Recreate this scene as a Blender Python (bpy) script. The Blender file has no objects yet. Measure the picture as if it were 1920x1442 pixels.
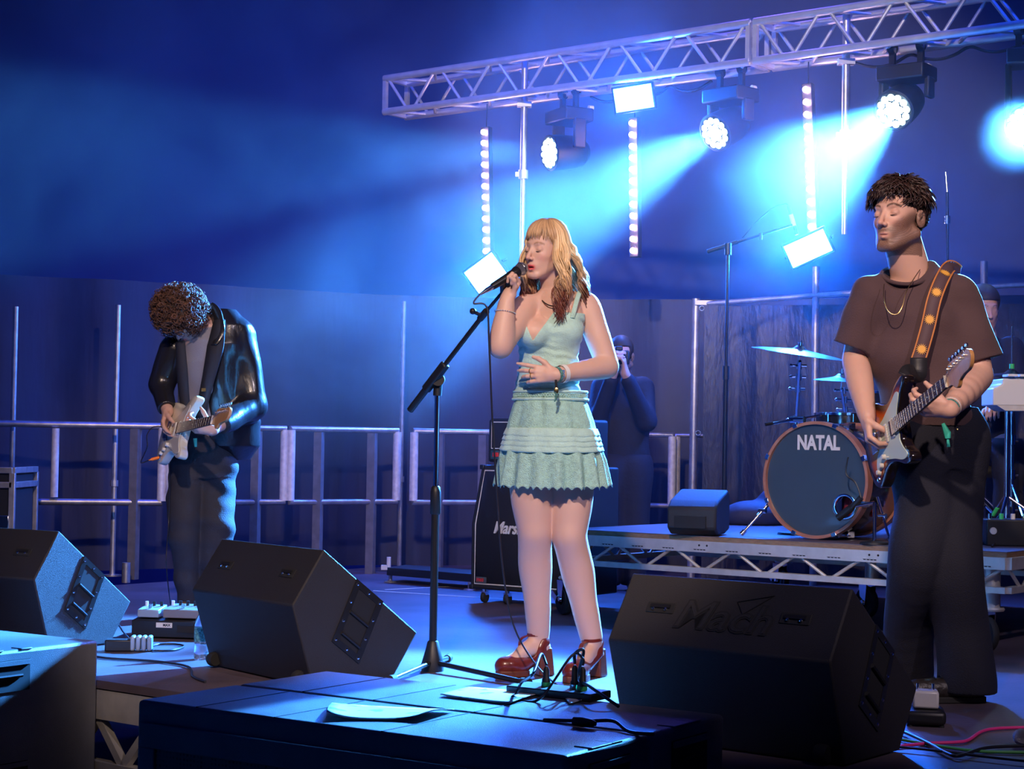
import bpy, bmesh, math, random
import numpy as np
from mathutils import Vector, Matrix, Euler

random.seed(7)
rng = np.random.default_rng(7)
C = bpy.context.scene.collection
SC = bpy.context.scene
PI = math.pi
R = math.radians

# ------------------------------------------------------------------ camera
FPX, IW, IH = 3300.0, 1920, 1442
CAM_H, PITCH, ROLL = 0.91, R(1.89), R(0.9)
cam_data = bpy.data.cameras.new('camera')
cam_data.sensor_width = 36.0
cam_data.lens = 36.0 * FPX / IW
cam_data.clip_end = 200
cam = bpy.data.objects.new('camera', cam_data)
C.objects.link(cam)
CM = Matrix.Rotation(R(90) + PITCH, 4, 'X') @ Matrix.Rotation(ROLL, 4, 'Z')
CM.translation = Vector((0, 0, CAM_H))
cam.matrix_world = CM
SC.camera = cam
cam_data.dof.use_dof = False
C3 = CM.to_3x3()

def W(px, py, d):
    """world point seen at photo pixel (px,py), d metres in front of the camera"""
    v = C3 @ Vector(((px - IW / 2) / FPX, -(py - IH / 2) / FPX, -1.0))
    return Vector((0, 0, CAM_H)) + v * (d / v.y)

def G(px, py, z=0.0):
    """world point where the pixel's sight line meets height z"""
    v = C3 @ Vector(((px - IW / 2) / FPX, -(py - IH / 2) / FPX, -1.0))
    return Vector((0, 0, CAM_H)) + v * ((z - CAM_H) / v.z)

# line of the overhead truss (front bottom tube)
TA, TB = W(720, 210, 12.8), W(1920, 21, 9.84)
TD = (TB - TA); TD.z = 0; TD.normalize()
TY = Vector((-TD.y, TD.x, 0))
TH, TW_ = 0.245, 0.24
def truss_pt(px):
    lo, hi = 0.0, 8.0
    for _ in range(40):
        m = (lo + hi) / 2; p = TA + TD * m
        if IW / 2 + FPX * p.x / p.y < px: lo = m
        else: hi = m
    return TA + TD * lo
def truss_depth(px, back=0.12): return truss_pt(px).y + back

# ------------------------------------------------------------------ exposure / world
SC.view_settings.view_transform = 'Standard'
SC.view_settings.look = 'None'
SC.view_settings.gamma = 1.0
SC.view_settings.exposure = 0.0
SC.view_settings.use_curve_mapping = False
SC.cycles.max_bounces = 6
SC.cycles.diffuse_bounces = 2
SC.cycles.glossy_bounces = 3
SC.cycles.transmission_bounces = 5
world = bpy.data.worlds.new('world')
SC.world = world
world.use_nodes = True
world.node_tree.nodes['Background'].inputs[0].default_value = (0.01, 0.02, 0.16, 1)
world.node_tree.nodes['Background'].inputs[1].default_value = 0.10

# stage axes: XS runs along the stage front (right and towards us), YS up-stage
XS = Vector((0.788, -0.615, 0)); YS = Vector((0.615, 0.788, 0)); ZS = Vector((0, 0, 1))
SYAW = math.atan2(XS.y, XS.x)

# ------------------------------------------------------------------ lights
def light(name, kind, loc, target=None, energy=100, color=(1, 1, 1), size=0.2, angle=30, blend=0.3, size_y=None):
    l = bpy.data.lights.new(name, kind)
    l.energy = energy; l.color = color
    if kind == 'SPOT':
        l.spot_size = R(angle); l.spot_blend = blend; l.shadow_soft_size = size
    elif kind == 'AREA':
        l.size = size
        if size_y:
            l.shape = 'RECTANGLE'; l.size_y = size_y
    else:
        l.shadow_soft_size = size
    o = bpy.data.objects.new(name, l); C.objects.link(o)
    o.location = loc
    if target is not None:
        o.rotation_euler = (Vector(target) - Vector(loc)).to_track_quat('-Z', 'Y').to_euler()
    return o

# warm front wash from the lamps out over the audience
light('front_wash_lamp', 'SPOT', (-0.6, 0.8, 4.7), (0.0, 7.5, 1.40), 1500, (1.0, 0.74, 0.60), 0.10, 38, 0.3)
light('front_wash_lamp', 'SPOT', (3.2, 0.8, 4.8), (0.9, 7.0, 1.40), 600, (0.92, 0.74, 0.84), 0.10, 38, 0.3)
light('truss_wash_lamp', 'SPOT', (-1.2, 1.0, 5.0), (0.9, 11.4, 3.5), 2600, (1.0, 0.84, 0.76), 0.10, 24, 0.4)

#MOVING HEAD LIGHTS
# lens pixel, depth, aim, energy
HEADS = [
    # lens pixel, depth, where it points, watts, cone
    (1030, 287, truss_depth(1035), (-4.2, 9.6, 2.3), 6500, 22),
    (1340, 250, truss_depth(1345), (-2.0, 8.2, 0.7), 26000, 26),
    (1675, 208, truss_depth(1685), (-1.1, 5.85, 0.1), 32000, 28),
    (1925, 235, truss_depth(1935), (1.35, 5.6, 1.65), 42000, 24),
]
for i, (px, py, d, tgt, en, cone) in enumerate(HEADS):
    p = W(px, py, d); dirn = (Vector(tgt) - p).normalized()
    light('moving_head_beam', 'SPOT', p + dirn * 0.03, tgt, en, (0.06, 0.33, 1.0), 0.09, cone, 0.35)
# flood panels
FLOODS = [  # px, py, w px, h px, roll deg, depth
    (1188, 184, 72, 44, 7, truss_depth(1188, .1), 60),
    (910, 512, 66, 48, 35, truss_depth(953, .10), 60),
    (1515, 466, 80, 44, 24, truss_depth(1562, .10), 90),
]
for (px, py, wpx, hpx, rr, d, en) in FLOODS:
    p = W(px, py, d)
    l = light('flood_panel_light', 'AREA', p + Vector((-.004, -0.02, -.004)), p + Vector((-.25, -1.0, -.22)), en * 3, (0.01, 0.14, 1.0), wpx * d / FPX, size_y=hpx * d / FPX)
    l.matrix_world = Matrix.Translation(p + Vector((-.004, -.02, -.004))) @ (Vector((-0.25, -1, -.22)).to_track_quat('Z', 'Y').to_matrix() @ Matrix.Rotation(R(rr), 3, 'Z') @ Matrix.Rotation(PI, 3, 'X')).to_4x4()
# deep blue wash on backdrop and floor from unseen overhead spots
light('unseen_blue_spot', 'SPOT', (-1.5, 9.5, 5.6), (-1.6, 14.5, 1.2), 800, (0.01, 0.05, 1.0), 0.3, 100, 0.8)
light('unseen_blue_spot', 'SPOT', (3.2, 8.6, 5.6), (2.6, 13.5, 1.6), 600, (0.01, 0.06, 1.0), 0.3, 100, 0.8)
light('unseen_blue_floor_spot', 'SPOT', (1.5, 12.0, 5.0), (-0.6, 8.6, 0), 160, (0.10, 0.06, 1.0), 0.3, 80, 0.8)

# ------------------------------------------------------------------ materials
def mat(name, col, rough=0.5, metal=0.0, emit=None, es=0.0, bump=0.0, bscale=60.0, var=0.0, vscale=8.0, spec=None, trans=0.0, sub=0.0, attr=None, coat=0.0, bdetail=3.0, sheen=0.0, stretch=None):
    m = bpy.data.materials.new(name); m.use_nodes = True
    nt = m.node_tree; b = nt.nodes['Principled BSDF']
    col = tuple(col) + (1,) if len(col) == 3 else col
    b.inputs['Base Color'].default_value = col
    b.inputs['Roughness'].default_value = rough
    b.inputs['Metallic'].default_value = metal
    if spec is not None: b.inputs['Specular IOR Level'].default_value = spec
    if trans: b.inputs['Transmission Weight'].default_value = trans
    if coat: b.inputs['Coat Weight'].default_value = coat; b.inputs['Coat Roughness'].default_value = 0.1
    if sheen: b.inputs['Sheen Weight'].default_value = sheen
    if sub:
        b.inputs['Subsurface Weight'].default_value = sub
        b.inputs['Subsurface Radius'].default_value = (0.012, 0.005, 0.003)
        b.inputs['Subsurface Scale'].default_value = 1.0
    if emit:
        b.inputs['Emission Color'].default_value = tuple(emit) + (1,)
        b.inputs['Emission Strength'].default_value = es
    tc = nt.nodes.new('ShaderNodeTexCoord')
    vec = tc.outputs['Object']
    if stretch:
        mp = nt.nodes.new('ShaderNodeMapping'); mp.inputs['Scale'].default_value = stretch
        nt.links.new(vec, mp.inputs['Vector']); vec = mp.outputs['Vector']
    src = None
    if attr:
        a = nt.nodes.new('ShaderNodeAttribute'); a.attribute_name = attr
        src = a.outputs['Color']; nt.links.new(src, b.inputs['Base Color'])
    if var:
        n = nt.nodes.new('ShaderNodeTexNoise'); n.inputs['Scale'].default_value = vscale; n.inputs['Detail'].default_value = 4
        nt.links.new(vec, n.inputs['Vector'])
        mr = nt.nodes.new('ShaderNodeMapRange'); mr.inputs['From Min'].default_value = 0.3; mr.inputs['From Max'].default_value = 0.7
        mr.inputs['To Min'].default_value = 1 - var; mr.inputs['To Max'].default_value = 1 + var
        nt.links.new(n.outputs['Fac'], mr.inputs['Value'])
        mx = nt.nodes.new('ShaderNodeVectorMath'); mx.operation = 'SCALE'
        if src is not None: nt.links.new(src, mx.inputs[0])
        else: mx.inputs[0].default_value = col[:3]
        nt.links.new(mr.outputs[0], mx.inputs['Scale'])
        nt.links.new(mx.outputs[0], b.inputs['Base Color'])
    if bump:
        n = nt.nodes.new('ShaderNodeTexNoise'); n.inputs['Scale'].default_value = bscale; n.inputs['Detail'].default_value = bdetail
        nt.links.new(vec, n.inputs['Vector'])
        bp = nt.nodes.new('ShaderNodeBump'); bp.inputs['Strength'].default_value = bump; bp.inputs['Distance'].default_value = 0.01
        nt.links.new(n.outputs['Fac'], bp.inputs['Height'])
        nt.links.new(bp.outputs[0], b.inputs['Normal'])
    return m

M = dict(
    alu=mat('aluminium', (0.62, 0.60, 0.56), 0.42, 0.55, bump=0.08, bscale=90, var=0.10, vscale=12),
    alu_flat=mat('mill_aluminium', (0.66, 0.63, 0.58), 0.5, 0.55, var=0.10, vscale=15),
    steel=mat('galvanised_steel', (0.50, 0.48, 0.47), 0.42, 0.8, var=0.2, vscale=20),
    chrome=mat('chrome', (0.85, 0.85, 0.86), 0.12, 1.0),
    black=mat('black_plastic', (0.012, 0.012, 0.014), 0.45),
    black_matte=mat('black_matte', (0.010, 0.010, 0.012), 0.8),
    black_metal=mat('black_powdercoat', (0.02, 0.02, 0.022), 0.33, 0.3),
    wedge=mat('textured_black_paint', (0.020, 0.018, 0.020), 0.6, bump=0.35, bscale=420, var=0.12, vscale=3),
    subpaint=mat('sub_black_paint', (0.15, 0.155, 0.17), 0.38, bump=0.3, bscale=350, var=0.18, vscale=5),
    tolex=mat('black_tolex', (0.015, 0.015, 0.017), 0.55, bump=0.3, bscale=500),
    grille=mat('black_grille_cloth', (0.018, 0.018, 0.024), 0.9, bump=0.4, bscale=600),
    white=mat('white_plastic', (0.75, 0.73, 0.68), 0.35),
    cream=mat('cream_lacquer', (0.80, 0.74, 0.60), 0.22, coat=0.5),
    paper=mat('white_paper', (0.80, 0.80, 0.78), 0.8),
    rubber=mat('black_rubber', (0.015, 0.015, 0.016), 0.75),
    gold=mat('gold', (0.85, 0.62, 0.25), 0.25, 1.0),
    silver=mat('silver', (0.8, 0.8, 0.8), 0.2, 1.0),
    red=mat('red_plastic', (0.75, 0.03, 0.04), 0.4),
    orange=mat('orange_plastic', (0.95, 0.22, 0.03), 0.4),
    green=mat('green_tape', (0.05, 0.55, 0.15), 0.5),
    blue=mat('blue_cloth', (0.03, 0.20, 0.55), 0.7),
    glass=mat('clear_plastic', (0.9, 0.95, 1.0), 0.08, trans=0.9),
    wood=mat('plywood', (0.22, 0.13, 0.07), 0.6, var=0.3, vscale=30, stretch=(1, 1, 8)),
)

# ------------------------------------------------------------------ object helpers
def tag(o, label=None, cat=None, group=None, kind=None):
    if label: o['label'] = label
    if cat: o['category'] = cat
    if group: o['group'] = group
    if kind: o['kind'] = kind
    return o

def empty(name, loc, label, cat, group=None, rz=0.0):
    o = bpy.data.objects.new(name, None); C.objects.link(o)
    o.empty_display_size = 0.1
    o.location = loc; o.rotation_euler = (0, 0, rz)
    return tag(o, label, cat, group)

def frame_of(axis):
    a = Vector(axis).normalized()
    t = Vector((0, 0, 1)) if abs(a.z) < 0.95 else Vector((1, 0, 0))
    u = a.cross(t).normalized(); v = a.cross(u).normalized()
    return a, u, v

class MB:
    def __init__(self):
        self.v = []; self.f = []; self.mi = []; self.c = []
        self.m = 0; self.col = None
    def add(self, vs, fs):
        o = len(self.v)
        self.v += [tuple(x) for x in vs]
        self.f += [tuple(i + o for i in f) for f in fs]
        self.mi += [self.m] * len(fs)
        if self.col is not None:
            self.c += [self.col] * len(vs)
        return self
    def box(self, c, s, rot=None):
        c = Vector(c); vs = []
        for x in (-.5, .5):
            for y in (-.5, .5):
                for z in (-.5, .5):
                    p = Vector((x * s[0], y * s[1], z * s[2]))
                    if rot is not None: p = rot @ p
                    vs.append(c + p)
        return self.add(vs, [(0, 1, 3, 2), (4, 6, 7, 5), (0, 4, 5, 1), (2, 3, 7, 6), (0, 2, 6, 4), (1, 5, 7, 3)])
    def box2(self, a, b):
        a = Vector(a); b = Vector(b)
        return self.box((a + b) / 2, [abs(q) for q in (b - a)])
    def beam(self, p0, p1, w, h, up=(0, 0, 1)):
        """rectangular bar from p0 to p1"""
        p0 = Vector(p0); p1 = Vector(p1); a = (p1 - p0).normalized()
        u = a.cross(Vector(up)); u = u.normalized() if u.length > 1e-4 else a.cross(Vector((1, 0, 0))).normalized()
        v = u.cross(a)
        vs = []
        for p in (p0, p1):
            for su, sv in ((-1, -1), (1, -1), (1, 1), (-1, 1)):
                vs.append(p + u * su * w / 2 + v * sv * h / 2)
        return self.add(vs, [(0, 1, 2, 3), (7, 6, 5, 4), (0, 4, 5, 1), (1, 5, 6, 2), (2, 6, 7, 3), (3, 7, 4, 0)])
    def cyl(self, p0, p1, r0, r1=None, n=12, cap=True):
        r1 = r0 if r1 is None else r1
        p0 = Vector(p0); p1 = Vector(p1)
        a, u, v = frame_of(p1 - p0)
        vs = []
        for p, r in ((p0, r0), (p1, r1)):
            for k in range(n):
                t = 2 * PI * k / n
                vs.append(p + (u * math.cos(t) + v * math.sin(t)) * r)
        fs = [(k, (k + 1) % n, n + (k + 1) % n, n + k) for k in range(n)]
        if cap:
            fs += [tuple(range(n - 1, -1, -1)), tuple(range(n, 2 * n))]
        return self.add(vs, fs)
    def tube(self, pts, r, n=8, cap=True, closed=False):
        pts = [Vector(p) for p in pts]
        rs = r if hasattr(r, '__len__') else [r] * len(pts)
        N = len(pts); vs = []
        a, u, v = frame_of(pts[1] - pts[0])
        for i, p in enumerate(pts):
            if closed: t = (pts[(i + 1) % N] - pts[i - 1])
            else: t = pts[min(i + 1, N - 1)] - pts[max(i - 1, 0)]
            if t.length > 1e-9: t.normalize()
            else: t = a
            u = u - t * u.dot(t)
            if u.length < 1e-6: u = frame_of(t)[1]
            u.normalize(); v = t.cross(u)
            for k in range(n):
                th = 2 * PI * k / n
                vs.append(p + (u * math.cos(th) + v * math.sin(th)) * rs[i])
        fs = []
        for i in range(N if closed else N - 1):
            j = (i + 1) % N
            for k in range(n):
                fs.append((i * n + k, i * n + (k + 1) % n, j * n + (k + 1) % n, j * n + k))
        if cap and not closed:
            fs += [tuple(range(n - 1, -1, -1)), tuple((N - 1) * n + k for k in range(n))]
        return self.add(vs, fs)
    def lathe(self, c, axis, prof, n=32, sx=1.0):
        """prof: list of (radius, height along axis)"""
        c = Vector(c); a, u, v = frame_of(axis); vs = []
        for (r, h) in prof:
            for k in range(n):
                t = 2 * PI * k / n
                vs.append(c + a * h + (u * math.cos(t) * sx + v * math.sin(t)) * max(r, 1e-5))
        fs = []
        for i in range(len(prof) - 1):
            for k in range(n):
                fs.append((i * n + k, i * n + (k + 1) % n, (i + 1) * n + (k + 1) % n, (i + 1) * n + k))
        return self.add(vs, fs)
    def sph(self, c, r, n=12, rot=None, mseg=8):
        c = Vector(c); r = r if hasattr(r, '__len__') else (r, r, r); vs = []
        for i in range(mseg + 1):
            ph = PI * i / mseg
            for k in range(n):
                t = 2 * PI * k / n
                p = Vector((math.sin(ph) * math.cos(t) * r[0], math.sin(ph) * math.sin(t) * r[1], math.cos(ph) * r[2]))
                if rot is not None: p = rot @ p
                vs.append(c + p)
        fs = []
        for i in range(mseg):
            for k in range(n):
                fs.append((i * n + k, (i + 1) * n + k, (i + 1) * n + (k + 1) % n, i * n + (k + 1) % n))
        return self.add(vs, fs)
    def prism(self, poly, o, u, v, w, t):
        """polygon in plane (u,v) at origin o, extruded by t along w"""
        o, u, v, w = Vector(o), Vector(u), Vector(v), Vector(w)
        n = len(poly)
        vs = [o + u * x + v * y for x, y in poly] + [o + u * x + v * y + w * t for x, y in poly]
        fs = [tuple(range(n - 1, -1, -1)), tuple(range(n, 2 * n))]
        fs += [(i, (i + 1) % n, n + (i + 1) % n, n + i) for i in range(n)]
        return self.add(vs, fs)
    def grid(self, P, closed_u=False, flip=False):
        """P: rows of points"""
        nr = len(P); nc = len(P[0]); vs = [p for row in P for p in row]; fs = []
        for i in range(nr - 1):
            for k in range(nc if closed_u else nc - 1):
                q = (i * nc + k, i * nc + (k + 1) % nc, (i + 1) * nc + (k + 1) % nc, (i + 1) * nc + k)
                fs.append(q[::-1] if flip else q)
        return self.add(vs, fs)
    def build(self, name, mats, parent=None, smooth=35, bev=0.0, thick=0.0, bseg=2):
        me = bpy.data.meshes.new(name)
        me.from_pydata(self.v, [], self.f)
        if not isinstance(mats, (list, tuple)): mats = [mats]
        for mm in mats: me.materials.append(M[mm] if isinstance(mm, str) else mm)
        if any(self.mi): me.polygons.foreach_set('material_index', self.mi)
        if self.c and len(self.c) == len(self.v):
            at = me.color_attributes.new('Col', 'FLOAT_COLOR', 'POINT')
            at.data.foreach_set('color', np.array([tuple(x[:3]) + (1,) for x in self.c], dtype=np.float32).ravel())
        me.validate(clean_customdata=False); me.update()
        bm = bmesh.new(); bm.from_mesh(me)
        bmesh.ops.recalc_face_normals(bm, faces=bm.faces); bm.to_mesh(me); bm.free()
        if smooth:
            me.shade_smooth(); me.set_sharp_from_angle(angle=R(smooth))
        o = bpy.data.objects.new(name, me); C.objects.link(o)
        if parent is not None: o.parent = parent
        if thick:
            s = o.modifiers.new('solid', 'SOLIDIFY'); s.thickness = thick; s.offset = 0
        if bev:
            b = o.modifiers.new('bevel', 'BEVEL'); b.width = bev; b.segments = bseg; b.limit_method = 'ANGLE'; b.angle_limit = R(40)
        return o

def catmull(pts, per=8):
    P = [Vector(p) for p in pts]
    if len(P) < 3: return P
    out = []
    for i in range(len(P) - 1):
        p0 = P[max(i - 1, 0)]; p1 = P[i]; p2 = P[i + 1]; p3 = P[min(i + 2, len(P) - 1)]
        for k in range(per):
            t = k / per
            out.append(0.5 * ((2 * p1) + (p2 - p0) * t + (2 * p0 - 5 * p1 + 4 * p2 - p3) * t * t + (3 * p1 - p0 - 3 * p2 + p3) * t ** 3))
    out.append(P[-1])
    return out

def copy_tree(o, parent=None):
    c = o.copy(); C.objects.link(c); c.parent = parent
    for ch in list(o.children): copy_tree(ch, c)
    return c

def text_mesh(s, size, depth=0.002, font_scale=(1, 1), shear=0.0, spacing=1.0, bold=0.0):
    """returns (verts, faces) of text laid in XY plane, centred, extruded along z"""
    cu = bpy.data.curves.new('txt', 'FONT'); cu.body = s; cu.size = size; cu.extrude = depth / 2
    cu.align_x = 'CENTER'; cu.align_y = 'CENTER'; cu.shear = shear; cu.space_character = spacing
    cu.offset = bold; cu.resolution_u = 3
    o = bpy.data.objects.new('txt', cu)
    C.objects.link(o)
    dg = bpy.context.evaluated_depsgraph_get()
    me = o.evaluated_get(dg).to_mesh()
    vs = [Vector((v.co.x * font_scale[0], v.co.y * font_scale[1], v.co.z)) for v in me.vertices]
    fs = [tuple(p.vertices) for p in me.polygons]
    o.to_mesh_clear() if False else None
    bpy.data.objects.remove(o); bpy.data.curves.remove(cu)
    return vs, fs

def put_text(mb, s, size, o, u, v, depth=0.002, **k):
    vs, fs = text_mesh(s, size, depth, **k)
    o, u, v = Vector(o), Vector(u).normalized(), Vector(v).normalized(); w = u.cross(v)
    mb.add([o + u * p.x + v * p.y + w * p.z for p in vs], fs)
# ------------------------------------------------------------------ setting
def stage_pt(o, a, b, z): return Vector(o) + XS * a + YS * b + ZS * z

M['rail_leg'] = mat('rail_leg', (.22, .21, .22), .5, .4, var=.15, vscale=20)
M['lit_rail'] = mat('lit_rail', (.80, .76, .70), .55, .2, var=.15, vscale=30)  # front light caught by the end posts is put into this paler colour
M['deck'] = mat('stage_deck_ply', (0.10, 0.075, 0.095), 0.5, bump=0.15, bscale=35, var=0.35, vscale=2.2)
M['ground'] = mat('pit_ground', (0.02, 0.02, 0.025), 0.9)
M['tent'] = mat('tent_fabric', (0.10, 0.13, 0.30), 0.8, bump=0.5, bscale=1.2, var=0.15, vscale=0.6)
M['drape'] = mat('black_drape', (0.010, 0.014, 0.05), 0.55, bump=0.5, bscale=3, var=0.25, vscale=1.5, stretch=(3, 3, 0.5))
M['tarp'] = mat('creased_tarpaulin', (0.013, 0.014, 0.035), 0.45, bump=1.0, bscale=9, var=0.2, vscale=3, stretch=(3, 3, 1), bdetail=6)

# front line of the stage deck in plan
FE = Vector((-1.36, 6.47, 0))
mb = MB()
a0, a1 = FE + XS * -3.5, FE + XS * 6.0
b1, b0 = a1 + YS * 8, a0 + YS * 9
mb.add([a0, a1, b1, b0, a0 - ZS * .03, a1 - ZS * .03, b1 - ZS * .03, b0 - ZS * .03],
       [(0, 1, 2, 3), (7, 6, 5, 4), (0, 4, 5, 1), (1, 5, 6, 2), (2, 6, 7, 3), (3, 7, 4, 0)])
tag(mb.build('floor', 'deck'), kind='structure')
# frame under the deck edge
mb = MB()
mb.beam(a0 + YS * .03 - ZS * .09, a1 + YS * .03 - ZS * .09, 0.05, 0.11)
mb.beam(a0 + YS * .03 - ZS * .33, a1 + YS * .03 - ZS * .33, 0.05, 0.055)
n = 32
for i in range(n):
    p = a0.lerp(a1, i / n) + YS * .03; q = a0.lerp(a1, (i + .5) / n) + YS * .03; r = a0.lerp(a1, (i + 1) / n) + YS * .03
    mb.beam(p - ZS * .14, q - ZS * .31, .03, .03); mb.beam(q - ZS * .31, r - ZS * .14, .03, .03)
for i in range(0, n + 1, 4):
    p = a0.lerp(a1, i / n) + YS * .12
    mb.cyl(p - ZS * .05, p - ZS * 1.0, .025)
tag(mb.build('trim_1', 'alu_flat'), kind='structure')
# pit ground in front and below
mb = MB().box((0, 8, -1.05), (40, 40, 0.1))
tag(mb.build('floor_pit', 'ground'), kind='structure')

# tent wall far behind: hanging fabric with soft folds
def fabric_wall(name, pts, z0, z1, m, amp=0.05, wl=0.5, nz=14, per=60, lean=0.0, seed=1, ph=0.0):
    path = catmull(pts, per); rr = random.Random(seed); rows = []
    L = 0; s = [0]
    for i in range(1, len(path)):
        L += (path[i] - path[i - 1]).length; s.append(L)
    fr = [(rr.uniform(.6, 1.6), rr.uniform(0, 6.28), rr.uniform(.3, 1)) for _ in range(5)]
    for j in range(nz + 1):
        t = j / nz; z = z0 + (z1 - z0) * t; row = []
        for i, p in enumerate(path):
            q = path[min(i + 1, len(path) - 1)] - path[max(i - 1, 0)]; nrm = Vector((q.y, -q.x, 0)).normalized()
            d = sum(w * math.sin(2 * PI * s[i] / (wl * f) + o + 0.6 * t * w) for f, o, w in fr) / 3
            row.append(p + ZS * z + nrm * (amp * d * (1 - 0.5 * t) + lean * t))
        rows.append(row)
    mb = MB(); mb.grid(rows)
    return mb.build(name, m, smooth=180)

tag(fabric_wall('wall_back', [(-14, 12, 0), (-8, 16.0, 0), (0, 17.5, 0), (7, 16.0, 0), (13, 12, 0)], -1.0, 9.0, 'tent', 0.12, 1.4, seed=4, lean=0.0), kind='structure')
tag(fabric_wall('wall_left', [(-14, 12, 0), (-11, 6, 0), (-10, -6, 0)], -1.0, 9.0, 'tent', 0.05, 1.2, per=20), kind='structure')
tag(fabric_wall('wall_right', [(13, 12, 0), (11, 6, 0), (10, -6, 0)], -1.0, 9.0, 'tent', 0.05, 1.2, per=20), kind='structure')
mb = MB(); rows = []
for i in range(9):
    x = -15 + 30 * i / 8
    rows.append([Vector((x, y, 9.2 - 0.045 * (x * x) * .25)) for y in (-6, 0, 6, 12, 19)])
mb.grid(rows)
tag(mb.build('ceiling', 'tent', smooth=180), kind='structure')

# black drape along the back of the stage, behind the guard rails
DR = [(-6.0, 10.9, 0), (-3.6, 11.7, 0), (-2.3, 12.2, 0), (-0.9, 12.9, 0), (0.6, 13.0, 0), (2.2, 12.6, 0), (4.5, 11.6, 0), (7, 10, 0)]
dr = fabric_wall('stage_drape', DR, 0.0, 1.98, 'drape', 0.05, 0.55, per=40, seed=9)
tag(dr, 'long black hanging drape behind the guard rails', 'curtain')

# tall thin poles standing behind the rails
POLES = [(30, 575, 11.2, 'thin grey pole nearest the left edge, before the drape'),
         (222, 572, 11.5, 'thin grey pole between the flight case and the bowed guitarist'),
         (757, 565, 12.3, 'thin grey pole left of the silver microphone stand base, before the drape')]
for px, py, d, lab in POLES:
    t = W(px, py, d); mb = MB().cyl((t.x, t.y, 0.0), t, 0.017, n=10)
    mb.cyl((t.x, t.y, t.z * .33), (t.x, t.y, t.z * .33 + .04), 0.026, n=10)
    mb.cyl((t.x, t.y, 0), (t.x, t.y, 0.01), 0.06, n=14)
    tag(mb.build('drape_pole', 'steel'), lab, 'pole', 'poles holding the drape')

# guard rail panels : (x of left end, x of right end in photo, depth left, depth right, legs px)
def rail_panel(pxa, pxb, da, db, legs, lab, zt=0.98, zl=0.49):
    a = W(pxa, 870, da); b = W(pxb, 870, db); a.z = b.z = 0
    root = empty('guard_rail', a, lab, 'railing', 'guard rails round the stage')
    f = MB(); o = a.copy(); r = .023
    def z(p, h): return Vector((p.x, p.y, h)) - o
    f.tube([z(a, zl), z(a, zt), z(b, zt), z(b, zl)], r, 12, closed=True)
    f.build('rail_frame', 'steel', root)
    for q in (a, b): MB().cyl(z(q, zl + .01), z(q, zt - .01), .029, n=14).build('end_post', 'lit_rail', root)
    for lx in legs:
        t = (lx - pxa) / (pxb - pxa); d = da + (db - da) * t
        p = W(lx, 900, d); p.z = 0
        l = MB().beam(z(p, 0.0), z(p, zt - .02), .055, .055, up=(0.3, 1, 0))
        l.build('leg', 'rail_leg', root)
    return root
rail_panel(-160, 304, 11.0, 11.3, [-120, 253], 'grey guard rail panel at the far left, behind the leftmost floor monitor')
mbx = MB()
p = W(103, 870, 11.15)
rail_panel(318, 533, 11.3, 11.75, [352, 480], 'guard rail panel directly behind the bowed guitarist')
rail_panel(545, 744, 11.75, 12.15, [597, 697], 'guard rail panel between the bowed guitarist and the microphone stand')
rail_panel(776, 1000, 12.1, 12.3, [824, 905], 'guard rail panel behind the tall microphone stand and the amplifier')
rail_panel(1100, 1260, 12.3, 12.2, [1120], 'guard rail panel behind the man in black at the back')
rail_panel(1268, 1400, 12.3, 12.2, [1390], 'short end of guard rail behind the drum riser monitor')
p.z = 0
tag(MB().cyl(p + ZS * .52, p + ZS * .955, .024, n=12).build('rail_upright', 'lit_rail'), 'short bright upright between the two rails at far left', 'railing')
# ------------------------------------------------------------------ lighting rig overhead
def truss_span(a, L, pitch, lab):
    root = empty('box_truss', a, lab, 'truss')
    r = .0255
    for (oy, oz) in ((0, 0), (0, TH), (TW_, 0), (TW_, TH)):
        MB().cyl(TY * oy + ZS * oz, TY * oy + ZS * oz + TD * L, r, n=14).build('chord', 'alu', root)
    n = int(round(L / pitch)); pitch = L / n
    def lattice(o1, o2, nm):
        mb = MB(); q = .032
        for i in range(n):
            s = pitch * i
            mb.cyl(o1 + TD * (s + q), o2 + TD * (s + pitch / 2 - q), .0115, n=8)
            mb.cyl(o2 + TD * (s + pitch / 2 + q), o1 + TD * (s + pitch - q), .0115, n=8)
        mb.build(nm, 'alu', root)
    lattice(ZS * TH, ZS * 0, 'brace')
    lattice(TY * TW_ + ZS * TH, TY * TW_, 'brace')
    lattice(ZS * 0, TY * TW_, 'brace'); lattice(ZS * TH, ZS * TH + TY * TW_, 'brace')
    for s in (0.01, L - .01):
        mb = MB(); mb.beam(TD * s, TD * s + ZS * TH, .03, .03, up=TD); mb.beam(TD * s + TY * TW_, TD * s + TY * TW_ + ZS * TH, .03, .03, up=TD)
        mb.beam(TD * s, TD * s + TY * TW_, .03, .03); mb.beam(TD * s + ZS * TH, TD * s + TY * TW_ + ZS * TH, .03, .03)
        mb.build('end_frame', 'alu_flat', root)
    return root
# joint of the two spans lies at photo x=1403
L1 = (truss_pt(1403) - TA).length
truss_span(TA, L1 - .015, .51, 'silver box truss span over the singer, its open end at the left')
truss_span(TA + TD * (L1 + .015), 3.4, .51, 'silver box truss span over the drum kit running out of the picture at the right')

# cables dressed along the truss
for k, (pa, pb, lab) in enumerate([(1060, 1290, 'black cable bundle strapped under the truss left of its joint'), (1560, 1900, 'black cable bundle strapped under the truss right of its joint')]):
    a = truss_pt(pa); b = truss_pt(pb); pts = []
    for i in range(13):
        t = i / 12; pts.append(a.lerp(b, t) + TY * (TW_ + .005) + ZS * (-.03 - .05 * abs(math.sin(t * PI * 3))))
    tag(MB().tube(catmull(pts, 4), .010, 6).build('power_cable', 'black_matte'), lab, 'cable')

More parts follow.
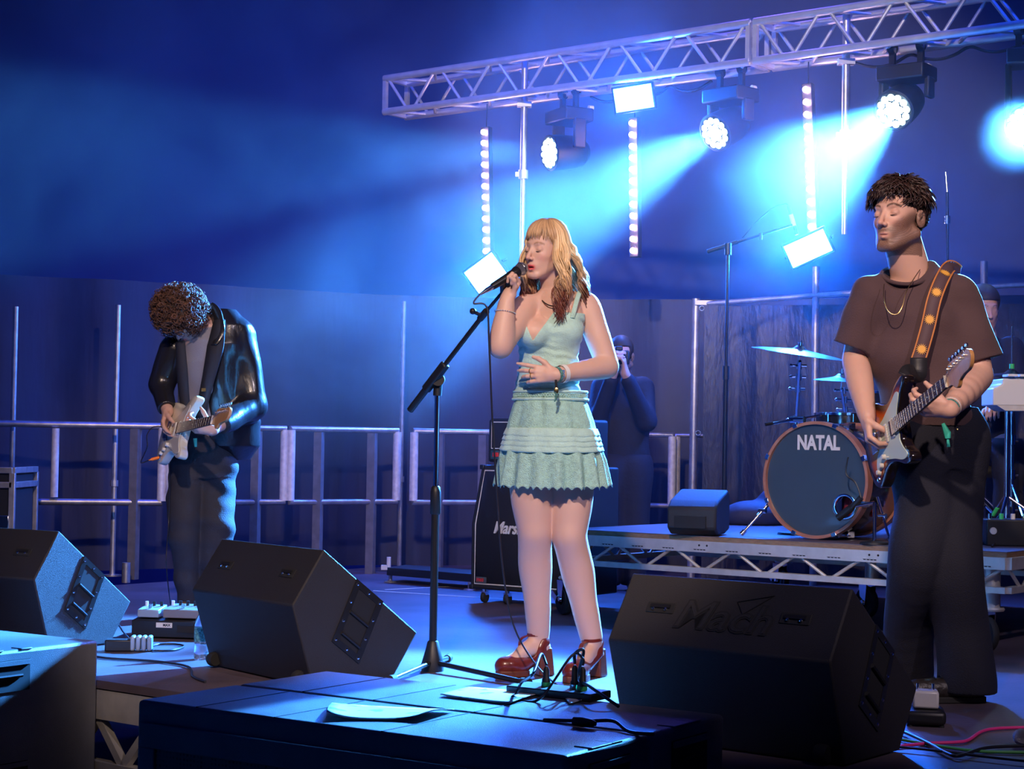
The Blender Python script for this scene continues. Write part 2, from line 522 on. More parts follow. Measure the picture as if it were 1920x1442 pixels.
def lens_mesh(c, n, r, root, name='lens', em=40, col=(.55, .85, 1)):
    a, u, v = frame_of(n); mb = MB()
    key = 'lens_%d' % em
    if key not in M: M[key] = mat(key, (.1, .1, .1), .3, emit=col, es=em)
    for k in range(19):
        if k == 0: x = y = 0
        elif k < 7: x, y = .38 * r * math.cos(k * PI / 3), .38 * r * math.sin(k * PI / 3)
        else: x, y = .76 * r * math.cos(k * PI / 6), .76 * r * math.sin(k * PI / 6)
        mb.lathe(c + u * x + v * y, n, [(0, .012), (r * .12, .010), (r * .2, 0)], 12)
    mb.build(name, key, root, smooth=60)

def moving_head(px, py, d, tgt, i, lab, s=1.0):
    lp = W(px, py, d); n = (Vector(tgt) - lp).normalized()
    pivot = lp - n * .15
    a = truss_pt(px + 4)
    top = Vector((pivot.x, a.y + .12, TA.z))
    root = empty('moving_head_light', top, lab, 'stage light', 'moving head lamps hung under the truss')
    o = top
    fr = Vector((-n.x, -n.y, 0)).normalized(); sd = Vector((-fr.y, fr.x, 0))
    bz = -.17
    rot = Matrix((sd, fr, ZS)).transposed()
    MB().box(ZS * bz, (.30, .22, .09), rot).build('base', 'black', root, bev=.01)
    for sg in (-1, 1):
        mb = MB().beam(sd * .09 * sg + ZS * (bz + .04), sd * .09 * sg + ZS * .0, .035, .03, up=fr)
        mb.lathe(sd * .09 * sg - TD * .02 + ZS * .0, TD, [(.03, 0), (.036, 0), (.036, .04), (.03, .04)], 16)
        mb.build('clamp', 'black_metal', root)
    for sg in (-1, 1):
        MB().cyl(sd * .09 * sg + fr * .10 + ZS * (bz + .06), sd * .09 * sg + fr * .135 + ZS * (bz + .06), .016, n=12).build('clamp_knob', 'white', root)
    for k in range(3): MB().box(sd * (-.09 + .07 * k) + fr * .111 + ZS * (bz + .01 - .02 * (k == 1)), (.035, .004, .013), rot).build('label_plate', 'white', root)
    pv = pivot - o
    for sg in (-1, 1):
        MB().beam(sd * .145 * sg + ZS * (bz - .03), sd * .145 * sg + ZS * pv.z, .035, .09, up=fr).build('yoke_arm', 'black', root, bev=.01)
    hd = MB(); hd.lathe(pv, n, [(0, -.14), (.07, -.135), (.105, -.09), (.115, -.03), (.122, .06), (.125, .145), (.112, .15)], 28)
    hd.build('head', 'black', root, smooth=50)
    lens_mesh(pv + n * .150, n, .108, root)
    return root
HL = ['moving head lamp with the round lens, leftmost on the truss', 'moving head lamp second from the left on the truss, above the gap beside the singer',
      'moving head lamp above the man in the brown shirt', 'moving head lamp at the right picture edge with the widest glow']
for i, (h, lab) in enumerate(zip(HEADS, HL)):
    moving_head(h[0], h[1], h[2], h[3], i, lab)

M['flood_glow'] = mat('flood_glow', (.1, .1, .1), .4, emit=(.07, .30, 1.0), es=30)
FLB = ['glowing rectangular flood panel hanging right under the truss', 'glowing rectangular flood panel behind the singer\'s microphone hand', 'glowing rectangular flood panel beside the brown shirted man\'s shoulder']
for k, ((px, py, wpx, hpx, rr, d, en), lab) in enumerate(zip(FLOODS, FLB)):
    p = W(px, py, d); w, h = wpx * d / FPX, hpx * d / FPX
    root = empty('flood_light', p, lab, 'flood light', 'blue flood panels behind the band')
    n = (Vector((-0.25, -1, -.22))).normalized()
    rt = n.to_track_quat('Z', 'Y').to_matrix() @ Matrix.Rotation(R(rr), 3, 'Z')
    MB().box(n * -.03, (w + .03, h + .03, .05), rt).build('housing', 'black', root, bev=.006)
    MB().box(n * 0.0, (w, h, .01), rt).build('lit_panel', 'flood_glow', root)
    u = rt @ Vector((1, 0, 0)); v = rt @ Vector((0, 1, 0))
    MB().tube([u * (w / 2 + .02) - n * .03, u * (w / 2 + .03) - n * .12, -u * (w / 2 + .03) - n * .12, -u * (w / 2 + .02) - n * .03], .008, 8).build('bracket', 'black_metal', root)

# drop poles
for px, pyb, d, lab in [(953, 500, 12.95, 'grey drop pole hanging from the truss left of the singer, clamp halfway'), (1562, 440, 10.95, 'grey drop pole hanging from the truss between the drums and the brown shirted man')]:
    a = truss_pt(px); top = Vector((a.x, a.y, TA.z + TH)) + TY * TW_ * .55
    bot = W(px - 1, pyb, top.y + 0.02)
    root = empty('drop_pole', top, lab, 'pole', 'poles hanging from the truss')
    b = Vector((top.x, top.y, bot.z)) - top
    mid = b * .55
    MB().cyl(ZS * .03, mid, .024, n=14).build('upper_tube', 'steel', root)
    MB().cyl(mid, b, .017, n=14).build('lower_tube', 'steel', root)
    MB().cyl(mid + ZS * .03, mid - ZS * .03, .034, n=14).box(mid + Vector((-.035, 0, 0)), (.04, .03, .03)).build('clamp', 'alu_flat', root)
    MB().box(-ZS * (TH + .05), (.10, .06, .035)).build('hanger', 'alu_flat', root)

# LED strips
M['led_glow'] = mat('led_glow', (.1, .1, .1), .4, emit=(1.0, .60, .80), es=100)
for (x0, y0, x1, y1, d, lab) in [(907, 248, 911, 471, truss_depth(907, .2), 'vertical bar of twelve white bulbs left of the singer'),
                           (1185, 231, 1187, 470, truss_depth(1185, .2), 'vertical bar of twelve white bulbs between the singer and the drums'),
                           (1511, 168, 1521, 425, truss_depth(1511, .2), 'vertical bar of twelve white bulbs left of the brown shirted man')]:
    a, b = W(x0, y0, d), W(x1, y1, d)
    root = empty('bulb_bar', a, lab, 'stage light', 'vertical bulb bars')
    ax = (b - a)
    nrm = Vector((-.55, -.83, 0)).normalized()
    MB().beam(-ax * .05 + Vector((.02, .03, 0)), ax * 1.05 + Vector((.02, .03, 0)), .07, .05, up=nrm).build('housing', 'black', root, bev=.006)
    cb = None
    for k in range(12):
        MB().sph(ax * (k / 11) + nrm * .005, .0185, 14).build('bulb', 'led_glow', root)
    # wire from the truss
    t = W(x0, y0, d); MB().cyl(-ax * .05 + Vector((.02, .03, 0)), Vector((.02, .03, TA.z - a.z)), .004, n=6).build('hanging_wire', 'black_metal', root)
# ------------------------------------------------------------------ floor monitors
WS = dict(W=.767, T=(.038, .503), F=(.465, .175), B=(.348, 0.0), L=(-.093, .303))
def frame_rot(yaw): return Matrix.Rotation(yaw, 3, 'Z')
def floor_monitor(x, y, yaw, lab, logo):
    root = empty('floor_monitor', (x, y, 0.004), lab, 'stage monitor', 'wedge monitors on the stage floor', rz=yaw)
    prof = [(0, 0), (WS['B'][0], 0), WS['F'], WS['T'], WS['L']]
    Wd = WS['W']
    mb = MB().prism(prof, (0, 0, 0), (0, 1, 0), (0, 0, 1), (1, 0, 0), Wd)
    mb.build('cabinet', 'wedge', root, bev=.006)
    # grille on the singer side
    T, F = Vector((0, *WS['T'])), Vector((0, *WS['F'])); ed = (F - T).normalized(); nn = Vector((0, -ed.z, ed.y)); nn = nn if nn.y > 0 else -nn
    mb = MB(); p = T + ed * .03; q = F - ed * .03
    mb.add([p + Vector((.03, 0, 0)) + nn * .001, p + Vector((Wd - .03, 0, 0)) + nn * .001, q + Vector((Wd - .03, 0, 0)) + nn * .001, q + Vector((.03, 0, 0)) + nn * .001], [(0, 1, 2, 3)])
    mb.build('grille', 'grille', root, thick=.008)
    # side panel with recess, bars and screws on both ends
    c2 = Vector((0, .27, .235)); e1 = Vector((0, .50, .866)).normalized(); e2 = Vector((0, .75, -.66)).normalized()
    e1 = Vector((0, .42, .907)).normalized(); e2 = Vector((0, .80, -.60)).normalized()
    ctr = Vector((0, .19, .232))
    for sx, xs in ((1, Wd), (-1, 0.0)):
        def P(a, b, h): return Vector((xs + sx * h, 0, 0)) + ctr + e2 * a + e1 * b
        fr = MB(); A, B = .075, .125; a2, b2 = .05, .10
        out = [(-A, -B), (A, -B), (A, B), (-A, B)]; inn = [(-a2, -b2), (a2, -b2), (a2, b2), (-a2, b2)]
        vs = [P(a, b, .004) for a, b in out] + [P(a, b, .004) for a, b in inn] + [P(a, b, .0) for a, b in out] + [P(a, b, -.0) for a, b in inn]
        fs = [(i, (i + 1) % 4, 4 + (i + 1) % 4, 4 + i) for i in range(4)] + [(8 + i, 8 + (i + 1) % 4, (i + 1) % 4, i) for i in range(4)] + [(4 + i, 4 + (i + 1) % 4, 12 + (i + 1) % 4, 12 + i) for i in range(4)]
        fr.add(vs, fs); pn = fr.build('side_plate', 'black_metal', root)
        bk = MB(); bk.add([P(a, b, .0015) for a, b in inn], [(0, 1, 2, 3)]); bk.build('handle_recess', 'black_matte', root)
        for b in (-.075, .01):
            MB().cyl(P(-a2, b, .005), P(a2, b, .005), .007, n=8).build('handle_bar', 'black_metal', root)
        for a, b in ((-.062, -.11), (.062, -.11), (-.062, .11), (.062, .11), (-.062, -.035), (.062, -.035), (-.062, .04), (.062, .04), (0, -.112), (0, .112)):
            if sx > 0: MB().lathe(P(a, b, .004), (sx, 0, 0), [(0, .003), (.005, .002), (.006, 0)], 8).build('screw', 'chrome', root)
    # back handles on the upper rear face
    Lp, Tp = Vector((0, *WS['L'])), Vector((0, *WS['T'])); up = (Tp - Lp).normalized(); no = Vector((0, -up.z, up.y)); no = -no if no.y > 0 else no
    H_ = (Tp - Lp).length
    for xx in (.15, Wd - .15):
        c = Lp + up * H_ * .52 + Vector((xx, 0, 0))
        h = MB(); rot = Matrix((Vector((1, 0, 0)), up, no)).transposed()
        h.box(c + no * .001, (.10, .036, .004), rot); h.build('catch_recess', 'black_matte', root, bev=.002)
        for q in (-.022, .022): MB().sph(c + Vector((q, 0, 0)) - up * .006 + no * .005, .006, 8).build('catch_knob', 'chrome', root)
        k = MB(); k.box(c + no * .005 + up * .004, (.07, .012, .006), rot); k.build('catch_bar', 'black_metal', root)
    if logo:
        t = MB(); vs, fs = text_mesh('Mach', .135, .0016, font_scale=(1.15, 1.0), shear=.25, bold=.004)
        # raised outline: slightly larger dark slab then body coloured inset
        def TP(p, s=1.0, hh=0.0): return Lp + up * (H_ * .44 + p.y * s) + Vector((Wd * .49 + p.x * s, 0, 0)) + no * (.002 + hh + p.z)
        t.add([TP(p) for p in vs], fs); t.build('logo', 'black_matte', root)
        t = MB(); vs, fs = text_mesh('Mach', .135, .0016, font_scale=(1.15, 1.0), shear=.25, bold=-.0015)
        t.add([TP(p, 1.0, .0015) for p in vs], fs); t.build('logo_inset', 'wedge', root)
        q = [(.035, .060), (.150, .088), (.065, .020)]
        t = MB(); pts = [TP(Vector((a - .0, b, 0))) for a, b in q]
        t.tube([pts[0], pts[1], pts[2]], .0018, 6, closed=True); t.build('logo_triangle', 'black_matte', root)
    # castors at the back foot
    for xx in (.06, Wd - .06):
        k = MB().lathe((xx - .02, -.022, .030), (1, 0, 0), [(0, 0), (.024, 0), (.028, .01), (.028, .03), (.024, .04), (0, .04)], 20)
        k.build('wheel', 'rubber', root, smooth=40)
    return root
floor_monitor(-1.185, 7.067, -.905, 'black wedge monitor left of the microphone stand, its lit edge running down to the right', False)
floor_monitor(.365, 5.525, -.671, 'largest black wedge monitor, in front of the brown shirted man, with raised lettering', True)
floor_monitor(-2.57, 7.865, -.584, 'wedge monitor at the left picture edge with a bright blue side panel', False)

# ------------------------------------------------------------------ subwoofers in the pit
SO = Vector((-1.0727, 5.1168, 0.15)); sy = SYAW + R(4.3)
SX = Vector((math.cos(sy), math.sin(sy), 0)); SY = Vector((-SX.y, SX.x, 0))
def subwoofer(o, yaw, w, d, lab, grooves, front=True, papers=None):
    root = empty('subwoofer', (o.x, o.y, -1.0), lab, 'subwoofer', 'subwoofers in the pit', rz=yaw)
    h = 1.0 + o.z
    MB().box((w / 2, d / 2, h / 2), (w - .006, d - .006, h)).build('cabinet', 'subpaint', root, bev=.012)
    for a in grooves: MB().box((a, d / 2, h - .0005), (.006, d - .02, .003)).build('top_groove', 'black_matte', root)
    if front:
        # frame round the grille
        for (x0, x1, z0, z1) in ((.03, w - .03, h - .13, h - .06), (.03, .09, .05, h - .13), (w - .09, w - .03, .05, h - .13)):
            MB().box(((x0 + x1) / 2, -.008, (z0 + z1) / 2), (x1 - x0, .014, z1 - z0)).build('grille_frame', 'subpaint', root, bev=.003)
        q = MB(); q.box((w / 2, -.002, (h - .13 + .05) / 2), (w - .18, .01, h - .18)); q.build('grille', 'hexgrille', root)
    for z in (h - .09, h - .45):
        hb = MB(); hp = MB(); hh = MB(); hb.box((w - .0015, d * .5, z), (.006, .20, .11)); hp.box((w + .003, d * .5, z + .045), (.012, .20, .016)); hh.cyl((w + .006, d * .5 - .06, z), (w + .006, d * .5 + .06, z), .008, n=8)
        hb.build('handle_recess', 'black_matte', root); hp.build('handle_lip', 'subpaint', root); hh.build('handle_bar', 'black_metal', root)
    for y_, s_y in ((.42, .10), (.60, .05)): MB().box((w - .03, d * y_, h), (.055, s_y, .006)).build('corner_fitting', 'subpaint', root, bev=.002)
    return root
gm = mat('perforated_steel_grille', (0.05, 0.055, 0.065), 0.5, 0.4)
nt = gm.node_tree; tc = nt.nodes.new('ShaderNodeTexCoord'); vo = nt.nodes.new('ShaderNodeTexVoronoi'); vo.inputs['Scale'].default_value = 75; vo.inputs['Randomness'].default_value = 0.15
nt.links.new(tc.outputs['Object'], vo.inputs['Vector'])
cr = nt.nodes.new('ShaderNodeValToRGB'); cr.color_ramp.elements[0].position = .35; cr.color_ramp.elements[0].color = (.004, .004, .006, 1); cr.color_ramp.elements[1].position = .5; cr.color_ramp.elements[1].color = (.06, .065, .08, 1)
nt.links.new(vo.outputs['Distance'], cr.inputs[0]); nt.links.new(cr.outputs[0], nt.nodes['Principled BSDF'].inputs['Base Color'])
M['hexgrille'] = gm
subwoofer(SO, sy, 1.465, .42, 'front subwoofer in the pit with mesh grille, cyan lit top', [.23, .52, .89])
subwoofer(SO + SY * .425, sy, 1.465, .43, 'rear subwoofer in the pit just behind the mesh grilled one', [.26, .53, .89], front=False)
lo = G(187, 1201, .15)
q = lo - SX * 1.2 - SY * .86
l = subwoofer(q, sy, 1.2, .86, 'dark subwoofer at the bottom left corner of the picture', [.5], front=True)
mb = MB(); mb.box((1.2 + .006, .28, 1.0 - .05), (.012, .16, .34)); mb.build('port_frame', 'subpaint', l, bev=.01)
mb = MB(); mb.box((1.2 + .010, .28, 1.0 - .05), (.012, .12, .28)); mb.build('port', 'black_matte', l, bev=.01)

# sheets of paper and boards lying on the subs
def sheet(pts, z, lab, m='paper', name='paper_sheet', curl=0.012, cat='paper'):
    P = [G(x, y, z) for x, y in pts]; rows = []
    for i in range(9):
        s = i / 8; row = []
        for j in range(13):
            t = j / 12
            p = (P[0] * (1 - s) + P[3] * s) * (1 - t) + (P[1] * (1 - s) + P[2] * s) * t
            p = p + ZS * (curl * (abs(2 * t - 1) ** 3) * (.5 + .5 * math.sin(3 * s + 1)) + .0035)
            row.append(p)
        rows.append(row)
    mb = MB(); mb.grid(rows)
    o = mb.build(name, m, smooth=180, thick=.0015)
    return tag(o, lab, cat)
pm = mat('printed_paper', (0.80, 0.80, 0.78), 0.8)
nt = pm.node_tree; tc = nt.nodes.new('ShaderNodeTexCoord'); nz = nt.nodes.new('ShaderNodeTexNoise'); nz.inputs['Scale'].default_value = 16; nz.inputs['Detail'].default_value = 3
nt.links.new(tc.outputs['Object'], nz.inputs['Vector']); cr = nt.nodes.new('ShaderNodeValToRGB')
cr.color_ramp.elements[0].position = .36; cr.color_ramp.elements[0].color = (.30, .32, .36, 1); cr.color_ramp.elements[1].position = .42; cr.color_ramp.elements[1].color = (.8, .8, .78, 1)
nt.links.new(nz.outputs['Fac'], cr.inputs[0]); nt.links.new(cr.outputs[0], nt.nodes['Principled BSDF'].inputs['Base Color'])
M['printed'] = pm
sheet([(612, 1350), (795, 1352), (852, 1334), (622, 1322)], .152, 'curled white paper sheet on the front subwoofer', 'printed', curl=.02)
sheet([(825, 1306), (955, 1322), (1015, 1301), (880, 1290)], .152, 'printed set list sheet on the rear subwoofer beside the cables', 'printed', curl=.003)
# stage box with three plugged cables at the rear edge of the subs
c = G(1040, 1306, .15)
root = empty('cable_stage_box', c, 'low black stage box with three upright plugs behind the set list', 'stage box', rz=sy)
MB().box((0, .02, .012), (.30, .12, .024)).build('box_body', 'black', root, bev=.004)
for k, (x, y, hh) in enumerate(((-.05, .03, .05), (.045, .04, .06), (.085, .02, .06))):
    MB().lathe((x, y, .024), (0, 0, 1), [(.013, 0), (.013, .02), (.010, .024), (.009, hh), (.004, hh + .01), (0, hh + .01)], 14).build('plug', 'black', root, smooth=50)
    MB().lathe((x, y, .020), (0, 0, 1), [(.0145, 0), (.0145, .016), (.0, .016)], 14).build('plug_collar', 'green' if k != 1 else 'chrome', root)
sheet([(1068, 1322), (1118, 1306), (1112, 1300), (1060, 1312)], .152, 'small pale card behind the three upright plugs', 'paper', curl=.0)

def cable(pts, r, m, lab, name='cable', n=8, per=8):
    return tag(MB().tube(catmull(pts, per), r, n).build(name, m, smooth=80), lab, 'cable')
M['cable_blue'] = mat('cable_dark', (0.02, 0.02, 0.03), 0.35)
M['cable_pink'] = mat('cable_red', (0.80, 0.04, 0.25), 0.45)
M['cable_green'] = mat('cable_green', (0.10, 0.45, 0.12), 0.45)
c = root.location
p1 = c + frame_rot(sy) @ Vector((-.05, .03, .088)); p2 = c + frame_rot(sy) @ Vector((.045, .04, .098)); p3 = c + frame_rot(sy) @ Vector((.085, .02, .098))
cable([p1, p1 + ZS * .03 - SX * .02, G(1000, 1262, .25), G(978, 1280, .19), G(967, 1303, .155)], .0045, 'cable_blue', 'black cable looping left from the leftmost upright plug')
cable([p2, p2 + ZS * .03, p2 + ZS * .04 + SX * .03, G(1085, 1270, .2), G(1110, 1290, .20), G(1160, 1325, .16)], .005, 'cable_blue', 'thick black cable running right from the upright plugs past the big wedge')
cable([p3, p3 + ZS * .02, p3 - SX * .04 + ZS * .025, G(1010, 1312, .158), G(960, 1306, .158)], .004, 'cable_blue', 'thin black cable arching between the upright plugs')
cable([G(1020, 1350, .152), G(1100, 1352, .165), G(1150, 1352, .17), G(1180, 1372, .156), G(1226, 1376, .157)], .005, 'cable_blue', 'black cable lying across the right part of the subwoofers', )
# tangle with connector on top of the sub
MB_ = MB().lathe(G(1075, 1352, .165), SX, [(0, 0), (.012, .002), (.014, .03), (.010, .06), (.006, .07), (0, .07)], 14)
tag(MB_.build('cable_connector', 'black'), 'black cable connector lying on the right part of the subwoofers', 'connector')

# ------------------------------------------------------------------ drum riser
RA = G(1888, 1046, .435); RA = Vector((RA.x, RA.y, 0))
RL, RD = 2.44, 2.3
def rp(a, b, z): return XS * (-a) + YS * b + ZS * z      # a: left from the near right corner
root = empty('drum_riser', RA, 'wheeled aluminium drum riser with plywood top and trussed sides', 'stage platform')
MB().prism([(0, 0), (-RL, 0), (-RL, RD), (0, RD)], ZS * .435, XS, YS, ZS, .022).build('deck', 'wood', root)
MB().prism([(.0, .0), (-RL, 0), (-RL, RD), (0, RD)], ZS * .4575, XS, YS, ZS, .003).build('deck_top', 'deck', root)
def side(p, q, nm):
    n = int((q - p).length / .305); mb = MB()
    mb.beam(p + ZS * .408, q + ZS * .408, .045, .054); mb.beam(p + ZS * .29, q + ZS * .29, .045, .028)
    mb.build('side_rail', 'alu_flat', root)
    b = MB()
    for i in range(n):
        s = p.lerp(q, i / n); m_ = p.lerp(q, (i + .5) / n); e = p.lerp(q, (i + 1) / n); t = (q - p).normalized() * .02
        b.cyl(s + t + ZS * .385, m_ - t + ZS * .30, .0085, n=8); b.cyl(m_ + t + ZS * .30, e - t + ZS * .385, .0085, n=8)
    b.build('brace', 'alu_flat', root)
side(rp(0, 0, 0), rp(RL, 0, 0), 'front'); side(rp(0, RD, 0), rp(RL, RD, 0), 'back')
side(rp(0, 0, 0), rp(0, RD, 0), 'right'); side(rp(RL, 0, 0), rp(RL, RD, 0), 'left')
side(rp(0, RD * .5, 0), rp(RL, RD * .5, 0), 'middle')
# stamped marks and bolt holes on the front rail
mk = MB(); hl = MB()
for i in range(13):
    c = rp(.10 + i * .185, -.0235, .393)
    for k in range(4): mk.beam(c + XS * (k * .018 - .03), c + XS * (k * .018 - .018), .001, .004)
    mk.beam(c + XS * -.034 + ZS * .002, c + XS * .034 + ZS * .002, .001, .0015)
    if i in (3, 8, 12):
        for k in (0, .045): hl.lathe(c + XS * k + ZS * .022, -YS, [(0, .001), (.0055, .001), (.0055, 0)], 10)
mk.build('stamped_marks', 'black_matte', root); hl.build('bolt_holes', 'black_matte', root)
for (a, b) in ((.10, .07), (RL - .0, .07), (.10, RD - .1), (RL - .1, RD - .1), (RL * .5, RD * .5)):
    o = rp(a, b, 0)
    MB().cyl(o + ZS * .20, o + ZS * .40, .040, n=20).build('leg', 'alu', root)
    if (a, b) == (.10, .07): MB().box(o + ZS * .245 - XS * .05, (.02, .03, .035)).build('leg_tag', 'red', root)
    MB().lathe(o + ZS * .19, ZS, [(0, 0), (.055, 0), (.06, .008), (.055, .016), (0, .016)], 24).build('castor_plate', 'alu_flat', root)
    w = o + XS * -.03 + ZS * .085
    ax = (YS * .9 + XS * .45).normalized(); fw = Vector((ax.y, -ax.x, 0))
    MB().lathe(w - ax * .022, ax, [(.03, 0), (.05, 0), (.052, .006), (.078, .004), (.084, .012), (.084, .032), (.078, .040), (.052, .038), (.05, .044), (.03, .044)], 36).build('wheel', 'rubber', root, smooth=50)
    f = MB()
    for s in (-1, 1):
        f.prism([(-.035, .10), (.035, .10), (.02, -.012), (-.018, -.012)], w + ax * (.03 * s), fw, ZS, ax, .004)
    f.cyl(w - ax * .036, w + ax * .036, .012, n=12); f.beam(w - ax * .036 - fw * .02, w - ax * .036 - fw * .075 + ZS * .03, .012, .03)
    f.build('castor_fork', 'chrome', root)

# ------------------------------------------------------------------ amplifier
AO = G(881, 1130, 0)
root = empty('guitar_speaker_cabinet', AO, 'black guitar cabinet with white piping behind the singer\'s legs', 'amplifier', rz=SYAW + R(2))
w, hh, dp, zc = .76, .70, .36, .08
prof = [(0, zc), (dp, zc), (dp, zc + hh), (.09, zc + hh), (0.0, zc + hh * .52)]
MB().prism(prof, (0, 0, 0), (0, 1, 0), (0, 0, 1), (1, 0, 0), w).build('cabinet', 'tolex', root, bev=.012, bseg=3)
def AF(x, t):   # point on the front baffle, t 0 bottom .. 1 top
    z = zc + hh * t
    y = 0 if t < .52 else .09 * (t - .52) / .48
    return Vector((x, y - .004, z))
g = MB(); g.grid([[AF(.035, t), AF(w - .035, t)] for t in (.045, .52, .955)]); g.build('grille_cloth', 'grille', root, thick=.004)
M['piping'] = mat('white_piping', (.75, .73, .68), .4)
MB().tube([AF(.035, .045), AF(.035, .52), AF(.035, .955), AF(w - .035, .955), AF(w - .035, .52), AF(w - .035, .045)], .0045, 6, closed=True).build('piping', 'piping', root)
t = MB(); put_text(t, 'Marshall', .085, AF(.30, .50) + Vector((0, -.006, 0.0)), (1, 0, 0), (0, 0, 1), .006, shear=.35, bold=.002, font_scale=(.95, 1.1)); t.build('logo', 'piping', root)
MB().box(AF(.085, .075) + Vector((0, -.004, 0)), (.075, .004, .036)).build('name_plate', 'gold', root)
t = MB(); put_text(t, '1960', .026, AF(.075, .075) + Vector((0, -.0075, 0)), (1, 0, 0), (0, 0, 1), .001, bold=.0006); t.build('plate_number', 'red', root)
for x in (.06, w - .06, .22):
    MB().lathe((x - .011, .06, .032), (1, 0, 0), [(0, 0), (.028, 0), (.031, .004), (.031, .018), (.028, .022), (0, .022)], 20).build('wheel', 'rubber', root, smooth=40)
    MB().cyl((x, .06, .05), (x, .06, zc), .014, n=10).box((x, .06, .055), (.034, .03, .02)).build('castor_fork', 'chrome', root)
for x in (.01, w - .01):
    MB().box((x, .09, zc + hh - .012), (.03, .03, .028)).build('corner_cap', 'black', root, bev=.006)
    MB().box((x, .005, zc + .012), (.03, .03, .028)).build('corner_cap', 'black', root, bev=.006)

HO = Vector((AO.x, AO.y, 0)) + frame_rot(SYAW + R(2)) @ Vector((.035, .10, 0)); HO.z = zc + hh + .005
root = empty('amplifier_head', HO, 'black guitar amplifier head with red switch on top of the cabinet', 'amplifier', rz=SYAW + R(2))
w2, h2 = .69, .245
MB().box((w2 / 2, .10, h2 / 2 + .012), (w2, .20, h2)).build('case', 'tolex', root, bev=.015, bseg=3)
MB().box((w2 / 2, -.002, .165), (w2 - .06, .006, .15)).build('grille_cloth', 'grille', root)
MB().tube([(.03, -.006, .09), (.03, -.006, .24), (w2 - .03, -.006, .24), (w2 - .03, -.006, .09)], .0035, 6, closed=True).build('piping', 'piping', root)
MB().box((w2 / 2, -.002, .055), (w2 - .05, .006, .05)).build('control_panel', 'gold', root)
k = MB(); k.box((.06, -.008, .055), (.03, .012, .024)); k.build('power_switch', 'red', root)
for i in range(7):
    MB().lathe((.18 + i * .06, -.005, .055), (0, -1, 0), [(.010, 0), (.009, .012), (0, .012)], 12).build('knob', 'black', root)
MB().box((w2 / 2, .1, h2 + .014), (w2 - .02, .18, .003)).build('top_edge', 'tolex', root)
for x in (.05, w2 - .05):
    for y in (.03, .17): MB().cyl((x, y, 0), (x, y, .014), .012, n=10).build('foot', 'rubber', root)

# ------------------------------------------------------------------ flight case at far left
fc = G(22, 1140, 0); yw = SYAW + R(4)
P0 = W(21, 1000, 10.2); P0.z = 0
root = empty('flight_case', P0, 'black flight case with aluminium edges at the left picture edge', 'case', rz=0)
hgt = W(21, 882, 10.2).z
MB().box((-.35, .25, hgt / 2 + .03), (.68, .48, hgt - .06)).build('body', 'black_matte', root)
e = MB()
for z in (hgt, hgt - .085, .07):
    e.box((-.35, 0, z), (.70, .03, .035)); e.box((0, .25, z), (.03, .5, .035))
for x in (0, -.7): e.box((x, 0, hgt / 2), (.035, .03, hgt - .03))
e.box((0, .5, hgt / 2), (.03, .03, hgt - .03))
e.build('edging', 'steel', root, bev=.003)
MB().box((-.045, -.018, hgt - .32), (.07, .012, .12)).build('latch', 'chrome', root, bev=.004)
for x in (-.08, -.6):
    MB().lathe((x - .015, .06, .035), (1, 0, 0), [(0, 0), (.035, 0), (.035, .03), (0, .03)], 16).build('wheel', 'rubber', root)
    MB().lathe((x - .015, .42, .035), (1, 0, 0), [(0, 0), (.035, 0), (.035, .03), (0, .03)], 16).build('wheel', 'rubber', root)

# ------------------------------------------------------------------ low bench of black board behind the stands
a = W(725, 1064, 11.3); b = W(905, 1070, 10.8); z0 = a.z
root = empty('low_platform', (a.x, a.y, 0), 'low black platform edge with one thin leg behind the singer\'s microphone stand', 'platform')
A = Vector((0, 0, z0)); B = Vector((b.x - a.x, b.y - a.y, z0)); dn = Vector((.3, .8, 0)).normalized() * .3
MB().add([A, B, B + dn, A + dn, A - ZS * .05, B - ZS * .05, B + dn - ZS * .05, A + dn - ZS * .05], [(0, 1, 2, 3), (7, 6, 5, 4), (0, 4, 5, 1), (1, 5, 6, 2), (2, 6, 7, 3), (3, 7, 4, 0)]).build('board', 'black', root, bev=.004)
for q in (A, B - Vector((.1, 0, 0))):
    MB().cyl(q + dn * .2 - ZS * .05, Vector((q.x, q.y, 0)) + dn * .2, .012, n=8).lathe(Vector((q.x, q.y, 0)) + dn * .2, ZS, [(.04, 0), (.035, .008), (.012, .012)], 14).build('leg', 'steel', root)
MB().cyl(A + ZS * .0 + dn * .1, A + ZS * .065 + dn * .1, .014, n=12).box(A + Vector((-.015, 0, 0)), (.04, .03, .03)).build('clamp_post', 'white', root)
a = W(236, 1089, 11.0); a.z = 0
tag(MB().cyl(a, a + ZS * .125, .026, n=14).build('pipe_stub', 'steel'), 'short upright steel pipe stub on the floor beside the left guard rail leg', 'pipe')
# white tape lines on the floor
for p, q, lab in [((722, 1106), (880, 1098), 'thin pale tape line on the floor, the upper one left of the cabinet'), ((700, 1108), (985, 1126), 'thin pale tape line on the floor running under the guitar cabinet')]:
    A = G(*p); B = G(*q); mb = MB(); mb.beam(A + ZS * .0012, B + ZS * .0012, .012, .0012); tag(mb.build('floor_tape', 'paper'), lab, 'tape')
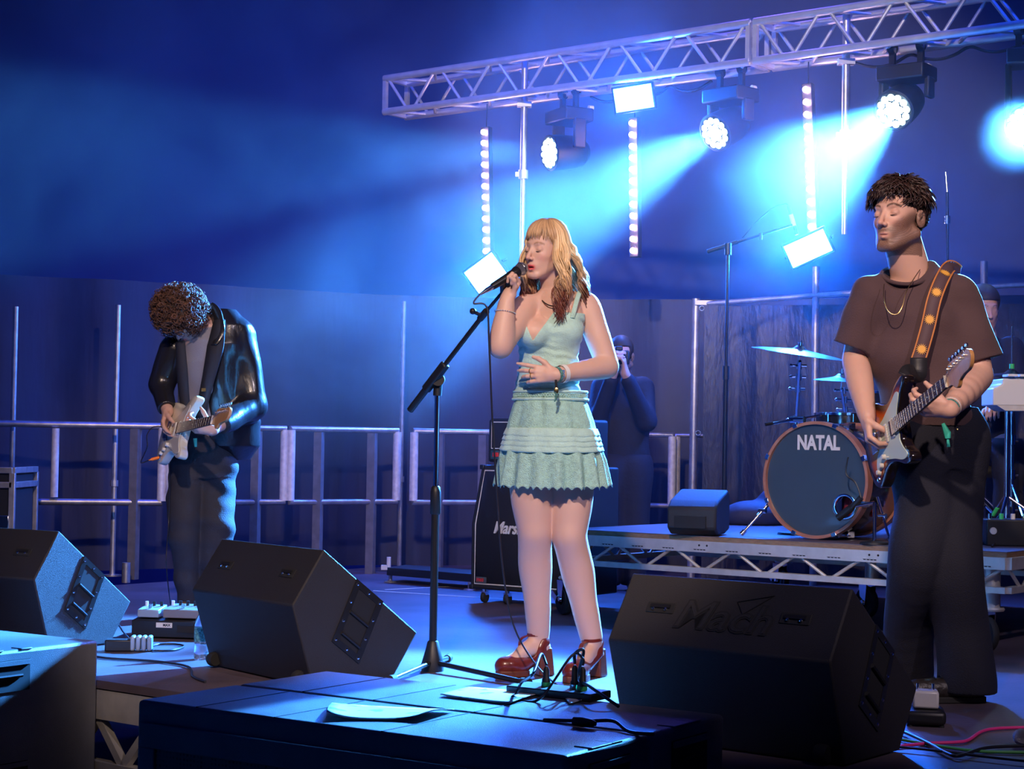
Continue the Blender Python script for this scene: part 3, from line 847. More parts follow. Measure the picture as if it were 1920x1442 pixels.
# ------------------------------------------------------------------ implicit-surface modelling
import openvdb
def _v(a): return np.array(tuple(a), dtype=np.float32)
class Field:
    """signed distance grid; solids are blended in and out and the zero surface becomes one continuous mesh"""
    FAR = 0.06
    def __init__(s, lo, hi, h):
        s.lo = _v(lo); s.h = h; s.n = np.ceil((_v(hi) - s.lo) / h).astype(int) + 1
        s.f = np.full(tuple(s.n), s.FAR, dtype=np.float32)
    def sl(s, lo, hi, m=.03):
        a = np.clip(np.floor((_v(lo) - m - s.lo) / s.h).astype(int), 0, s.n - 1)
        b = np.clip(np.ceil((_v(hi) + m - s.lo) / s.h).astype(int) + 1, 1, s.n)
        b = np.maximum(b, a + 1)
        S = tuple(slice(int(i), int(j)) for i, j in zip(a, b))
        g = [s.lo[k] + s.h * np.arange(a[k], b[k], dtype=np.float32) for k in range(3)]
        return S, g[0][:, None, None], g[1][None, :, None], g[2][None, None, :]
    def put(s, S, d, k, op):
        f = s.f[S]; d = d.astype(np.float32)
        if op == 'sub':
            d = -d; hh = np.clip(.5 - .5 * (f - d) / k, 0, 1) if k else None
            s.f[S] = np.maximum(f, d) if not k else f * (1 - hh) + d * hh + k * hh * (1 - hh)
        elif op == 'int':
            s.f[S] = np.maximum(f, d)
        else:
            if not k: s.f[S] = np.minimum(f, d)
            else:
                hh = np.clip(.5 + .5 * (d - f) / k, 0, 1)
                s.f[S] = d * (1 - hh) + f * hh - k * hh * (1 - hh)
    def rc(s, a, b, ra, rb, k=.01, op='add'):
        a, b = _v(a), _v(b); r = max(ra, rb)
        S, X, Y, Z = s.sl(np.minimum(a, b) - r, np.maximum(a, b) + r)
        ab = b - a; L2 = float(ab @ ab) + 1e-9
        px, py, pz = X - a[0], Y - a[1], Z - a[2]
        t = np.clip((px * ab[0] + py * ab[1] + pz * ab[2]) / L2, 0, 1)
        d = np.sqrt((px - t * ab[0]) ** 2 + (py - t * ab[1]) ** 2 + (pz - t * ab[2]) ** 2) - (ra + (rb - ra) * t)
        s.put(S, d, k, op)
    def chain(s, pts, rs, k=.01):
        for i in range(len(pts) - 1): s.rc(pts[i], pts[i + 1], rs[i], rs[i + 1], k)
    def ell(s, c, r, rot=None, k=.01, op='add'):
        c = _v(c); m = max(r)
        S, X, Y, Z = s.sl(c - m, c + m)
        px, py, pz = X - c[0], Y - c[1], Z - c[2]
        if rot is not None:
            q = np.array(rot, dtype=np.float32)   # columns are the local axes
            px, py, pz = (px * q[0, i] + py * q[1, i] + pz * q[2, i] for i in range(3))
        x, y, z = px / r[0], py / r[1], pz / r[2]
        k0 = np.sqrt(x * x + y * y + z * z) + 1e-6
        k1 = np.sqrt((x / r[0]) ** 2 + (y / r[1]) ** 2 + (z / r[2]) ** 2) + 1e-6
        s.put(S, k0 * (k0 - 1) / k1, k, op)
    def loft(s, rows, yaw=0.0, k=.01, op='add', warp=None):
        """rows: (z, cx, cy, rx, ry) going upward; stacked ellipses turned by yaw"""
        rows = sorted(rows); A = np.array(rows, dtype=np.float32); zz = A[:, 0]
        m = A[:, 3:].max()
        lo = (A[:, 1].min() - m, A[:, 2].min() - m, zz[0] - .02); hi = (A[:, 1].max() + m, A[:, 2].max() + m, zz[-1] + .02)
        S, X, Y, Z = s.sl(lo, hi)
        I = [np.interp(Z.ravel(), zz, A[:, i]).astype(np.float32)[None, None, :] for i in range(1, 5)]
        px, py = X - I[0], Y - I[1]; c, sn = math.cos(yaw), math.sin(yaw)
        u = px * c + py * sn; v = -px * sn + py * c
        rho = np.sqrt((u / I[2]) ** 2 + (v / I[3]) ** 2)
        d = (rho - 1) * np.minimum(I[2], I[3])
        if warp is not None: d = d + warp(X, Y, Z)
        rr = .015
        d = np.maximum(d, np.maximum(zz[0] - Z, Z - zz[-1])) 
        s.put(S, d, k, op)
    def carve(s, fn, lo=None, hi=None):
        """keep only where fn <= 0"""
        lo = s.lo if lo is None else lo; hi = s.lo + s.h * s.n if hi is None else hi
        S, X, Y, Z = s.sl(lo, hi, 0)
        s.f[S] = np.maximum(s.f[S], fn(X, Y, Z))
    def mesh(s, name, m, parent=None, colfn=None, sm=0):
        s.f[0] = s.f[-1] = s.FAR; s.f[:, 0] = s.f[:, -1] = s.FAR; s.f[:, :, 0] = s.f[:, :, -1] = s.FAR
        g = openvdb.FloatGrid(s.FAR); g.copyFromArray(np.clip(s.f, -s.FAR, s.FAR), tolerance=0.0)
        P, Q = g.convertToQuads(0.0)
        P = P * s.h + s.lo
        me = bpy.data.meshes.new(name)
        nv, nq = len(P), len(Q)
        me.vertices.add(nv); me.vertices.foreach_set('co', P.astype(np.float32).ravel())
        me.loops.add(nq * 4); me.loops.foreach_set('vertex_index', Q[:, ::-1].astype(np.int32).ravel())
        me.polygons.add(nq); me.polygons.foreach_set('loop_start', np.arange(0, nq * 4, 4, dtype=np.int32))
        me.update(calc_edges=True)
        # outward normals: the topmost vertex must point up
        i = int(np.argmax(P[:, 2]))
        if me.vertices[i].normal.z < 0: me.flip_normals()
        me.shade_smooth()
        me.materials.append(M[m] if isinstance(m, str) else m)
        if colfn is not None:
            col = np.ones((nv, 4), dtype=np.float32); col[:, :3] = colfn(P)
            at = me.color_attributes.new('Col', 'FLOAT_COLOR', 'POINT'); at.data.foreach_set('color', col.ravel())
        o = bpy.data.objects.new(name, me); C.objects.link(o); o.parent = parent
        return o

def hm(right, fwd):
    """rotation matrix columns (lateral, forward, up) from a forward vector"""
    f = Vector(fwd).normalized(); r = Vector(right); r = (r - f * r.dot(f)).normalized(); u = r.cross(f)
    return Matrix((r, f, u)).transposed()

def head_rot(yaw, pitch=0.0, roll=0.0):
    """yaw 0 looks at the camera (-Y), positive turns towards picture left; pitch up positive"""
    base = Matrix(((-1, 0, 0), (0, -1, 0), (0, 0, 1)))          # lateral -x, forward -y, up z
    return Matrix.Rotation(-yaw, 3, 'Z') @ Matrix.Rotation(roll, 3, 'Y') @ base @ Matrix.Rotation(pitch, 3, 'X')

def add_head(F, c, rot, s=1.0, male=False, mouth=0.0, ears=True):
    def T(x, y, z): return c + rot @ (Vector((x, y, z)) * s)
    E = lambda p, r, k, op='add': F.ell(T(*p), [q * s for q in r], rot, k * s, op)
    Rc = lambda a, b, ra, rb, k, op='add': F.rc(T(*a), T(*b), ra * s, rb * s, k * s, op)
    E((0, -.018, .040), (.074, .094, .082), .01)
    E((0, .028, -.015), (.060, .062, .080), .02)
    E((0, .026, -.062), (.050, .054, .050), .02)
    jw = .060 if male else .047
    for sx in (-1, 1):
        Rc((sx * jw, -.004, -.055), (sx * .018, .068, -.101), .022 if male else .018, .018 if male else .0155, .018)
        E((sx * .035, .050, -.020), (.019, .020, .017), .018)
    E((0, .071, -.101), (.022 if male else .017, .018, .016), .014)
    Rc((-.030, .0765, .030), (.030, .0765, .030), .009 if male else .006, .009 if male else .006, .016)
    for sx in (-1, 1):
        E((sx * .031, .099, .008), (.018, .017, .0125), .012, 'sub')
        E((sx * .031, .0695, .006), (.0155, .0145, .0125), .0035)
    Rc((0, .083, .016), (0, .106, -.026), .0062, .0085, .009)
    E((0, .108, -.031), (.0088, .0095, .0082), .007)
    for sx in (-1, 1):
        E((sx * .0115, .096, -.035), (.0068, .0090, .0068), .005)
        E((sx * .0060, .102, -.0435), (.0034, .0050, .0036), .002, 'sub')
    E((0, .068, -.064), (.029, .024, .026), .015)
    o = mouth
    for sx in (-1, 1):
        Rc((sx * .021, .0795, -.0665), (sx * .004, .0925, -.0625 + o * .2), .0030, .0046, .004)
        Rc((sx * .019, .0790, -.0690), (0, .0905, -.0755 - o), .0030, .0058, .004)
    E((0, .094, -.0685 - o * .45), (.019, .014, .0012 + o * .55), .002, 'sub')
    E((0, .088, -.087 - o), (.010, .006, .003), .008, 'sub')
    if ears:
        for sx in (-1, 1):
            er = rot @ Matrix.Rotation(sx * .35, 3, 'Z')
            F.ell(T(sx * .079, -.012, -.006), [.0065 * s, .019 * s, .031 * s], er, .004 * s)
            F.ell(T(sx * .086, -.008, -.003), [.006 * s, .011 * s, .019 * s], er, .003 * s, 'sub')
            F.rc(T(sx * .080, .000, -.010), T(sx * .080, .000, -.004), .0035 * s, .003 * s, .002)
    return T

def face_colour(P, c, rot, s, skin, lips, brow=None, beard=None, blush=None, mouth=0.0):
    q = (np.array(P) - _v(c)) @ np.array(rot, dtype=np.float32) / s
    x, y, z = q[:, 0], q[:, 1], q[:, 2]
    col = np.tile(_v(skin), (len(P), 1))
    def mix(m, cc):
        m = np.clip(m, 0, 1)[:, None]; col[:] = col * (1 - m) + _v(cc) * m
    near = (y > -.12) & (y < .14) & (z > -.135) & (z < .15) & (abs(x) < .1)
    if blush is not None:
        mix(near * np.exp(-(((abs(x) - .042) / .018) ** 2 + ((z + .028) / .018) ** 2)) * .45 * (y > .03), blush)
        mix(near * np.exp(-((x / .016) ** 2 + ((z + .03) / .014) ** 2)) * .35 * (y > .09), blush)
    if beard is not None:
        low = -.052 + .052 * np.clip((abs(x) - .012) / .05, 0, 1) + .02 * np.clip((.05 - y) / .05, 0, 1)
        b = 1 / (1 + np.exp((z - low) / .005)); b = b * (y > -.045) * (z > -.125)
        must = np.exp(-((z + .052) / .0055) ** 2) * (abs(x) < .026) * (y > .06)
        soul = (abs(x) < .012)
        clear = np.exp(-(((abs(x)) / .024) ** 4 + ((z + .069) / .011) ** 4)) * (y > .05)
        n = .82 + .18 * np.sin(x * 900) * np.sin(z * 800 + 2 * y * 500)
        mix(near * np.clip(b * (1 - clear) * .95 + must * .6, 0, .92) * n, beard)
    lip = np.exp(-((x / .0205) ** 4 + ((z + .0685 + mouth * .4) / (.0085 + mouth * .8)) ** 4)) * (y > .074)
    mix(near * lip * (1.3 if beard is None else .7), lips)
    if brow is not None:
        bz = .0335 - 3.5 * (abs(x) - .03) ** 2 * 6
        mix(near * np.exp(-((z - bz) / .0042) ** 4) * (abs(x) > .012) * (abs(x) < .048) * (y > .05) * .9, brow)
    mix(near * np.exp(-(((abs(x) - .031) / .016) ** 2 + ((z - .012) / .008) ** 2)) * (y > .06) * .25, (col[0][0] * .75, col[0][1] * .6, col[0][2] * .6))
    if mouth > .002:
        mix(near * np.exp(-((x / .015) ** 4 + ((z + .0685 + mouth * .45) / (mouth * .5 + .001)) ** 4)) * (y > .06) * (y < .088), (.10, .01, .01))
    return col

def lash_lines(T, parent, m='black_matte', z0=-.001):
    for sx in (-1, 1):
        pts = []
        for i in range(9):
            t = i / 8; x = sx * (.0175 + .027 * t); e = (t - .5) * 2
            yy = .0695 + .0152 * math.sqrt(max(0, 1 - ((abs(x) - .031) / .0165) ** 2 * .93))
            pts.append(T(x, yy + .0005, z0 - .0035 * (1 - e * e)))
        MB().tube(pts, [.0005 + .0011 * math.sin(PI * i / 8) for i in range(9)], 5).build('eyelashes', m, parent)

def add_hand(F, wrist, d, n, side, curls, s=1.0, thumb=None, spread=.05, rwr=.026):
    """d: wrist to knuckles, n: direction the fingers curl to, side=+1: thumb lies along d x n"""
    d = Vector(d).normalized(); n = Vector(n); n = (n - d * n.dot(d)).normalized(); t = d.cross(n).normalized() * side
    w = Vector(wrist); kn = []
    offs = (.030, .010, -.010, -.029); lens = (.084, .088, .084, .074)
    for i in range(4):
        k = w + d * lens[i] * s + t * offs[i] * s - n * (.004 if i in (1, 2) else 0) * s
        F.rc(w + t * offs[i] * .55 * s, k, .0145 * s, .0105 * s, .012)
        kn.append(k)
    F.rc(w - d * .01, w + d * .03 * s, rwr * .78 * s, .020 * s, .014)
    L = ((.043, .026, .021), (.047, .030, .022), (.043, .028, .022), (.034, .021, .019))
    out = []
    for i in range(4):
        a = 0; p = kn[i]; pts = [p]
        cs = curls[i]; sp = (1.5 - i) * spread
        for j in range(3):
            a += cs[j]
            dd = (d * math.cos(a) + n * math.sin(a)).normalized()
            dd = (dd + t * sp * max(0, math.cos(a))).normalized()
            p = p + dd * L[i][j] * s; pts.append(p)
        rs = [.0098 * s, .0092 * s, .0082 * s, .0066 * s]
        F.chain(pts, rs, .003); out.append(pts)
    b = w + d * .022 * s + t * .022 * s
    if thumb is None: thumb = ((.55, .55, .35), (.75, .25, .5), (.8, .0, .6))
    p = b; pts = [w + d * .01 * s + t * .012 * s, b]
    for j, (a, bb, cc) in enumerate(thumb):
        dd = (d * a + t * bb + n * cc).normalized(); p = p + dd * (.040, .032, .026)[j] * s; pts.append(p)
    F.chain(pts, [.015 * s, .0145 * s, .0118 * s, .0102 * s, .0080 * s], .006)
    return out, pts

def folds(dirs, amp):
    """soft cloth folds: dirs = list of (kx,ky,kz,phase,weight)"""
    def fn(X, Y, Z):
        d = 0
        for kx, ky, kz, ph, w in dirs:
            a = X * kx + Y * ky + Z * kz + ph
            a = a + .7 * np.sin(X * kz * .35 + Z * kx * .4 + ph * 2)
            d = d + w * np.sin(a)
        return (amp * d).astype(np.float32)
    return fn

M['skin'] = mat('fair_skin', (.70, .42, .32), .48, sub=.25, attr='Col', bump=.06, bscale=300)
SKIN_F = (.74, .47, .37); SKIN_M = (.68, .40, .31)

def limb(F, pts, rs, k=.015, per=5):
    pp = catmull(pts, per); n = len(pp); xs = np.linspace(0, len(rs) - 1, n)
    rr_ = []
    for x in xs:   # smooth radius
        i = min(int(x), len(rs) - 2); t = x - i; t = t * t * (3 - 2 * t); rr_.append(rs[i] * (1 - t) + rs[i + 1] * t)
    F.chain(pp, rr_, k)
# ------------------------------------------------------------------ the singer
DS = 6.88
SGO = Vector(((G(985, 1262).x + G(1100, 1278).x) / 2, DS, 0))
def S_(px, py, dd=0.0): return W(px, py, DS + dd) - SGO
singer = empty('person', SGO, 'woman in a mint green dress singing into a microphone, one hand on her stomach', 'person')
HC = S_(1022, 472, .0); HR = head_rot(R(42), R(-2), R(3)); HS = .93
F = Field((-.30, -.40, -.02), (.36, .32, 1.80), .0034)
T = add_head(F, HC, HR, HS, mouth=.0035)
nk = S_(1041, 558, .03)
F.rc(HC + HR @ Vector((0, -.028, -.055)) * HS, nk, .047, .050, .015)
# torso
ty = R(-20)                       # chest turned to picture left
def zz(py): return S_(1030, py).z
rows = [(zz(905), .035, 0.02, .15, .11), (zz(820), .030, .02, .155, .11), (zz(760), .020, .02, .135, .095), (zz(700), .018, .015, .113, .085), (zz(665), .022, .01, .112, .085),
        (zz(620), .022, 0.0, .128, .098), (zz(590), .028, .01, .130, .085), (zz(565), .038, .02, .105, .065), (zz(548), .040, .03, .06, .05)]
cx0 = S_(1032, 700).x
rows = [(a, b + S_(1018, 700).x, c, d, e) for a, b, c, d, e in rows]
F.loft(rows, ty, .02)
shR, shL = S_(983, 576, -.03), S_(1100, 572, .05)
F.rc(nk + Vector((0, 0, -.01)), shR + Vector((.01, 0, .01)), .040, .036, .03); F.rc(nk + Vector((0, 0, -.01)), shL + Vector((-.01, 0, .01)), .040, .038, .03)
F.ell(S_(1002, 625, -.075), (.060, .055, .055), None, .03); F.ell(S_(1062, 622, -.05), (.060, .055, .055), None, .03)
# her right arm, holding the microphone
el1 = S_(938, 652, -.20); wr1 = S_(951, 560, -.18)
limb(F, [shR, shR.lerp(el1, .5), el1], [.046, .043, .036], .02)
limb(F, [el1, el1.lerp(wr1, .35), wr1], [.036, .037, .024], .02)
# her left arm across the stomach
el2 = S_(1140, 688, .02); wr2 = S_(1042, 703, -.155)
limb(F, [shL, shL.lerp(el2, .5), el2], [.048, .044, .037], .02)
limb(F, [el2, el2.lerp(wr2, .35), wr2], [.037, .036, .023], .02)
# legs
hipR, hipL = S_(993, 860, .0), S_(1075, 860, .03)
knR, knL = S_(1003, 1000, -.02), S_(1068, 1008, -.03)
anR, anL = S_(1010, 1190, .06), S_(1110, 1200, .02)
for hip, kn, an, sx in ((hipR, knR, anR, -1), (hipL, knL, anL, 1)):
    limb(F, [hip, hip.lerp(kn, .5), kn], [.086, .076, .056], .02, 8)
    F.ell(kn + Vector((0, -.026, .005)), (.034, .028, .040), None, .03)
    cf = kn.lerp(an, .30) + Vector((sx * .003, .022, 0))
    limb(F, [kn, cf, kn.lerp(an, .68) + Vector((0, .008, 0)), an], [.055, .058, .044, .035], .02, 8)
# feet
def foot(an, toe, heel):
    d = (toe - heel); d.z = 0; d.normalize()
    F.chain([an, heel + Vector((0, 0, .0))], [.034, .028], .015)
    F.chain([heel, heel.lerp(toe, .5) + Vector((0, 0, .012)), toe - d * .03, toe], [.026, .027, .026, .018], .015)
    F.chain([an + Vector((0, 0, -.02)), heel.lerp(toe, .42) + Vector((0, 0, .022))], [.031, .026], .015)
hR, tR = S_(1018, 1214, .05), S_(946, 1242, -.02)
hL, tL = S_(1118, 1226, .04), S_(1072, 1262, -.15)
foot(anR, tR, hR); foot(anL, tL, hL)
# right hand round the microphone
mic_a, mic_b = S_(978, 504, -.145), S_(921, 539, -.23)      # ball centre, tail
md = (mic_b - mic_a).normalized()
grip = mic_a.lerp(mic_b, .30)
# palm comes from below, fingers wrap over the far side towards the viewer
hd = Vector((.06, -.05, 1)).normalized()
out1 = add_hand(F, wr1, (grip + Vector((.018, .012, .012)) - wr1), Vector((-.55, -.75, .1)), 1,
                [(1.25, 1.35, .9), (1.2, 1.35, .9), (1.2, 1.3, .9), (1.2, 1.2, .9)], .86, thumb=((.75, .35, .5), (.55, .1, .8), (.2, -.35, .9)), spread=.0)
# left hand on stomach
out2 = add_hand(F, wr2, (-1, .10, .04), Vector((-.25, 1, -.05)), -1,
                [(.10, .10, .1), (.22, .45, .3), (.28, .60, .4), (.30, .55, .4)], .88, thumb=((.75, .75, -.05), (.85, .5, .0), (.95, .25, .1)), spread=.10)
col = lambda P: face_colour(P, HC, HR, HS, SKIN_F, (.72, .08, .09), brow=(.42, .24, .16), blush=(.80, .36, .30), mouth=.0035)
F.mesh('body', 'skin', singer, col)
lash_lines(T, singer)

# --- dress
M['mint'] = mat('mint_cotton', (.50, .77, .68), .8, bump=.35, bscale=160, var=.07, vscale=40, sheen=.3)
M['mint_lace'] = mat('mint_eyelet_lace', (.44, .74, .64), .8, bump=.8, bscale=220, var=.14, vscale=60)
Fb = Field((-.24, -.24, zz(770)), (.30, .24, zz(560)), .0034)
fw = folds([(20, 10, 160, 0, .5), (40, 20, 240, 1, .35), (90, 60, 20, 2, .25)], .0028)
rb = [(a, b, c, d + .007, e + .008) for a, b, c, d, e in rows]
Fb.loft(rb, ty, 0.0, warp=fw)
for q, r in ((S_(1002, 625, -.079), .063), (S_(1062, 622, -.054), .063)): Fb.ell(q, (r, r - .004, r - .005), None, .02)
vx, vy, vz = S_(1008, 643)
# torso front axes
def neckline(X, Y, Z):
    u = (X - S_(1008, 0).x)
    v = Z - zz(643)
    lim_front = np.where(u < 0, -u * 2.35, u * 1.45)
    fr = (v - np.clip(lim_front, 0, .115)) + 0 * Y
    back = (Z - zz(600)) + 0 * X
    w = np.clip((Y - .03) / .02, 0, 1)
    side = np.maximum(np.abs(X - S_(1032, 0).x) - (.138 + .0 * Z), -1) + 0 * Y
    return (np.maximum(fr * (1 - w) + back * w, 0 * fr - 1) * .8).astype(np.float32)
Fb.carve(neckline)
zt, zb = zz(578), zz(750)
Fb.carve(lambda X, Y, Z: ((Z - zt) + 0 * X + 0 * Y).astype(np.float32))
Fb.carve(lambda X, Y, Z: ((zb - Z) + 0 * X + 0 * Y).astype(np.float32))
Fb.mesh('bodice', 'mint', singer)
# straps
for pts, w in (([S_(979, 606, -.112), S_(977, 592, -.100), S_(979, 574, -.083), S_(985, 558, -.035)], .016), ([S_(1073, 596, -.092), S_(1076, 584, -.085), S_(1082, 562, -.055), S_(1087, 547, .01), S_(1082, 560, .085)], .012)):
    mb = MB(); cp = catmull(pts, 8)
    for off in (-.45, 0, .45):
        mb.tube([p + Vector((off * w, 0, 0)) for p in cp], w * .34, 6)
    mb.build('strap', 'mint', singer)
# waistband braid
def ring(py, cxp, rx, ry, n=160, cy=.015, ph=0.0, amp=0.0, kk=0, yaw=ty, z=None):
    c = S_(cxp, py); out = []
    for i in range(n):
        t = 2 * PI * i / n; r = 1 + amp * math.sin(kk * t + ph)
        x = rx * r * math.cos(t); y = ry * r * math.sin(t)
        out.append(Vector((c.x + x * math.cos(yaw) - y * math.sin(yaw), cy + x * math.sin(yaw) + y * math.cos(yaw), c.z if z is None else z)))
    return out
for py, rx, r in ((735, .146, .006), (749, .150, .006)):
    MB().tube(ring(py, 1032, rx, rx * .74), r, 8, closed=True).build('waistband_cord', 'mint', singer)
for ph in (0, PI):
    c = []
    base = ring(742, 1032, .147, .147 * .74, n=240)
    for i, p in enumerate(base): c.append(p + Vector((0, 0, .0065 * math.sin(i * 2 * PI / 240 * 44 + ph))))
    MB().tube(c, .0035, 5, closed=True).build('waistband_braid', 'mint_lace', singer)
# skirt tiers
def tier(name, prof, m, wav, scal=0, nseg=260, seed=3, nz=26, thick=.002):
    rr = random.Random(seed); ph = [(rr.uniform(0, 6.28), rr.choice((7, 9, 11, 13, 17))) for _ in range(5)]
    rows_ = []
    P0 = np.array(prof)
    for j in range(nz + 1):
        t = j / nz; py = np.interp(t, P0[:, 0], P0[:, 1]); hw = np.interp(t, P0[:, 0], P0[:, 2]); cxp = np.interp(t, P0[:, 0], P0[:, 3]); wv = np.interp(t, P0[:, 0], P0[:, 4])
        c = S_(cxp, py); row = []
        for i in range(nseg):
            a = 2 * PI * i / nseg
            w = sum(math.sin(k * a + p + .6 * t * (1 if k % 4 == 1 else -1)) for p, k in ph) / 5
            rx = hw * (1 + wv * w); ry = hw * .80 * (1 + wv * w)
            x, y = rx * math.cos(a), ry * math.sin(a)
            z = c.z
            if scal and j >= nz - 2:
                z += (.014 * abs(math.sin(a * scal / 2)) - .008) * (j - nz + 2) / 2
            z += -.012 * math.sin(a - .2) * (t) * -1 * .8
            row.append(Vector((c.x + x * math.cos(ty) - y * math.sin(ty), .015 + x * math.sin(ty) + y * math.cos(ty), z)))
        rows_.append(row)
    mb = MB(); mb.grid(rows_, closed_u=True)
    return mb.build(name, m, singer, smooth=180, thick=thick)
s_ = 1 / 480.0
tier('skirt_tier', [(0, 752, 68 * s_, 1032, .015), (.12, 760, 72 * s_, 1032, .05), (.45, 790, 82 * s_, 1033, .06), (1, 812, 88 * s_, 1033, .04)], 'mint_lace', 1, seed=5)
for k in range(4):
    y0 = 806 + k * 9.5; hw = (88 + k * 2.6) * s_
    tier('skirt_tuck', [(0, y0 - 3, (hw * 480 - 1.2) * s_, 1034, .035), (.8, y0 + 9, (hw * 480 + 4.6) * s_, 1034, .035), (1, y0 + 10.0, (hw * 480 + 3.0) * s_, 1034, .035)], 'mint', 1, seed=5, nz=5)
tier('skirt_ruffle', [(0, 838, 94 * s_, 1034, .03), (.4, 862, 100 * s_, 1035, .07), (1, 910, 108 * s_, 1036, .10)], 'mint_lace', 1, scal=46, seed=11)
tier('skirt_lining', [(0, 752, 66 * s_, 1032, .01), (1, 880, 94 * s_, 1035, .03)], 'mint', 1, seed=12, nz=8)

# --- jewellery and wristbands
c = []
for i in range(40):
    t = i / 39; a = PI * (t)
    c.append(nk.lerp(nk, 0) + Vector((-.060 * math.cos(a) - .006, -.108 * math.sin(a) - .005, .015 - .058 * math.sin(a) ** 1.2)))
MB().tube(c, .0026, 6).build('necklace', 'black_metal', singer)
def band(p0, p1, t, rad, w, m, name, thick=.0022, par=None):
    p = p0.lerp(p1, t); ax = (p1 - p0).normalized(); mb = MB()
    mb.lathe(p, ax, [(rad, -w / 2), (rad + thick, -w / 2), (rad + thick, w / 2), (rad, w / 2)], 28)
    return mb.build(name, m, par or singer)
M['print_band'] = mat('festival_band', (.10, .28, .25), .6, var=.8, vscale=150)
band(wr2, el2, .02, .029, .013, 'print_band', 'wristband'); band(wr2, el2, .13, .0335, .019, 'paper', 'wristband')
t = MB(); put_text(t, 'PX3', .017, wr2.lerp(el2, .13) + Vector((.0, -.0368, .0)), (0.05, 0, -1), (1, -.2, 0), .0008, bold=.0004); t.build('wristband_print', 'blue', singer)
tail = wr2 + Vector((.0, -.028, -.02))
MB().tube([tail, tail + Vector((.002, -.004, -.03))], .005, 6).build('wristband_tail', 'black_matte', singer)
MB().sph(tail + Vector((.002, -.005, -.04)), (.009, .004, .014), 10).build('wristband_tag', 'gold', singer)
MB().tube([tail + Vector((.002, -.004, -.052)), tail + Vector((.001, -.004, -.072)), tail + Vector((-.004, -.004, -.083))], [.006, .005, .003], 6).build('wristband_tail', 'print_band', singer)
bp = wr1.lerp(el1, .28); ax = (el1 - wr1).normalized(); a_, u_, v_ = frame_of(ax)
mb = MB()
for i in range(30):
    t = 2 * PI * i / 30; mb.sph(bp + (u_ * math.cos(t) + v_ * math.sin(t)) * .0395, .0030, 6, mseg=4)
mb.build('bracelet', 'silver', singer)
for f_, m_ in ((1, 'gold'), (2, 'gold')):
    k0, k1 = out2[0][f_][0], out2[0][f_][1]; p = k0.lerp(k1, .55)
    MB().lathe(p, (k1 - k0), [(.0095, -.0015), (.0112, -.0015), (.0112, .0015), (.0095, .0015)], 16).build('ring', m_, singer)

# --- platform shoes
M['leather'] = mat('oxblood_leather', (.17, .022, .014), .3, coat=.4, var=.15, vscale=25)
M['leather_sole'] = mat('stacked_brown_heel', (.14, .034, .016), .45, stretch=(1, 1, 10), var=.2, vscale=20)
def shoe(heel, toe, an, nm):
    d = toe - heel; d.z = 0; L = d.length; d.normalize(); r = Vector((d.y, -d.x, 0))
    def q(a, b, z): return Vector((heel.x, heel.y, 0)) + d * a + r * b + ZS * z
    Ls = L + .035
    f = Field([min(q(-.07, 0, 0)[i], q(Ls + .05, 0, 0)[i]) - .06 for i in (0, 1)] + [-.01], [max(q(-.07, 0, 0)[i], q(Ls + .05, 0, 0)[i]) + .06 for i in (0, 1)] + [.22], .003)
    # toe upper
    f.ell(q(Ls - .055, 0, .048), (.042, .042, .030), None, .0); f.rc(q(Ls - .09, 0, .045), q(Ls - .03, 0, .042), .040, .034, .02)
    f.rc(q(.015, 0, .110), q(.005, 0, .128), .034, .032, .01)   # heel cup
    f.rc(q(.02, 0, .085), q(Ls - .09, 0, .035), .030, .034, .02)
    bx = [an, heel.lerp(toe, .5) + Vector((0, 0, .05))]
    # open top
    f.rc(q(Ls - .13, 0, .105), q(.055, 0, .16), .040, .045, .006, 'sub')
    f.carve(lambda X, Y, Z: ((.022 - Z) + 0 * X + 0 * Y).astype(np.float32))
    f.mesh('upper', 'leather', nm)
    # platform sole
    sole = [(Ls - .13, -.034), (Ls - .09, -.042), (Ls - .04, -.040), (Ls - .008, -.026), (Ls + .004, 0), (Ls - .008, .026), (Ls - .04, .040), (Ls - .09, .042), (Ls - .13, .034)]
    MB().prism([(a, b) for a, b in sole], q(0, 0, .001), d, r, ZS, .026).build('platform_sole', 'leather_sole', nm, bev=.004)
    hb = MB(); vs = []
    for z, s in ((.001, 1.15), (.11, .95)):
        for a, b in ((-.03, -.030), (.028, -.030), (.028, .030), (-.03, .030)): vs.append(q(a * s - (.0 if z > .05 else .004), b * s, z))
    hb.add(vs, [(3, 2, 1, 0), (4, 5, 6, 7), (0, 1, 5, 4), (1, 2, 6, 5), (2, 3, 7, 6), (3, 0, 4, 7)]); hb.build('heel', 'leather_sole', nm, bev=.006)
    # straps
    c = []
    az = q(0.045, 0, .155)
    for i in range(24):
        t = 2 * PI * i / 24; c.append(Vector((an.x, an.y, 0)) + d * (.043 * math.cos(t) + .002) + r * .040 * math.sin(t) + ZS * (an.z + .004 - .004 * math.cos(t)))
    mb = MB()
    for z in (-.004, 0, .004): mb.tube([p + ZS * z for p in c], .0028, 5, closed=True)
    mb.build('ankle_strap', 'leather', nm)
    a = Vector((an.x, an.y, 0)) + d * .046 + ZS * (an.z - .002); b = q(Ls - .100, 0, .080)
    mb = MB(); mid = a.lerp(b, .5) + d * .016 + ZS * .022
    for s in (-.005, 0, .005): mb.tube(catmull([a + r * s, mid + r * s * 1.2, b + r * s * 1.6], 6), .0028, 5)
    mb.build('t_strap', 'leather', nm)
    MB().box(Vector((an.x, an.y, an.z + .004)) + r * .043 - d * .010, (.012, .012, .012)).build('buckle', 'gold', nm, bev=.002)
for h_, t_, a_ in ((hR, tR, anR), (hL, tL, anL)):
    sh = bpy.data.objects.new('platform_shoe', None); C.objects.link(sh); sh.parent = singer
    shoe(h_, t_, a_, sh)

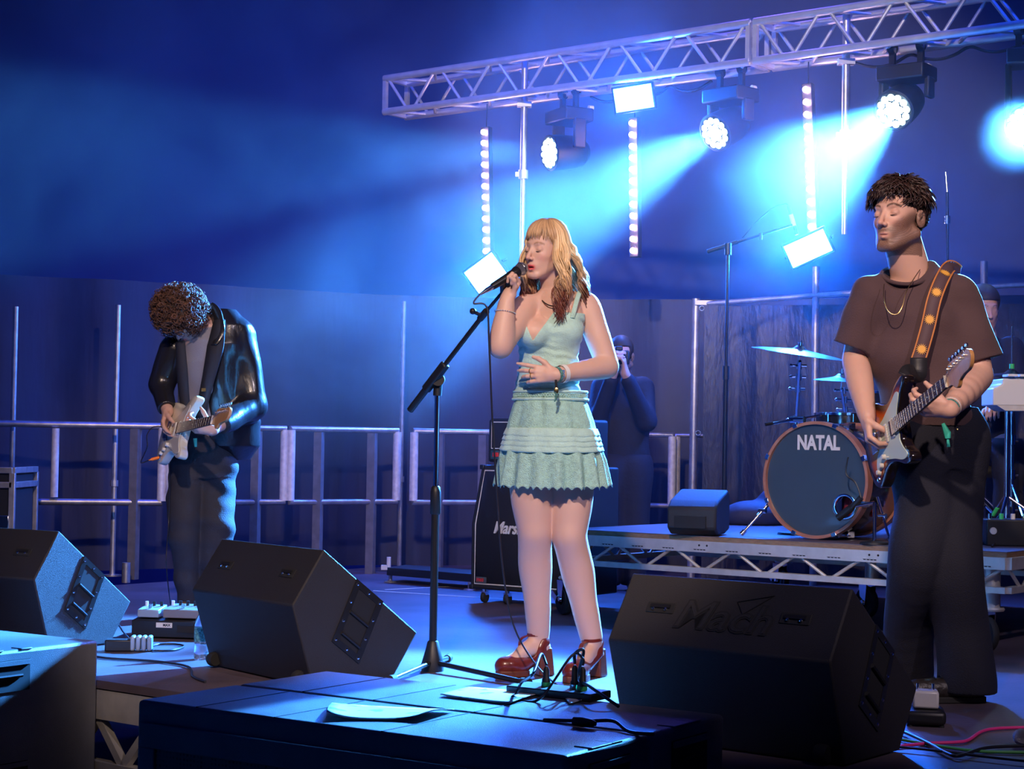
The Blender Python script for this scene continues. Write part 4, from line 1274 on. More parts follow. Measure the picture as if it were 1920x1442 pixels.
# --- hair
M['hair_long'] = mat('strand_hair', (.5, .3, .15), .38, attr='Col', spec=.6)
def hair_strand(mb, pts, r, c0, c1, n=4):
    """one tapering lock whose colour runs from c0 to c1"""
    o = len(mb.v); N = len(pts)
    mb.col = None
    rs = [r * (.5 + .9 * math.sin(PI * min(1, .18 + .82 * i / (N - 1)))) * (1 - .55 * (i / (N - 1)) ** 3) for i in range(N)]
    mb.tube(pts, rs, n)
    for i in range(N):
        t = i / (N - 1)
        cc = tuple(c0(t)[k] if callable(c0) else c0[k] * (1 - t) + c1[k] * t for k in range(3))
        mb.c += [cc] * n
mb = MB(); rr = random.Random(5)
def colr(base):
    def f(t):
        a = (.36 * base, .20 * base, .10 * base); b = (.80 * base, .55 * base, .30 * base); c = (.20 * base, .055 * base, .035 * base)
        if t < .25: k = t / .25; return tuple(a[i] * (1 - k) + b[i] * k for i in range(3))
        if t < .6: return b
        k = min(1, (t - .6) / .25); return tuple(b[i] * (1 - k) + c[i] * k for i in range(3))
    return f
def HT(x, y, z): return HC + HR @ (Vector((x, y, z)) * HS)
def scalp(phi, th, e=0.0):
    """phi: around the head from the face (0) ; th: from the crown (0) down"""
    return (math.sin(phi) * math.sin(th) * (.080 + e), -.018 + math.cos(phi) * math.sin(th) * (.100 + e), .040 + math.cos(th) * (.090 + e))
NS = 520
for i in range(NS):
    side = rr.choice((-1, 1)); phi = side * rr.uniform(.80 if side > 0 else 1.12, PI)
    e = rr.uniform(-.003, .010); part = rr.uniform(-.05, .07)
    pts = []
    for k in range(7):
        th = .05 + 1.50 * k / 6
        ph = phi * min(1, .55 + .12 * k) if abs(phi) > 1.2 else phi
        x, y, z = scalp(ph, th, e + .004 * math.sin(k))
        pts.append(HT(x, y, z))
    p = pts[-1]; prev = pts[-2]
    outw = Vector((p.x - HC.x, p.y - HC.y, 0)).normalized()
    front = abs(phi) < 1.75
    Ltot = rr.uniform(.22, .31) + (0.02 if front else .0)
    w0 = rr.uniform(0, 6.28); frq = rr.uniform(1.8, 2.4); am = rr.uniform(.011, .020)
    n_ = 14; tang = Vector((-outw.y, outw.x, 0)); clump = round(phi * 3.2) / 3.2
    for k in range(1, n_ + 1):
        t = k / n_; z = p.z - Ltot * t
        o_ = outw * (.010 * math.sin(t * PI * .8) + (.060 if not front else .012) * t + .010 * math.sin(t * PI)) + tang * am * math.sin(clump * 9 + t * PI * 2 * frq) * min(1, 2 * t) + outw * am * .6 * math.cos(clump * 9 + t * PI * 2 * frq)
        if front:   # lies on the chest in front of the shoulder
            o_ += Vector((0, -.075 * t ** 1.1, 0)) + outw * (-.018 * t)
        else:
            o_ += Vector((.02 * t, .05 * t, 0))
        pts.append(Vector((p.x, p.y, z)) + o_)
    hair_strand(mb, pts, rr.uniform(.0020, .0042), colr(rr.uniform(.6, 1.35)), None)
# fringe
for i in range(300):
    phi = rr.uniform(-1.3, 1.3); e = rr.uniform(.0, .007); pts = []
    end = rr.uniform(1.12, 1.50) + .42 * max(0, (abs(phi) - .6) / .7) ** 1.5
    for k in range(9):
        th = .10 + (end - .10) * k / 8
        x, y, z = scalp(phi * (.7 + .3 * k / 8), th, e + .006 * math.sin(PI * k / 8))
        pts.append(HT(x, y, z))
    b = rr.uniform(.8, 1.15)
    hair_strand(mb, pts, rr.uniform(.0014, .0030), lambda t, b=b: ((.46 + .30 * t) * b, (.27 + .22 * t) * b, (.14 + .13 * t) * b), None)
mb.build('hair', 'hair_long', singer, smooth=180)
# skull cap under the locks
Fh = Field(HC - Vector((.13, .14, .10)), HC + Vector((.13, .14, .16)), .0045)
Fh.ell(HT(0, -.020, .044), [.079 * HS, .098 * HS, .086 * HS], HR, 0)
hr_ = np.array(HR)
def capcut(X, Y, Z):
    px, py, pz = X - HC.x, Y - HC.y, Z - HC.z
    y = (px * hr_[0, 1] + py * hr_[1, 1] + pz * hr_[2, 1]) / HS; z = (px * hr_[0, 2] + py * hr_[1, 2] + pz * hr_[2, 2]) / HS
    return np.maximum(.098 - z - np.clip((.06 - y) * 2.2, -.0, .17), -.05).astype(np.float32)
Fh.carve(capcut)
M['hair_base'] = mat('hair_base', (.34, .19, .09), .6, bump=.5, bscale=80)
Fh.mesh('scalp_hair', 'hair_base', singer)

# ------------------------------------------------------------------ microphone in her hand and its stand
def w_(p): return p + SGO
root = empty('microphone', w_(mic_a), 'silver headed vocal microphone held to the singer\'s mouth', 'microphone')
a = Vector((0, 0, 0)); Lm = (mic_b - mic_a).length
M['mesh_grille'] = mat('microphone_mesh', (.45, .44, .46), .35, .8, bump=1.0, bscale=700)
MB().lathe(a, -md, [(0, .026), (.012, .0235), (.021, .014), (.0255, .002), (.024, -.012), (.020, -.020)], 28).build('grille', 'mesh_grille', root, smooth=80)
MB().lathe(a, -md, [(.0262, .003), (.0272, .0), (.0262, -.003)], 28).build('grille_band', 'silver', root)
MB().lathe(a, md, [(.020, .020), (.0225, .026), (.0175, .045), (.0135, .155), (.0125, .158), (0, .158)], 24).build('handle', 'black_metal', root, smooth=50)
MB().lathe(a, md, [(.0095, .158), (.0095, .185), (.007, .20), (.004, .225), (0, .225)], 16).build('connector', 'silver', root, smooth=50)
ce = w_(mic_a + md * .225)
cable([ce, ce + md * .03 - ZS * .02, W(912, 575, 6.60), W(917, 640, 6.6), W(922, 760, 6.62), W(930, 900, 6.66), W(942, 1060, 6.7), W(962, 1170, 6.72), W(1000, 1240, 6.72), G(1040, 1281, .006), G(1075, 1296, .006)], .0036, 'cable_blue', 'microphone cable hanging from the singer\'s microphone down to the floor')

root = empty('microphone_stand', G(811, 1258), 'tall black boom microphone stand reaching up to the singer\'s hand', 'microphone stand')
o = G(811, 1258)
pt = lambda px, py, d=7.05: W(px, py, d) - o
col_top = pt(820, 742); bo = Vector((0, 0, 0))
MB().cyl(ZS * .05, ZS * 0 + col_top * .62 + Vector((0, 0, 0)), .0155, n=16).build('lower_tube', 'black_metal', root)
MB().cyl(col_top * .62, col_top, .011, n=16).build('upper_tube', 'chrome', root)
k = col_top * .62; MB().lathe(k, ZS, [(.016, -.06), (.021, -.055), (.021, .03), (.017, .05), (.012, .055)], 20).build('clutch', 'black', root, smooth=50)
MB().lathe(ZS * .0, ZS, [(.045, .0), (.045, .03), (.036, .06), (.022, .115), (.018, .12)], 24).build('base_hub', 'black', root, smooth=50)
for px, py in ((985, 1287), (735, 1281), (800, 1232)):
    e = (G(px, py) if py > 1240 else Vector((o.x + .05, o.y + .30, 0))) - o; e.z = .014
    MB().cyl(ZS * .035, e, .0105, n=12).build('leg', 'black_metal', root)
    MB().cyl(e - (e.normalized() * .02), e + e.normalized() * .022, .017, n=14).build('foot', 'rubber', root)
pv = pt(822, 712)
low, cl, up_ = pt(769, 769, 7.12), pt(905, 592, 6.84), pt(943, 547, 6.74)
MB().cyl(low, low.lerp(cl, .27), .0145, n=14).build('counterweight', 'black_metal', root)
MB().cyl(low.lerp(cl, .25), cl, .0095, n=14).build('boom_arm', 'black_metal', root)
MB().cyl(cl, up_, .0065, n=12).build('boom_extension', 'black_metal', root)
mb = MB(); mb.beam(low.lerp(cl, .22), low.lerp(cl, .50), .030, .034); mb.build('boom_clamp', 'black', root, bev=.006)
MB().cyl(pv + Vector((0, -.035, 0)), pv + Vector((0, .03, 0)), .026, n=20).cyl(pv, col_top, .018, n=14).build('pivot', 'black', root)
MB().cyl(pt(826, 697) + Vector((.0, -.05, 0)), pt(826, 697) + Vector((0, -.02, 0)), .014, n=14).build('knob', 'chrome', root)
MB().cyl(cl - (up_ - cl).normalized() * .02, cl + (up_ - cl).normalized() * .03, .014, n=14).cyl(cl, cl + Vector((-.035, -.01, .015)), .008, n=10).sph(cl + Vector((-.038, -.01, .016)), .013, 12).build('extension_clutch', 'black', root)
MB().cyl(up_, w_(mic_a.lerp(mic_b, .62)) - o, .011, .013, n=12).build('microphone_clip', 'black', root)
for nm in ():
    pass
# ------------------------------------------------------------------ electric guitars
def guitar(center, n, f, s, body_m, guard_m, lab, board_m, edge_m=None):
    n = Vector(n).normalized(); f = Vector(f); f = (f - n * f.dot(n)).normalized(); w = f.cross(n)
    w = -w if w.z < 0 else w
    fz = n.cross(w)   # right handed local z
    root = bpy.data.objects.new('electric_guitar', None); C.objects.link(root)
    tag(root, lab, 'guitar')
    Rm = Matrix((n, w, fz)).transposed()
    flip = 1 if fz.dot(f) > 0 else -1
    root.matrix_world = Matrix.Translation(center) @ Rm.to_4x4() @ Matrix.Scale(s, 4)
    z = flip
    ox = -.20
    ol = [(0, 0), (.008, .07), (.045, .125), (.095, .150), (.145, .145), (.195, .120), (.240, .108), (.285, .122), (.335, .150), (.385, .160), (.412, .150), (.410, .130), (.370, .100), (.335, .062), (.322, .034),
          (.322, -.034), (.318, -.060), (.330, -.090), (.358, -.118), (.366, -.140), (.350, -.154), (.305, -.150), (.255, -.125), (.205, -.112), (.160, -.125), (.115, -.155), (.075, -.165), (.035, -.140), (.008, -.08)]
    sm = [(p.x, p.y) for p in catmull([(x, y, 0) for x, y in ol + ol[:1]], 4)][:-1]
    P = [(x + ox, y) for x, y in sm]
    def ring_(k, zz): # shrink toward the centre line for the rounded edge
        out = []
        for i, (x, y) in enumerate(P):
            q = Vector(P[(i + 1) % len(P)]) - Vector(P[i - 1]); nn = Vector((-q.y, q.x)).normalized()
            out.append(Vector((x + nn.x * -k * -1, y + nn.y * -k * -1, zz * z)))
        return out
    mb = MB()
    area = sum(P[i][0] * P[(i + 1) % len(P)][1] - P[(i + 1) % len(P)][0] * P[i][1] for i in range(len(P)))
    sg = 1 if area > 0 else -1
    rows = [ring_(.007 * sg, -.022), ring_(.002 * sg, -.019), ring_(0, -.012), ring_(0, .012), ring_(.002 * sg, .019), ring_(.007 * sg, .022)]
    mb.grid(rows, closed_u=True)
    o0 = len(mb.v)
    mb.f.append(tuple(range(5 * len(P), 6 * len(P)))); mb.mi.append(0); mb.f.append(tuple(range(len(P)))[::-1]); mb.mi.append(0)
    if edge_m:
        mb.col = None; c = []
        for v in mb.v:
            d = min(math.hypot(v[0] - a, v[1] - b) for a, b in P)
            t = min(1, d / .05 + max(0, abs(v[2]) - .0215) * 0)
            c.append((.0, .0, .0))
        # triangulated face needs inner vertices for the burst : add concentric rings
        mb = MB(); cols = []
        def inner(k, zz):
            return [Vector(((x + .0) * (1 - k) + (-.03) * k, y * (1 - k), zz * z)) for x, y in [(p.x, p.y) for p in ring_(.007 * sg, 0)]]
        rows = [inner(.9, -.022), ring_(.007 * sg, -.022), ring_(.002 * sg, -.019), ring_(0, -.012), ring_(0, .012), ring_(.002 * sg, .019), inner(0, .022), inner(.12, .0225), inner(.28, .0228), inner(.5, .023), inner(.97, .023)]
        cc = [(.01, .006, .005)] * 7 + [(.05, .012, .006), (.62, .10, .01), (.80, .28, .03), (.85, .38, .06)]
        mb.grid(rows, closed_u=True)
        for r_, q in zip(rows, cc): mb.c += [q] * len(r_)
    b = mb.build('body', body_m, root, smooth=40)
    gd = [(.105, -.125), (.13, -.100), (.165, -.088), (.20, -.095), (.25, -.110), (.30, -.130), (.335, -.132), (.345, -.118), (.322, -.09), (.306, -.055), (.312, -.03), (.312, .03), (.325, .06), (.345, .085), (.355, .105), (.335, .115), (.29, .095), (.245, .078), (.20, .06), (.165, .05), (.145, .02), (.135, -.03), (.10, -.06), (.085, -.10)]
    gp = [(p.x + ox, p.y) for p in catmull([(x, y, 0) for x, y in gd + gd[:1]], 3)][:-1]
    MB().prism(gp, (0, 0, .0225 * z), (1, 0, 0), (0, 1, 0), (0, 0, z), .003).build('pickguard', guard_m, root)
    for k, (x, a) in enumerate(((.155, -12), (.215, 0), (.275, 0))):
        MB().box((x + ox, 0, .028 * z), (.018, .070, .008), Matrix.Rotation(R(a), 3, 'Z')).build('pickup', 'white' if guard_m != 'white' else 'cream', root, bev=.003)
    MB().box((.10 + ox, 0, .027 * z), (.045, .075, .008)).build('bridge', 'chrome', root, bev=.002)
    for x, y in ((.165, -.075), (.135, -.098), (.105, -.115)):
        MB().lathe((x + ox, y, .025 * z), (0, 0, z), [(.011, 0), (.010, .006), (.0085, .014), (0, .015)], 18).build('knob', 'white', root, smooth=50)
    MB().lathe((.08 + ox, -.135, .022 * z), (0, 0, z), [(.012, 0), (.010, .004), (.005, .003)], 16).build('jack_plate', 'chrome', root)
    MB().box((.195 + ox, -.085, .030 * z), (.004, .004, .012)).build('pickup_switch', 'white', root)
    # neck
    x0, x1 = .265 + ox, .735 + ox; nb = MB(); rows = []
    for i in range(11):
        x = x0 + (x1 - x0) * i / 10; hw = .0275 - .0065 * i / 10; row = []
        for k in range(9):
            t = PI * k / 8; row.append(Vector((x, -hw * math.cos(t), (.030 - .019 * math.sin(t)) * z)))
        rows.append(row)
    nb.grid(rows); M.setdefault('maple', mat('maple_neck', (.62, .30, .10), .32, coat=.5, stretch=(10, 1, 1), var=.1, vscale=10))
    nb.add([rows[0][0], rows[0][-1], rows[-1][-1], rows[-1][0]], [(0, 1, 2, 3)])
    nb.build('neck', 'maple', root)
    fb = MB(); fb.add([(x0 - .005, -.0275, .030 * z), (x0 - .005, .0275, .030 * z), (x1, .021, .030 * z), (x1, -.021, .030 * z), (x0 - .005, -.0275, .036 * z), (x0 - .005, .0275, .036 * z), (x1, .021, .036 * z), (x1, -.021, .036 * z)],
                      [(3, 2, 1, 0), (4, 5, 6, 7), (0, 1, 5, 4), (1, 2, 6, 5), (2, 3, 7, 6), (3, 0, 4, 7)])
    fb.build('fretboard', board_m, root)
    fr = MB(); sc = .648
    for i in range(1, 22):
        x = x1 - sc * (1 - 2 ** (-i / 12)) ; hw = .0275 - .0065 * (x - x0) / (x1 - x0)
        if x > x0: fr.box((x, 0, .0368 * z), (.0022, hw * 2, .0016))
    fr.build('frets', 'chrome', root)
    dt = MB()
    for i in (3, 5, 7, 9, 15):
        x = x1 - sc * (1 - 2 ** (-(i - .5) / 12)); dt.lathe((x, 0, .0362 * z), (0, 0, z), [(0, .0006), (.003, .0006), (.003, 0)], 10)
    dt.build('fret_dots', 'white', root)
    MB().box((x1 + .002, 0, .036 * z), (.004, .043, .008)).build('nut', 'white', root)
    hs = [(.735, -.022), (.765, -.024), (.785, -.040), (.80, -.047), (.815, -.040), (.826, -.028), (.86, -.020), (.895, -.018), (.918, -.006), (.930, .018), (.925, .040), (.905, .050), (.88, .046), (.84, .050), (.795, .052), (.762, .048), (.750, .030), (.735, .022)]
    hp = [(p.x + ox, p.y) for p in catmull([(x, y, 0) for x, y in hs + hs[:1]], 3)][:-1]
    MB().prism(hp, (0, 0, .018 * z), (1, 0, 0), (0, 1, 0), (0, 0, z), .014).build('headstock', 'maple', root, bev=.002)
    for i in range(6):
        x = .765 + i * .0255 + ox; y = .038 - .003 * i * 0
        MB().cyl((x, y - .004, .032 * z), (x, y - .004, .042 * z), .0035, n=10).cyl((x, .048, .020 * z), (x, .066, .020 * z), .003, n=8).box((x, .070, .020 * z), (.013, .010, .008)).build('tuning_peg', 'chrome', root, bev=.001)
    st = MB()
    for i in range(6):
        y0 = -.026 + i * .0104; y1 = -.0175 + i * .007
        st.tube([(.10 + ox, y0, .034 * z), (x1, y1, .0395 * z), (.765 + (5 - i) * .0 + i * .0255 + ox, .034, .037 * z)], .0006, 4)
    st.build('strings', 'chrome', root)
    return root, Matrix.Translation(center) @ Rm.to_4x4() @ Matrix.Scale(s, 4), z
M['sunburst'] = mat('sunburst_lacquer', (.5, .1, .02), .15, coat=.8, attr='Col')
M['mintguard'] = mat('pale_green_pickguard', (.62, .74, .64), .3)
M['rosewood'] = mat('rosewood', (.07, .035, .035), .5, stretch=(10, 1, 1), var=.2, vscale=10)
GTR, GM, GZ = guitar(W(1672, 815, 6.28), (.2, -.92, .335), (-.95, -.25, -.02), .97, 'sunburst', 'mintguard', 'sunburst electric guitar with pale pickguard played by the man in brown', 'rosewood', 'sunburst')
GTL, GLM, GLZ = guitar(W(335, 808, 8.70), (.51, -.855, .08), (-.83, -.50, .25), 1.0, 'cream', 'cream', 'cream white electric guitar held by the bowed guitarist in a leather jacket', 'rosewood')
# ------------------------------------------------------------------ the man in the brown T-shirt
DM = 6.45
MO = Vector((W(1760, 1318, DM).x, DM, 0))
def Q_(px, py, dd=0.0): return W(px, py, DM + dd) - MO
man = empty('person', MO, 'bearded man in a dark brown T-shirt playing a sunburst guitar on a sun patterned strap', 'person')
MC = Q_(1684, 411, 0); MR = head_rot(R(44), R(4), R(-2)); MS = 1.11
F = Field((-.42, -.90, -.01), (.34, .48, 1.92), .0036)
T = add_head(F, MC, MR, MS, male=True)
nk = Q_(1712, 530, .05)
F.rc(MC + MR @ Vector((0, -.022, -.055)) * MS, nk, .067, .076, .02)
shR, shL = Q_(1628, 568, .03), Q_(1806, 562, .0)
F.rc(nk + Vector((0, 0, -.02)), shR, .05, .040, .03); F.rc(nk + Vector((0, 0, -.02)), shL, .05, .040, .03)
tz = lambda py: Q_(1720, py).z
F.loft([(tz(800), Q_(1750, 800).x, .03, .13, .09), (tz(700), Q_(1728, 700).x, .03, .15, .10), (tz(600), Q_(1720, 600).x, .03, .16, .10), (tz(560), Q_(1716, 555).x, .04, .12, .07)], R(-18), .02)
elR, wrR = Q_(1604, 675, .06), Q_(1626, 782, -.12)
limb(F, [shR, shR.lerp(elR, .5), elR], [.050, .050, .043]); limb(F, [elR, elR.lerp(wrR, .35), wrR], [.044, .045, .029])
elL, wrL = Q_(1836, 706, -.05), Q_(1779, 768, -.40)
limb(F, [shL, shL.lerp(elL, .5), elL], [.052, .052, .046]); limb(F, [elL, elL.lerp(wrL, .35), wrL], [.046, .048, .030])
add_hand(F, wrR, Q_(1632, 850, -.16) - Q_(1626, 782, -.12), Vector((1, -.1, .1)), 1, [(.85, .75, .3), (.9, .75, .3), (.95, .7, .35), (1.0, .7, .35)], 1.0, thumb=((.7, .35, .7), (.5, .0, .9), (.35, -.2, .9)), spread=.03, rwr=.029)
add_hand(F, wrL, Vector((-1, -.12, .10)), Vector((.0, .85, .55)), -1, [(.5, 1.0, .8), (.55, 1.05, .8), (.6, 1.0, .8), (.65, 1.0, .8)], 1.0, thumb=((.6, .5, .5), (.7, .3, .7), (.6, .2, .8)), spread=.03, rwr=.030)
# thighs and shins carried on inside the trousers
kR, aR = Q_(1722, 1050, -.06), Q_(1706, 1262, .27); kL, aL = Q_(1788, 1060, -.06), Q_(1812, 1290, -.06)
hR_, hL_ = Q_(1712, 815, .03), Q_(1795, 815, .03)
limb(F, [hR_, Q_(1735, 930, .0), kR, Q_(1704, 1170, .12), Q_(1706, 1262, .27)], [.06, .055, .045, .04, .035]); limb(F, [hL_, Q_(1785, 930, .03), kL, Q_(1803, 1180, -.02), Q_(1812, 1290, -.06)], [.06, .055, .045, .04, .035])
col = lambda P: face_colour(P, MC, MR, MS, SKIN_M, (.50, .20, .17), brow=(.07, .035, .025), beard=(.095, .045, .032), blush=(.72, .28, .22))
F.mesh('body', 'skin', man, col)
lash_lines(T, man)
# T-shirt
M['brown_tee'] = mat('brown_cotton', (.085, .045, .050), .85, bump=.25, bscale=260, sheen=.08, var=.06, vscale=6)
fw = folds([(14, 4, 22, 0, .6), (26, 10, -18, 1.3, .5), (9, 5, 40, .4, .5), (40, 10, 30, 2, .25)], .0075)
F = Field((-.46, -.30, tz(800)), (.34, .34, tz(470)), .0045)
rows = [(tz(798), Q_(1742, 800).x, .02, .160, .125), (tz(760), Q_(1736, 760).x, .02, .163, .128), (tz(700), Q_(1727, 700).x, .02, .178, .130), (tz(640), Q_(1722, 640).x, .02, .188, .132), (tz(595), Q_(1718, 600).x, .03, .198, .125),
        (tz(558), Q_(1718, 550).x, .035, .200, .110), (tz(530), Q_(1716, 525).x, .04, .160, .095), (tz(508), Q_(1714, 508).x, .045, .112, .085), (tz(488), Q_(1712, 488).x, .05, .085, .075)]
F.loft(rows, R(-16), 0.0, warp=fw)
def sleeve(a, b, ra, rb):
    a, b = _v(a), _v(b); ax = (b - a); L = float(np.linalg.norm(ax)); ax = ax / L
    S, X, Y, Z = F.sl(np.minimum(a, b) - rb, np.maximum(a, b) + rb)
    t = (X - a[0]) * ax[0] + (Y - a[1]) * ax[1] + (Z - a[2]) * ax[2]
    tc = np.clip(t, 0, L); d = np.sqrt((X - a[0] - ax[0] * tc) ** 2 + (Y - a[1] - ax[1] * tc) ** 2 + (Z - a[2] - ax[2] * tc) ** 2) - (ra + (rb - ra) * tc / L) + fw(X, Y, Z) * .8
    d = np.maximum(d, t - L)
    F.put(S, d, .035, 'add')
sleeve(shR + Vector((.012, 0, .012)), Q_(1600, 652, .05), .084, .073)
sleeve(shL + Vector((-.02, 0, .015)), Q_(1834, 678, -.02), .078, .090)
# neck hole
nh = Q_(1699, 515, .0)
NR = Matrix.Rotation(R(-6), 3, 'Y') @ Matrix.Rotation(R(22), 3, 'X')
F.ell(nh + Vector((0, .02, .030)), (.086, .092, .062), NR, .006, 'sub')
F.mesh('t_shirt', 'brown_tee', man)
# collar rib
c = []
for i in range(48):
    t = 2 * PI * i / 48; c.append(nh + Vector((0, .02, 0)) + NR @ Vector(((.085) * math.cos(t), .092 * math.sin(t), .006 - .012 * max(0, -math.sin(t)))))
MB().tube(c, .0075, 8, closed=True).build('collar', 'brown_tee', man)
# trousers
M['black_denim'] = mat('black_denim', (.008, .009, .022), .85, bump=.3, bscale=220)
fp = folds([(26, 6, 8, 0, .6), (18, 8, 14, 1, .4), (45, 12, 5, 2, .3)], .006)
F = Field((-.36, -.28, .02), (.34, .46, tz(760)), .005)
F.loft([(tz(880), Q_(1755, 880).x, .04, .165, .13), (tz(820), Q_(1750, 820).x, .03, .170, .125), (tz(765), Q_(1745, 765).x, .03, .160, .115)], R(-12), 0)
limb(F, [hR_, Q_(1735, 930, .0), kR, Q_(1704, 1170, .12), Q_(1706, 1280, .27)], [.115, .106, .096, .080, .078], .03)
limb(F, [hL_, Q_(1785, 930, .03), kL, Q_(1803, 1180, -.02), Q_(1812, 1302, -.06)], [.112, .103, .094, .090, .098], .03)
S, X, Y, Z = F.sl(F.lo, F.lo + F.h * F.n, 0)
F.f = F.f + fp(X, Y, Z)
F.carve(lambda X, Y, Z: ((.035 - Z) + 0 * X + 0 * Y).astype(np.float32))
F.mesh('trousers', 'black_denim', man)
# belt loop details and rivet
MB().lathe(Q_(1795, 806, -.115), (0, -1, 0), [(0, .004), (.004, .003), (.005, 0)], 10).build('rivet', 'gold', man)
# ribbon hanging at the pocket
mb = MB(); mb.tube([Q_(1768, 794, -.125), Q_(1776, 812, -.13), Q_(1777, 822, -.13)], [.006, .013, .010], 8); mb.tube([Q_(1777, 820, -.13), Q_(1778, 838, -.13)], [.004, .007], 6)
M['teal'] = mat('teal_ribbon', (.05, .55, .42), .5); mb.build('pocket_ribbon', 'teal', man)
# boots
M['boot'] = mat('scuffed_black_leather', (.022, .018, .018), .42, bump=.3, bscale=60)
for an, toe in ((Vector((aR.x, aR.y, 0)), Vector((-.16, -.07, 0))), (Vector((aL.x, aL.y, 0)), Vector((-.185, -.03, 0)))):
    r0 = bpy.data.objects.new('boot', None); C.objects.link(r0); r0.parent = man
    f = Field([min(an[i], an[i] + toe[i]) - .10 for i in (0, 1)] + [-.01], [max(an[i], an[i] + toe[i]) + .10 for i in (0, 1)] + [.2], .0045)
    f.rc(an + Vector((.02, 0, .05)), an + toe + Vector((0, 0, .045)), .045, .038, .01); f.rc(an + Vector((0, 0, .06)), an + Vector((0, 0, .15)), .05, .05, .02)
    f.carve(lambda X, Y, Z: ((.018 - Z) + 0 * X + 0 * Y).astype(np.float32)); f.mesh('upper', 'boot', r0)
    d = toe.normalized(); q = Vector((d.y, -d.x, 0)); L = toe.length
    sp = [(-.06, -.038), (-.02, -.044), (L * .5, -.046), (L, -.040), (L + .035, -.018), (L + .04, 0), (L + .035, .018), (L, .040), (L * .5, .046), (-.02, .044), (-.06, .038), (-.068, 0)]
    MB().prism(sp, an + ZS * .001, d, q, ZS, .022).build('sole', 'rubber', r0, bev=.003)
    for k in range(4):
        a = an + d * (L * (.30 + .12 * k)) + ZS * (.102 - .006 * k); MB().tube([a - q * .022, a + ZS * .006, a + q * .022], .0025, 5).build('lace', 'black_matte', r0)
# hair : short tufts
mb = MB(); rr = random.Random(8)
def HT2(x, y, z): return MC + MR @ (Vector((x, y, z)) * MS)
def sc2(phi, th, e): return (math.sin(phi) * math.sin(th) * (.078 + e), -.018 + math.cos(phi) * math.sin(th) * (.098 + e), .042 + math.cos(th) * (.088 + e))
for i in range(1500):
    phi = rr.uniform(-PI, PI); front = abs(phi) < .95
    mx = 1.02 if front else (1.45 if abs(phi) < 1.7 else 2.35)
    th = math.acos(1 - rr.random() * (1 - math.cos(mx)))
    L = rr.uniform(.028, .050) * (1.0 if th < 1.2 else .6)
    pts = []; dth = L / .09
    sw = rr.uniform(-.5, .5); lift = rr.uniform(.6, 1.5); L *= rr.uniform(.8, 1.35)
    for k in range(5):
        t = k / 4; e = .002 + (.017 * math.sin(t * PI * .5) + .006 * t) * lift * (1 if th < 1.2 else .45)
        pts.append(HT2(*sc2(phi + sw * t, th + dth * t * (1 if not (th < .25) else .8), e)))
    b = rr.uniform(.6, 1.5)
    hair_strand(mb, pts, rr.uniform(.0020, .0036), lambda t, b=b: ((.026 + .02 * t) * b, (.013 + .009 * t) * b, (.011 + .007 * t) * b), None)
mb.build('hair', 'hair_long', man, smooth=180)
Fh = Field(MC - Vector((.15, .15, .12)), MC + Vector((.15, .15, .18)), .005)
Fh.ell(HT2(0, -.020, .044), [.079 * MS, .099 * MS, .088 * MS], MR, 0)
mr_ = np.array(MR)
def capcut2(X, Y, Z):
    px, py, pz = X - MC.x, Y - MC.y, Z - MC.z
    x = (px * mr_[0, 0] + py * mr_[1, 0] + pz * mr_[2, 0]) / MS
    y = (px * mr_[0, 1] + py * mr_[1, 1] + pz * mr_[2, 1]) / MS; z = (px * mr_[0, 2] + py * mr_[1, 2] + pz * mr_[2, 2]) / MS
    lim = np.where(y > .045, .070, np.where(y > .0, .028, -.045))
    return (lim - z).astype(np.float32)
Fh.carve(capcut2)
M['hair_dark'] = mat('dark_hair_base', (.03, .017, .013), .6)
Fh.mesh('scalp_hair', 'hair_dark', man)
# chain necklace over the T-shirt
pts = [Q_(1657, 533, -.07), Q_(1656, 555, -.105), Q_(1661, 578, -.125), Q_(1671, 589, -.13), Q_(1683, 588, -.13), Q_(1692, 572, -.125), Q_(1698, 548, -.105), Q_(1712, 524, -.07), Q_(1724, 506, -.03)]
MB().tube(catmull([p + Vector((0, -.008, 0)) for p in pts], 6), .0016, 5).build('necklace', 'gold', man)
band(wrL, elL, .03, .032, .012, 'print_band', 'wristband', par=man); band(wrL, elL, .09, .033, .022, 'paper', 'wristband', par=man)

# guitar strap with three suns
M['strap_brown'] = mat('strap_webbing', (.10, .055, .065), .7); M['strap_edge'] = mat('strap_edge_orange', (.62, .22, .06), .6); M['sun'] = mat('sun_embroidery', (.85, .42, .07), .6); M['strap_end'] = mat('strap_leather_end', (.02, .02, .025), .5)
strap = empty('guitar_strap', Q_(1768, 505, -.05) + MO, 'brown guitar strap with orange edges and embroidered yellow suns', 'strap')
so = strap.location
sp = [Q_(1800, 512, .10), Q_(1783, 500, .02), Q_(1768, 520, -.085), Q_(1752, 560, -.135), Q_(1740, 612, -.150), Q_(1728, 655, -.155), Q_(1721, 676, -.160)]
sp = [p + MO - so for p in sp]; cp = catmull(sp, 8)
def ribbon(cp, hw, out, name, m, t0=0, t1=1, offc=0.0, lift=0.0, thick=.003):
    n = len(cp); rows = []
    for i in range(int(t0 * (n - 1)), int(t1 * (n - 1)) + 1):
        t = (cp[min(i + 1, n - 1)] - cp[max(i - 1, 0)]).normalized(); nn = Vector(out); nn = (nn - t * nn.dot(t)).normalized(); s = t.cross(nn)
        c = cp[i] + s * offc + nn * lift
        rows.append([c - s * hw, c + s * hw])
    mb = MB(); mb.grid(rows); return mb.build(name, m, strap, smooth=180, thick=thick)
outn = (-.15, -1, .15)
ribbon(cp, .027, outn, 'webbing', 'strap_brown')
for sg in (-1, 1): ribbon(cp, .0028, outn, 'edge_stripe', 'strap_edge', offc=sg * .0235, lift=.0022, thick=.0015)
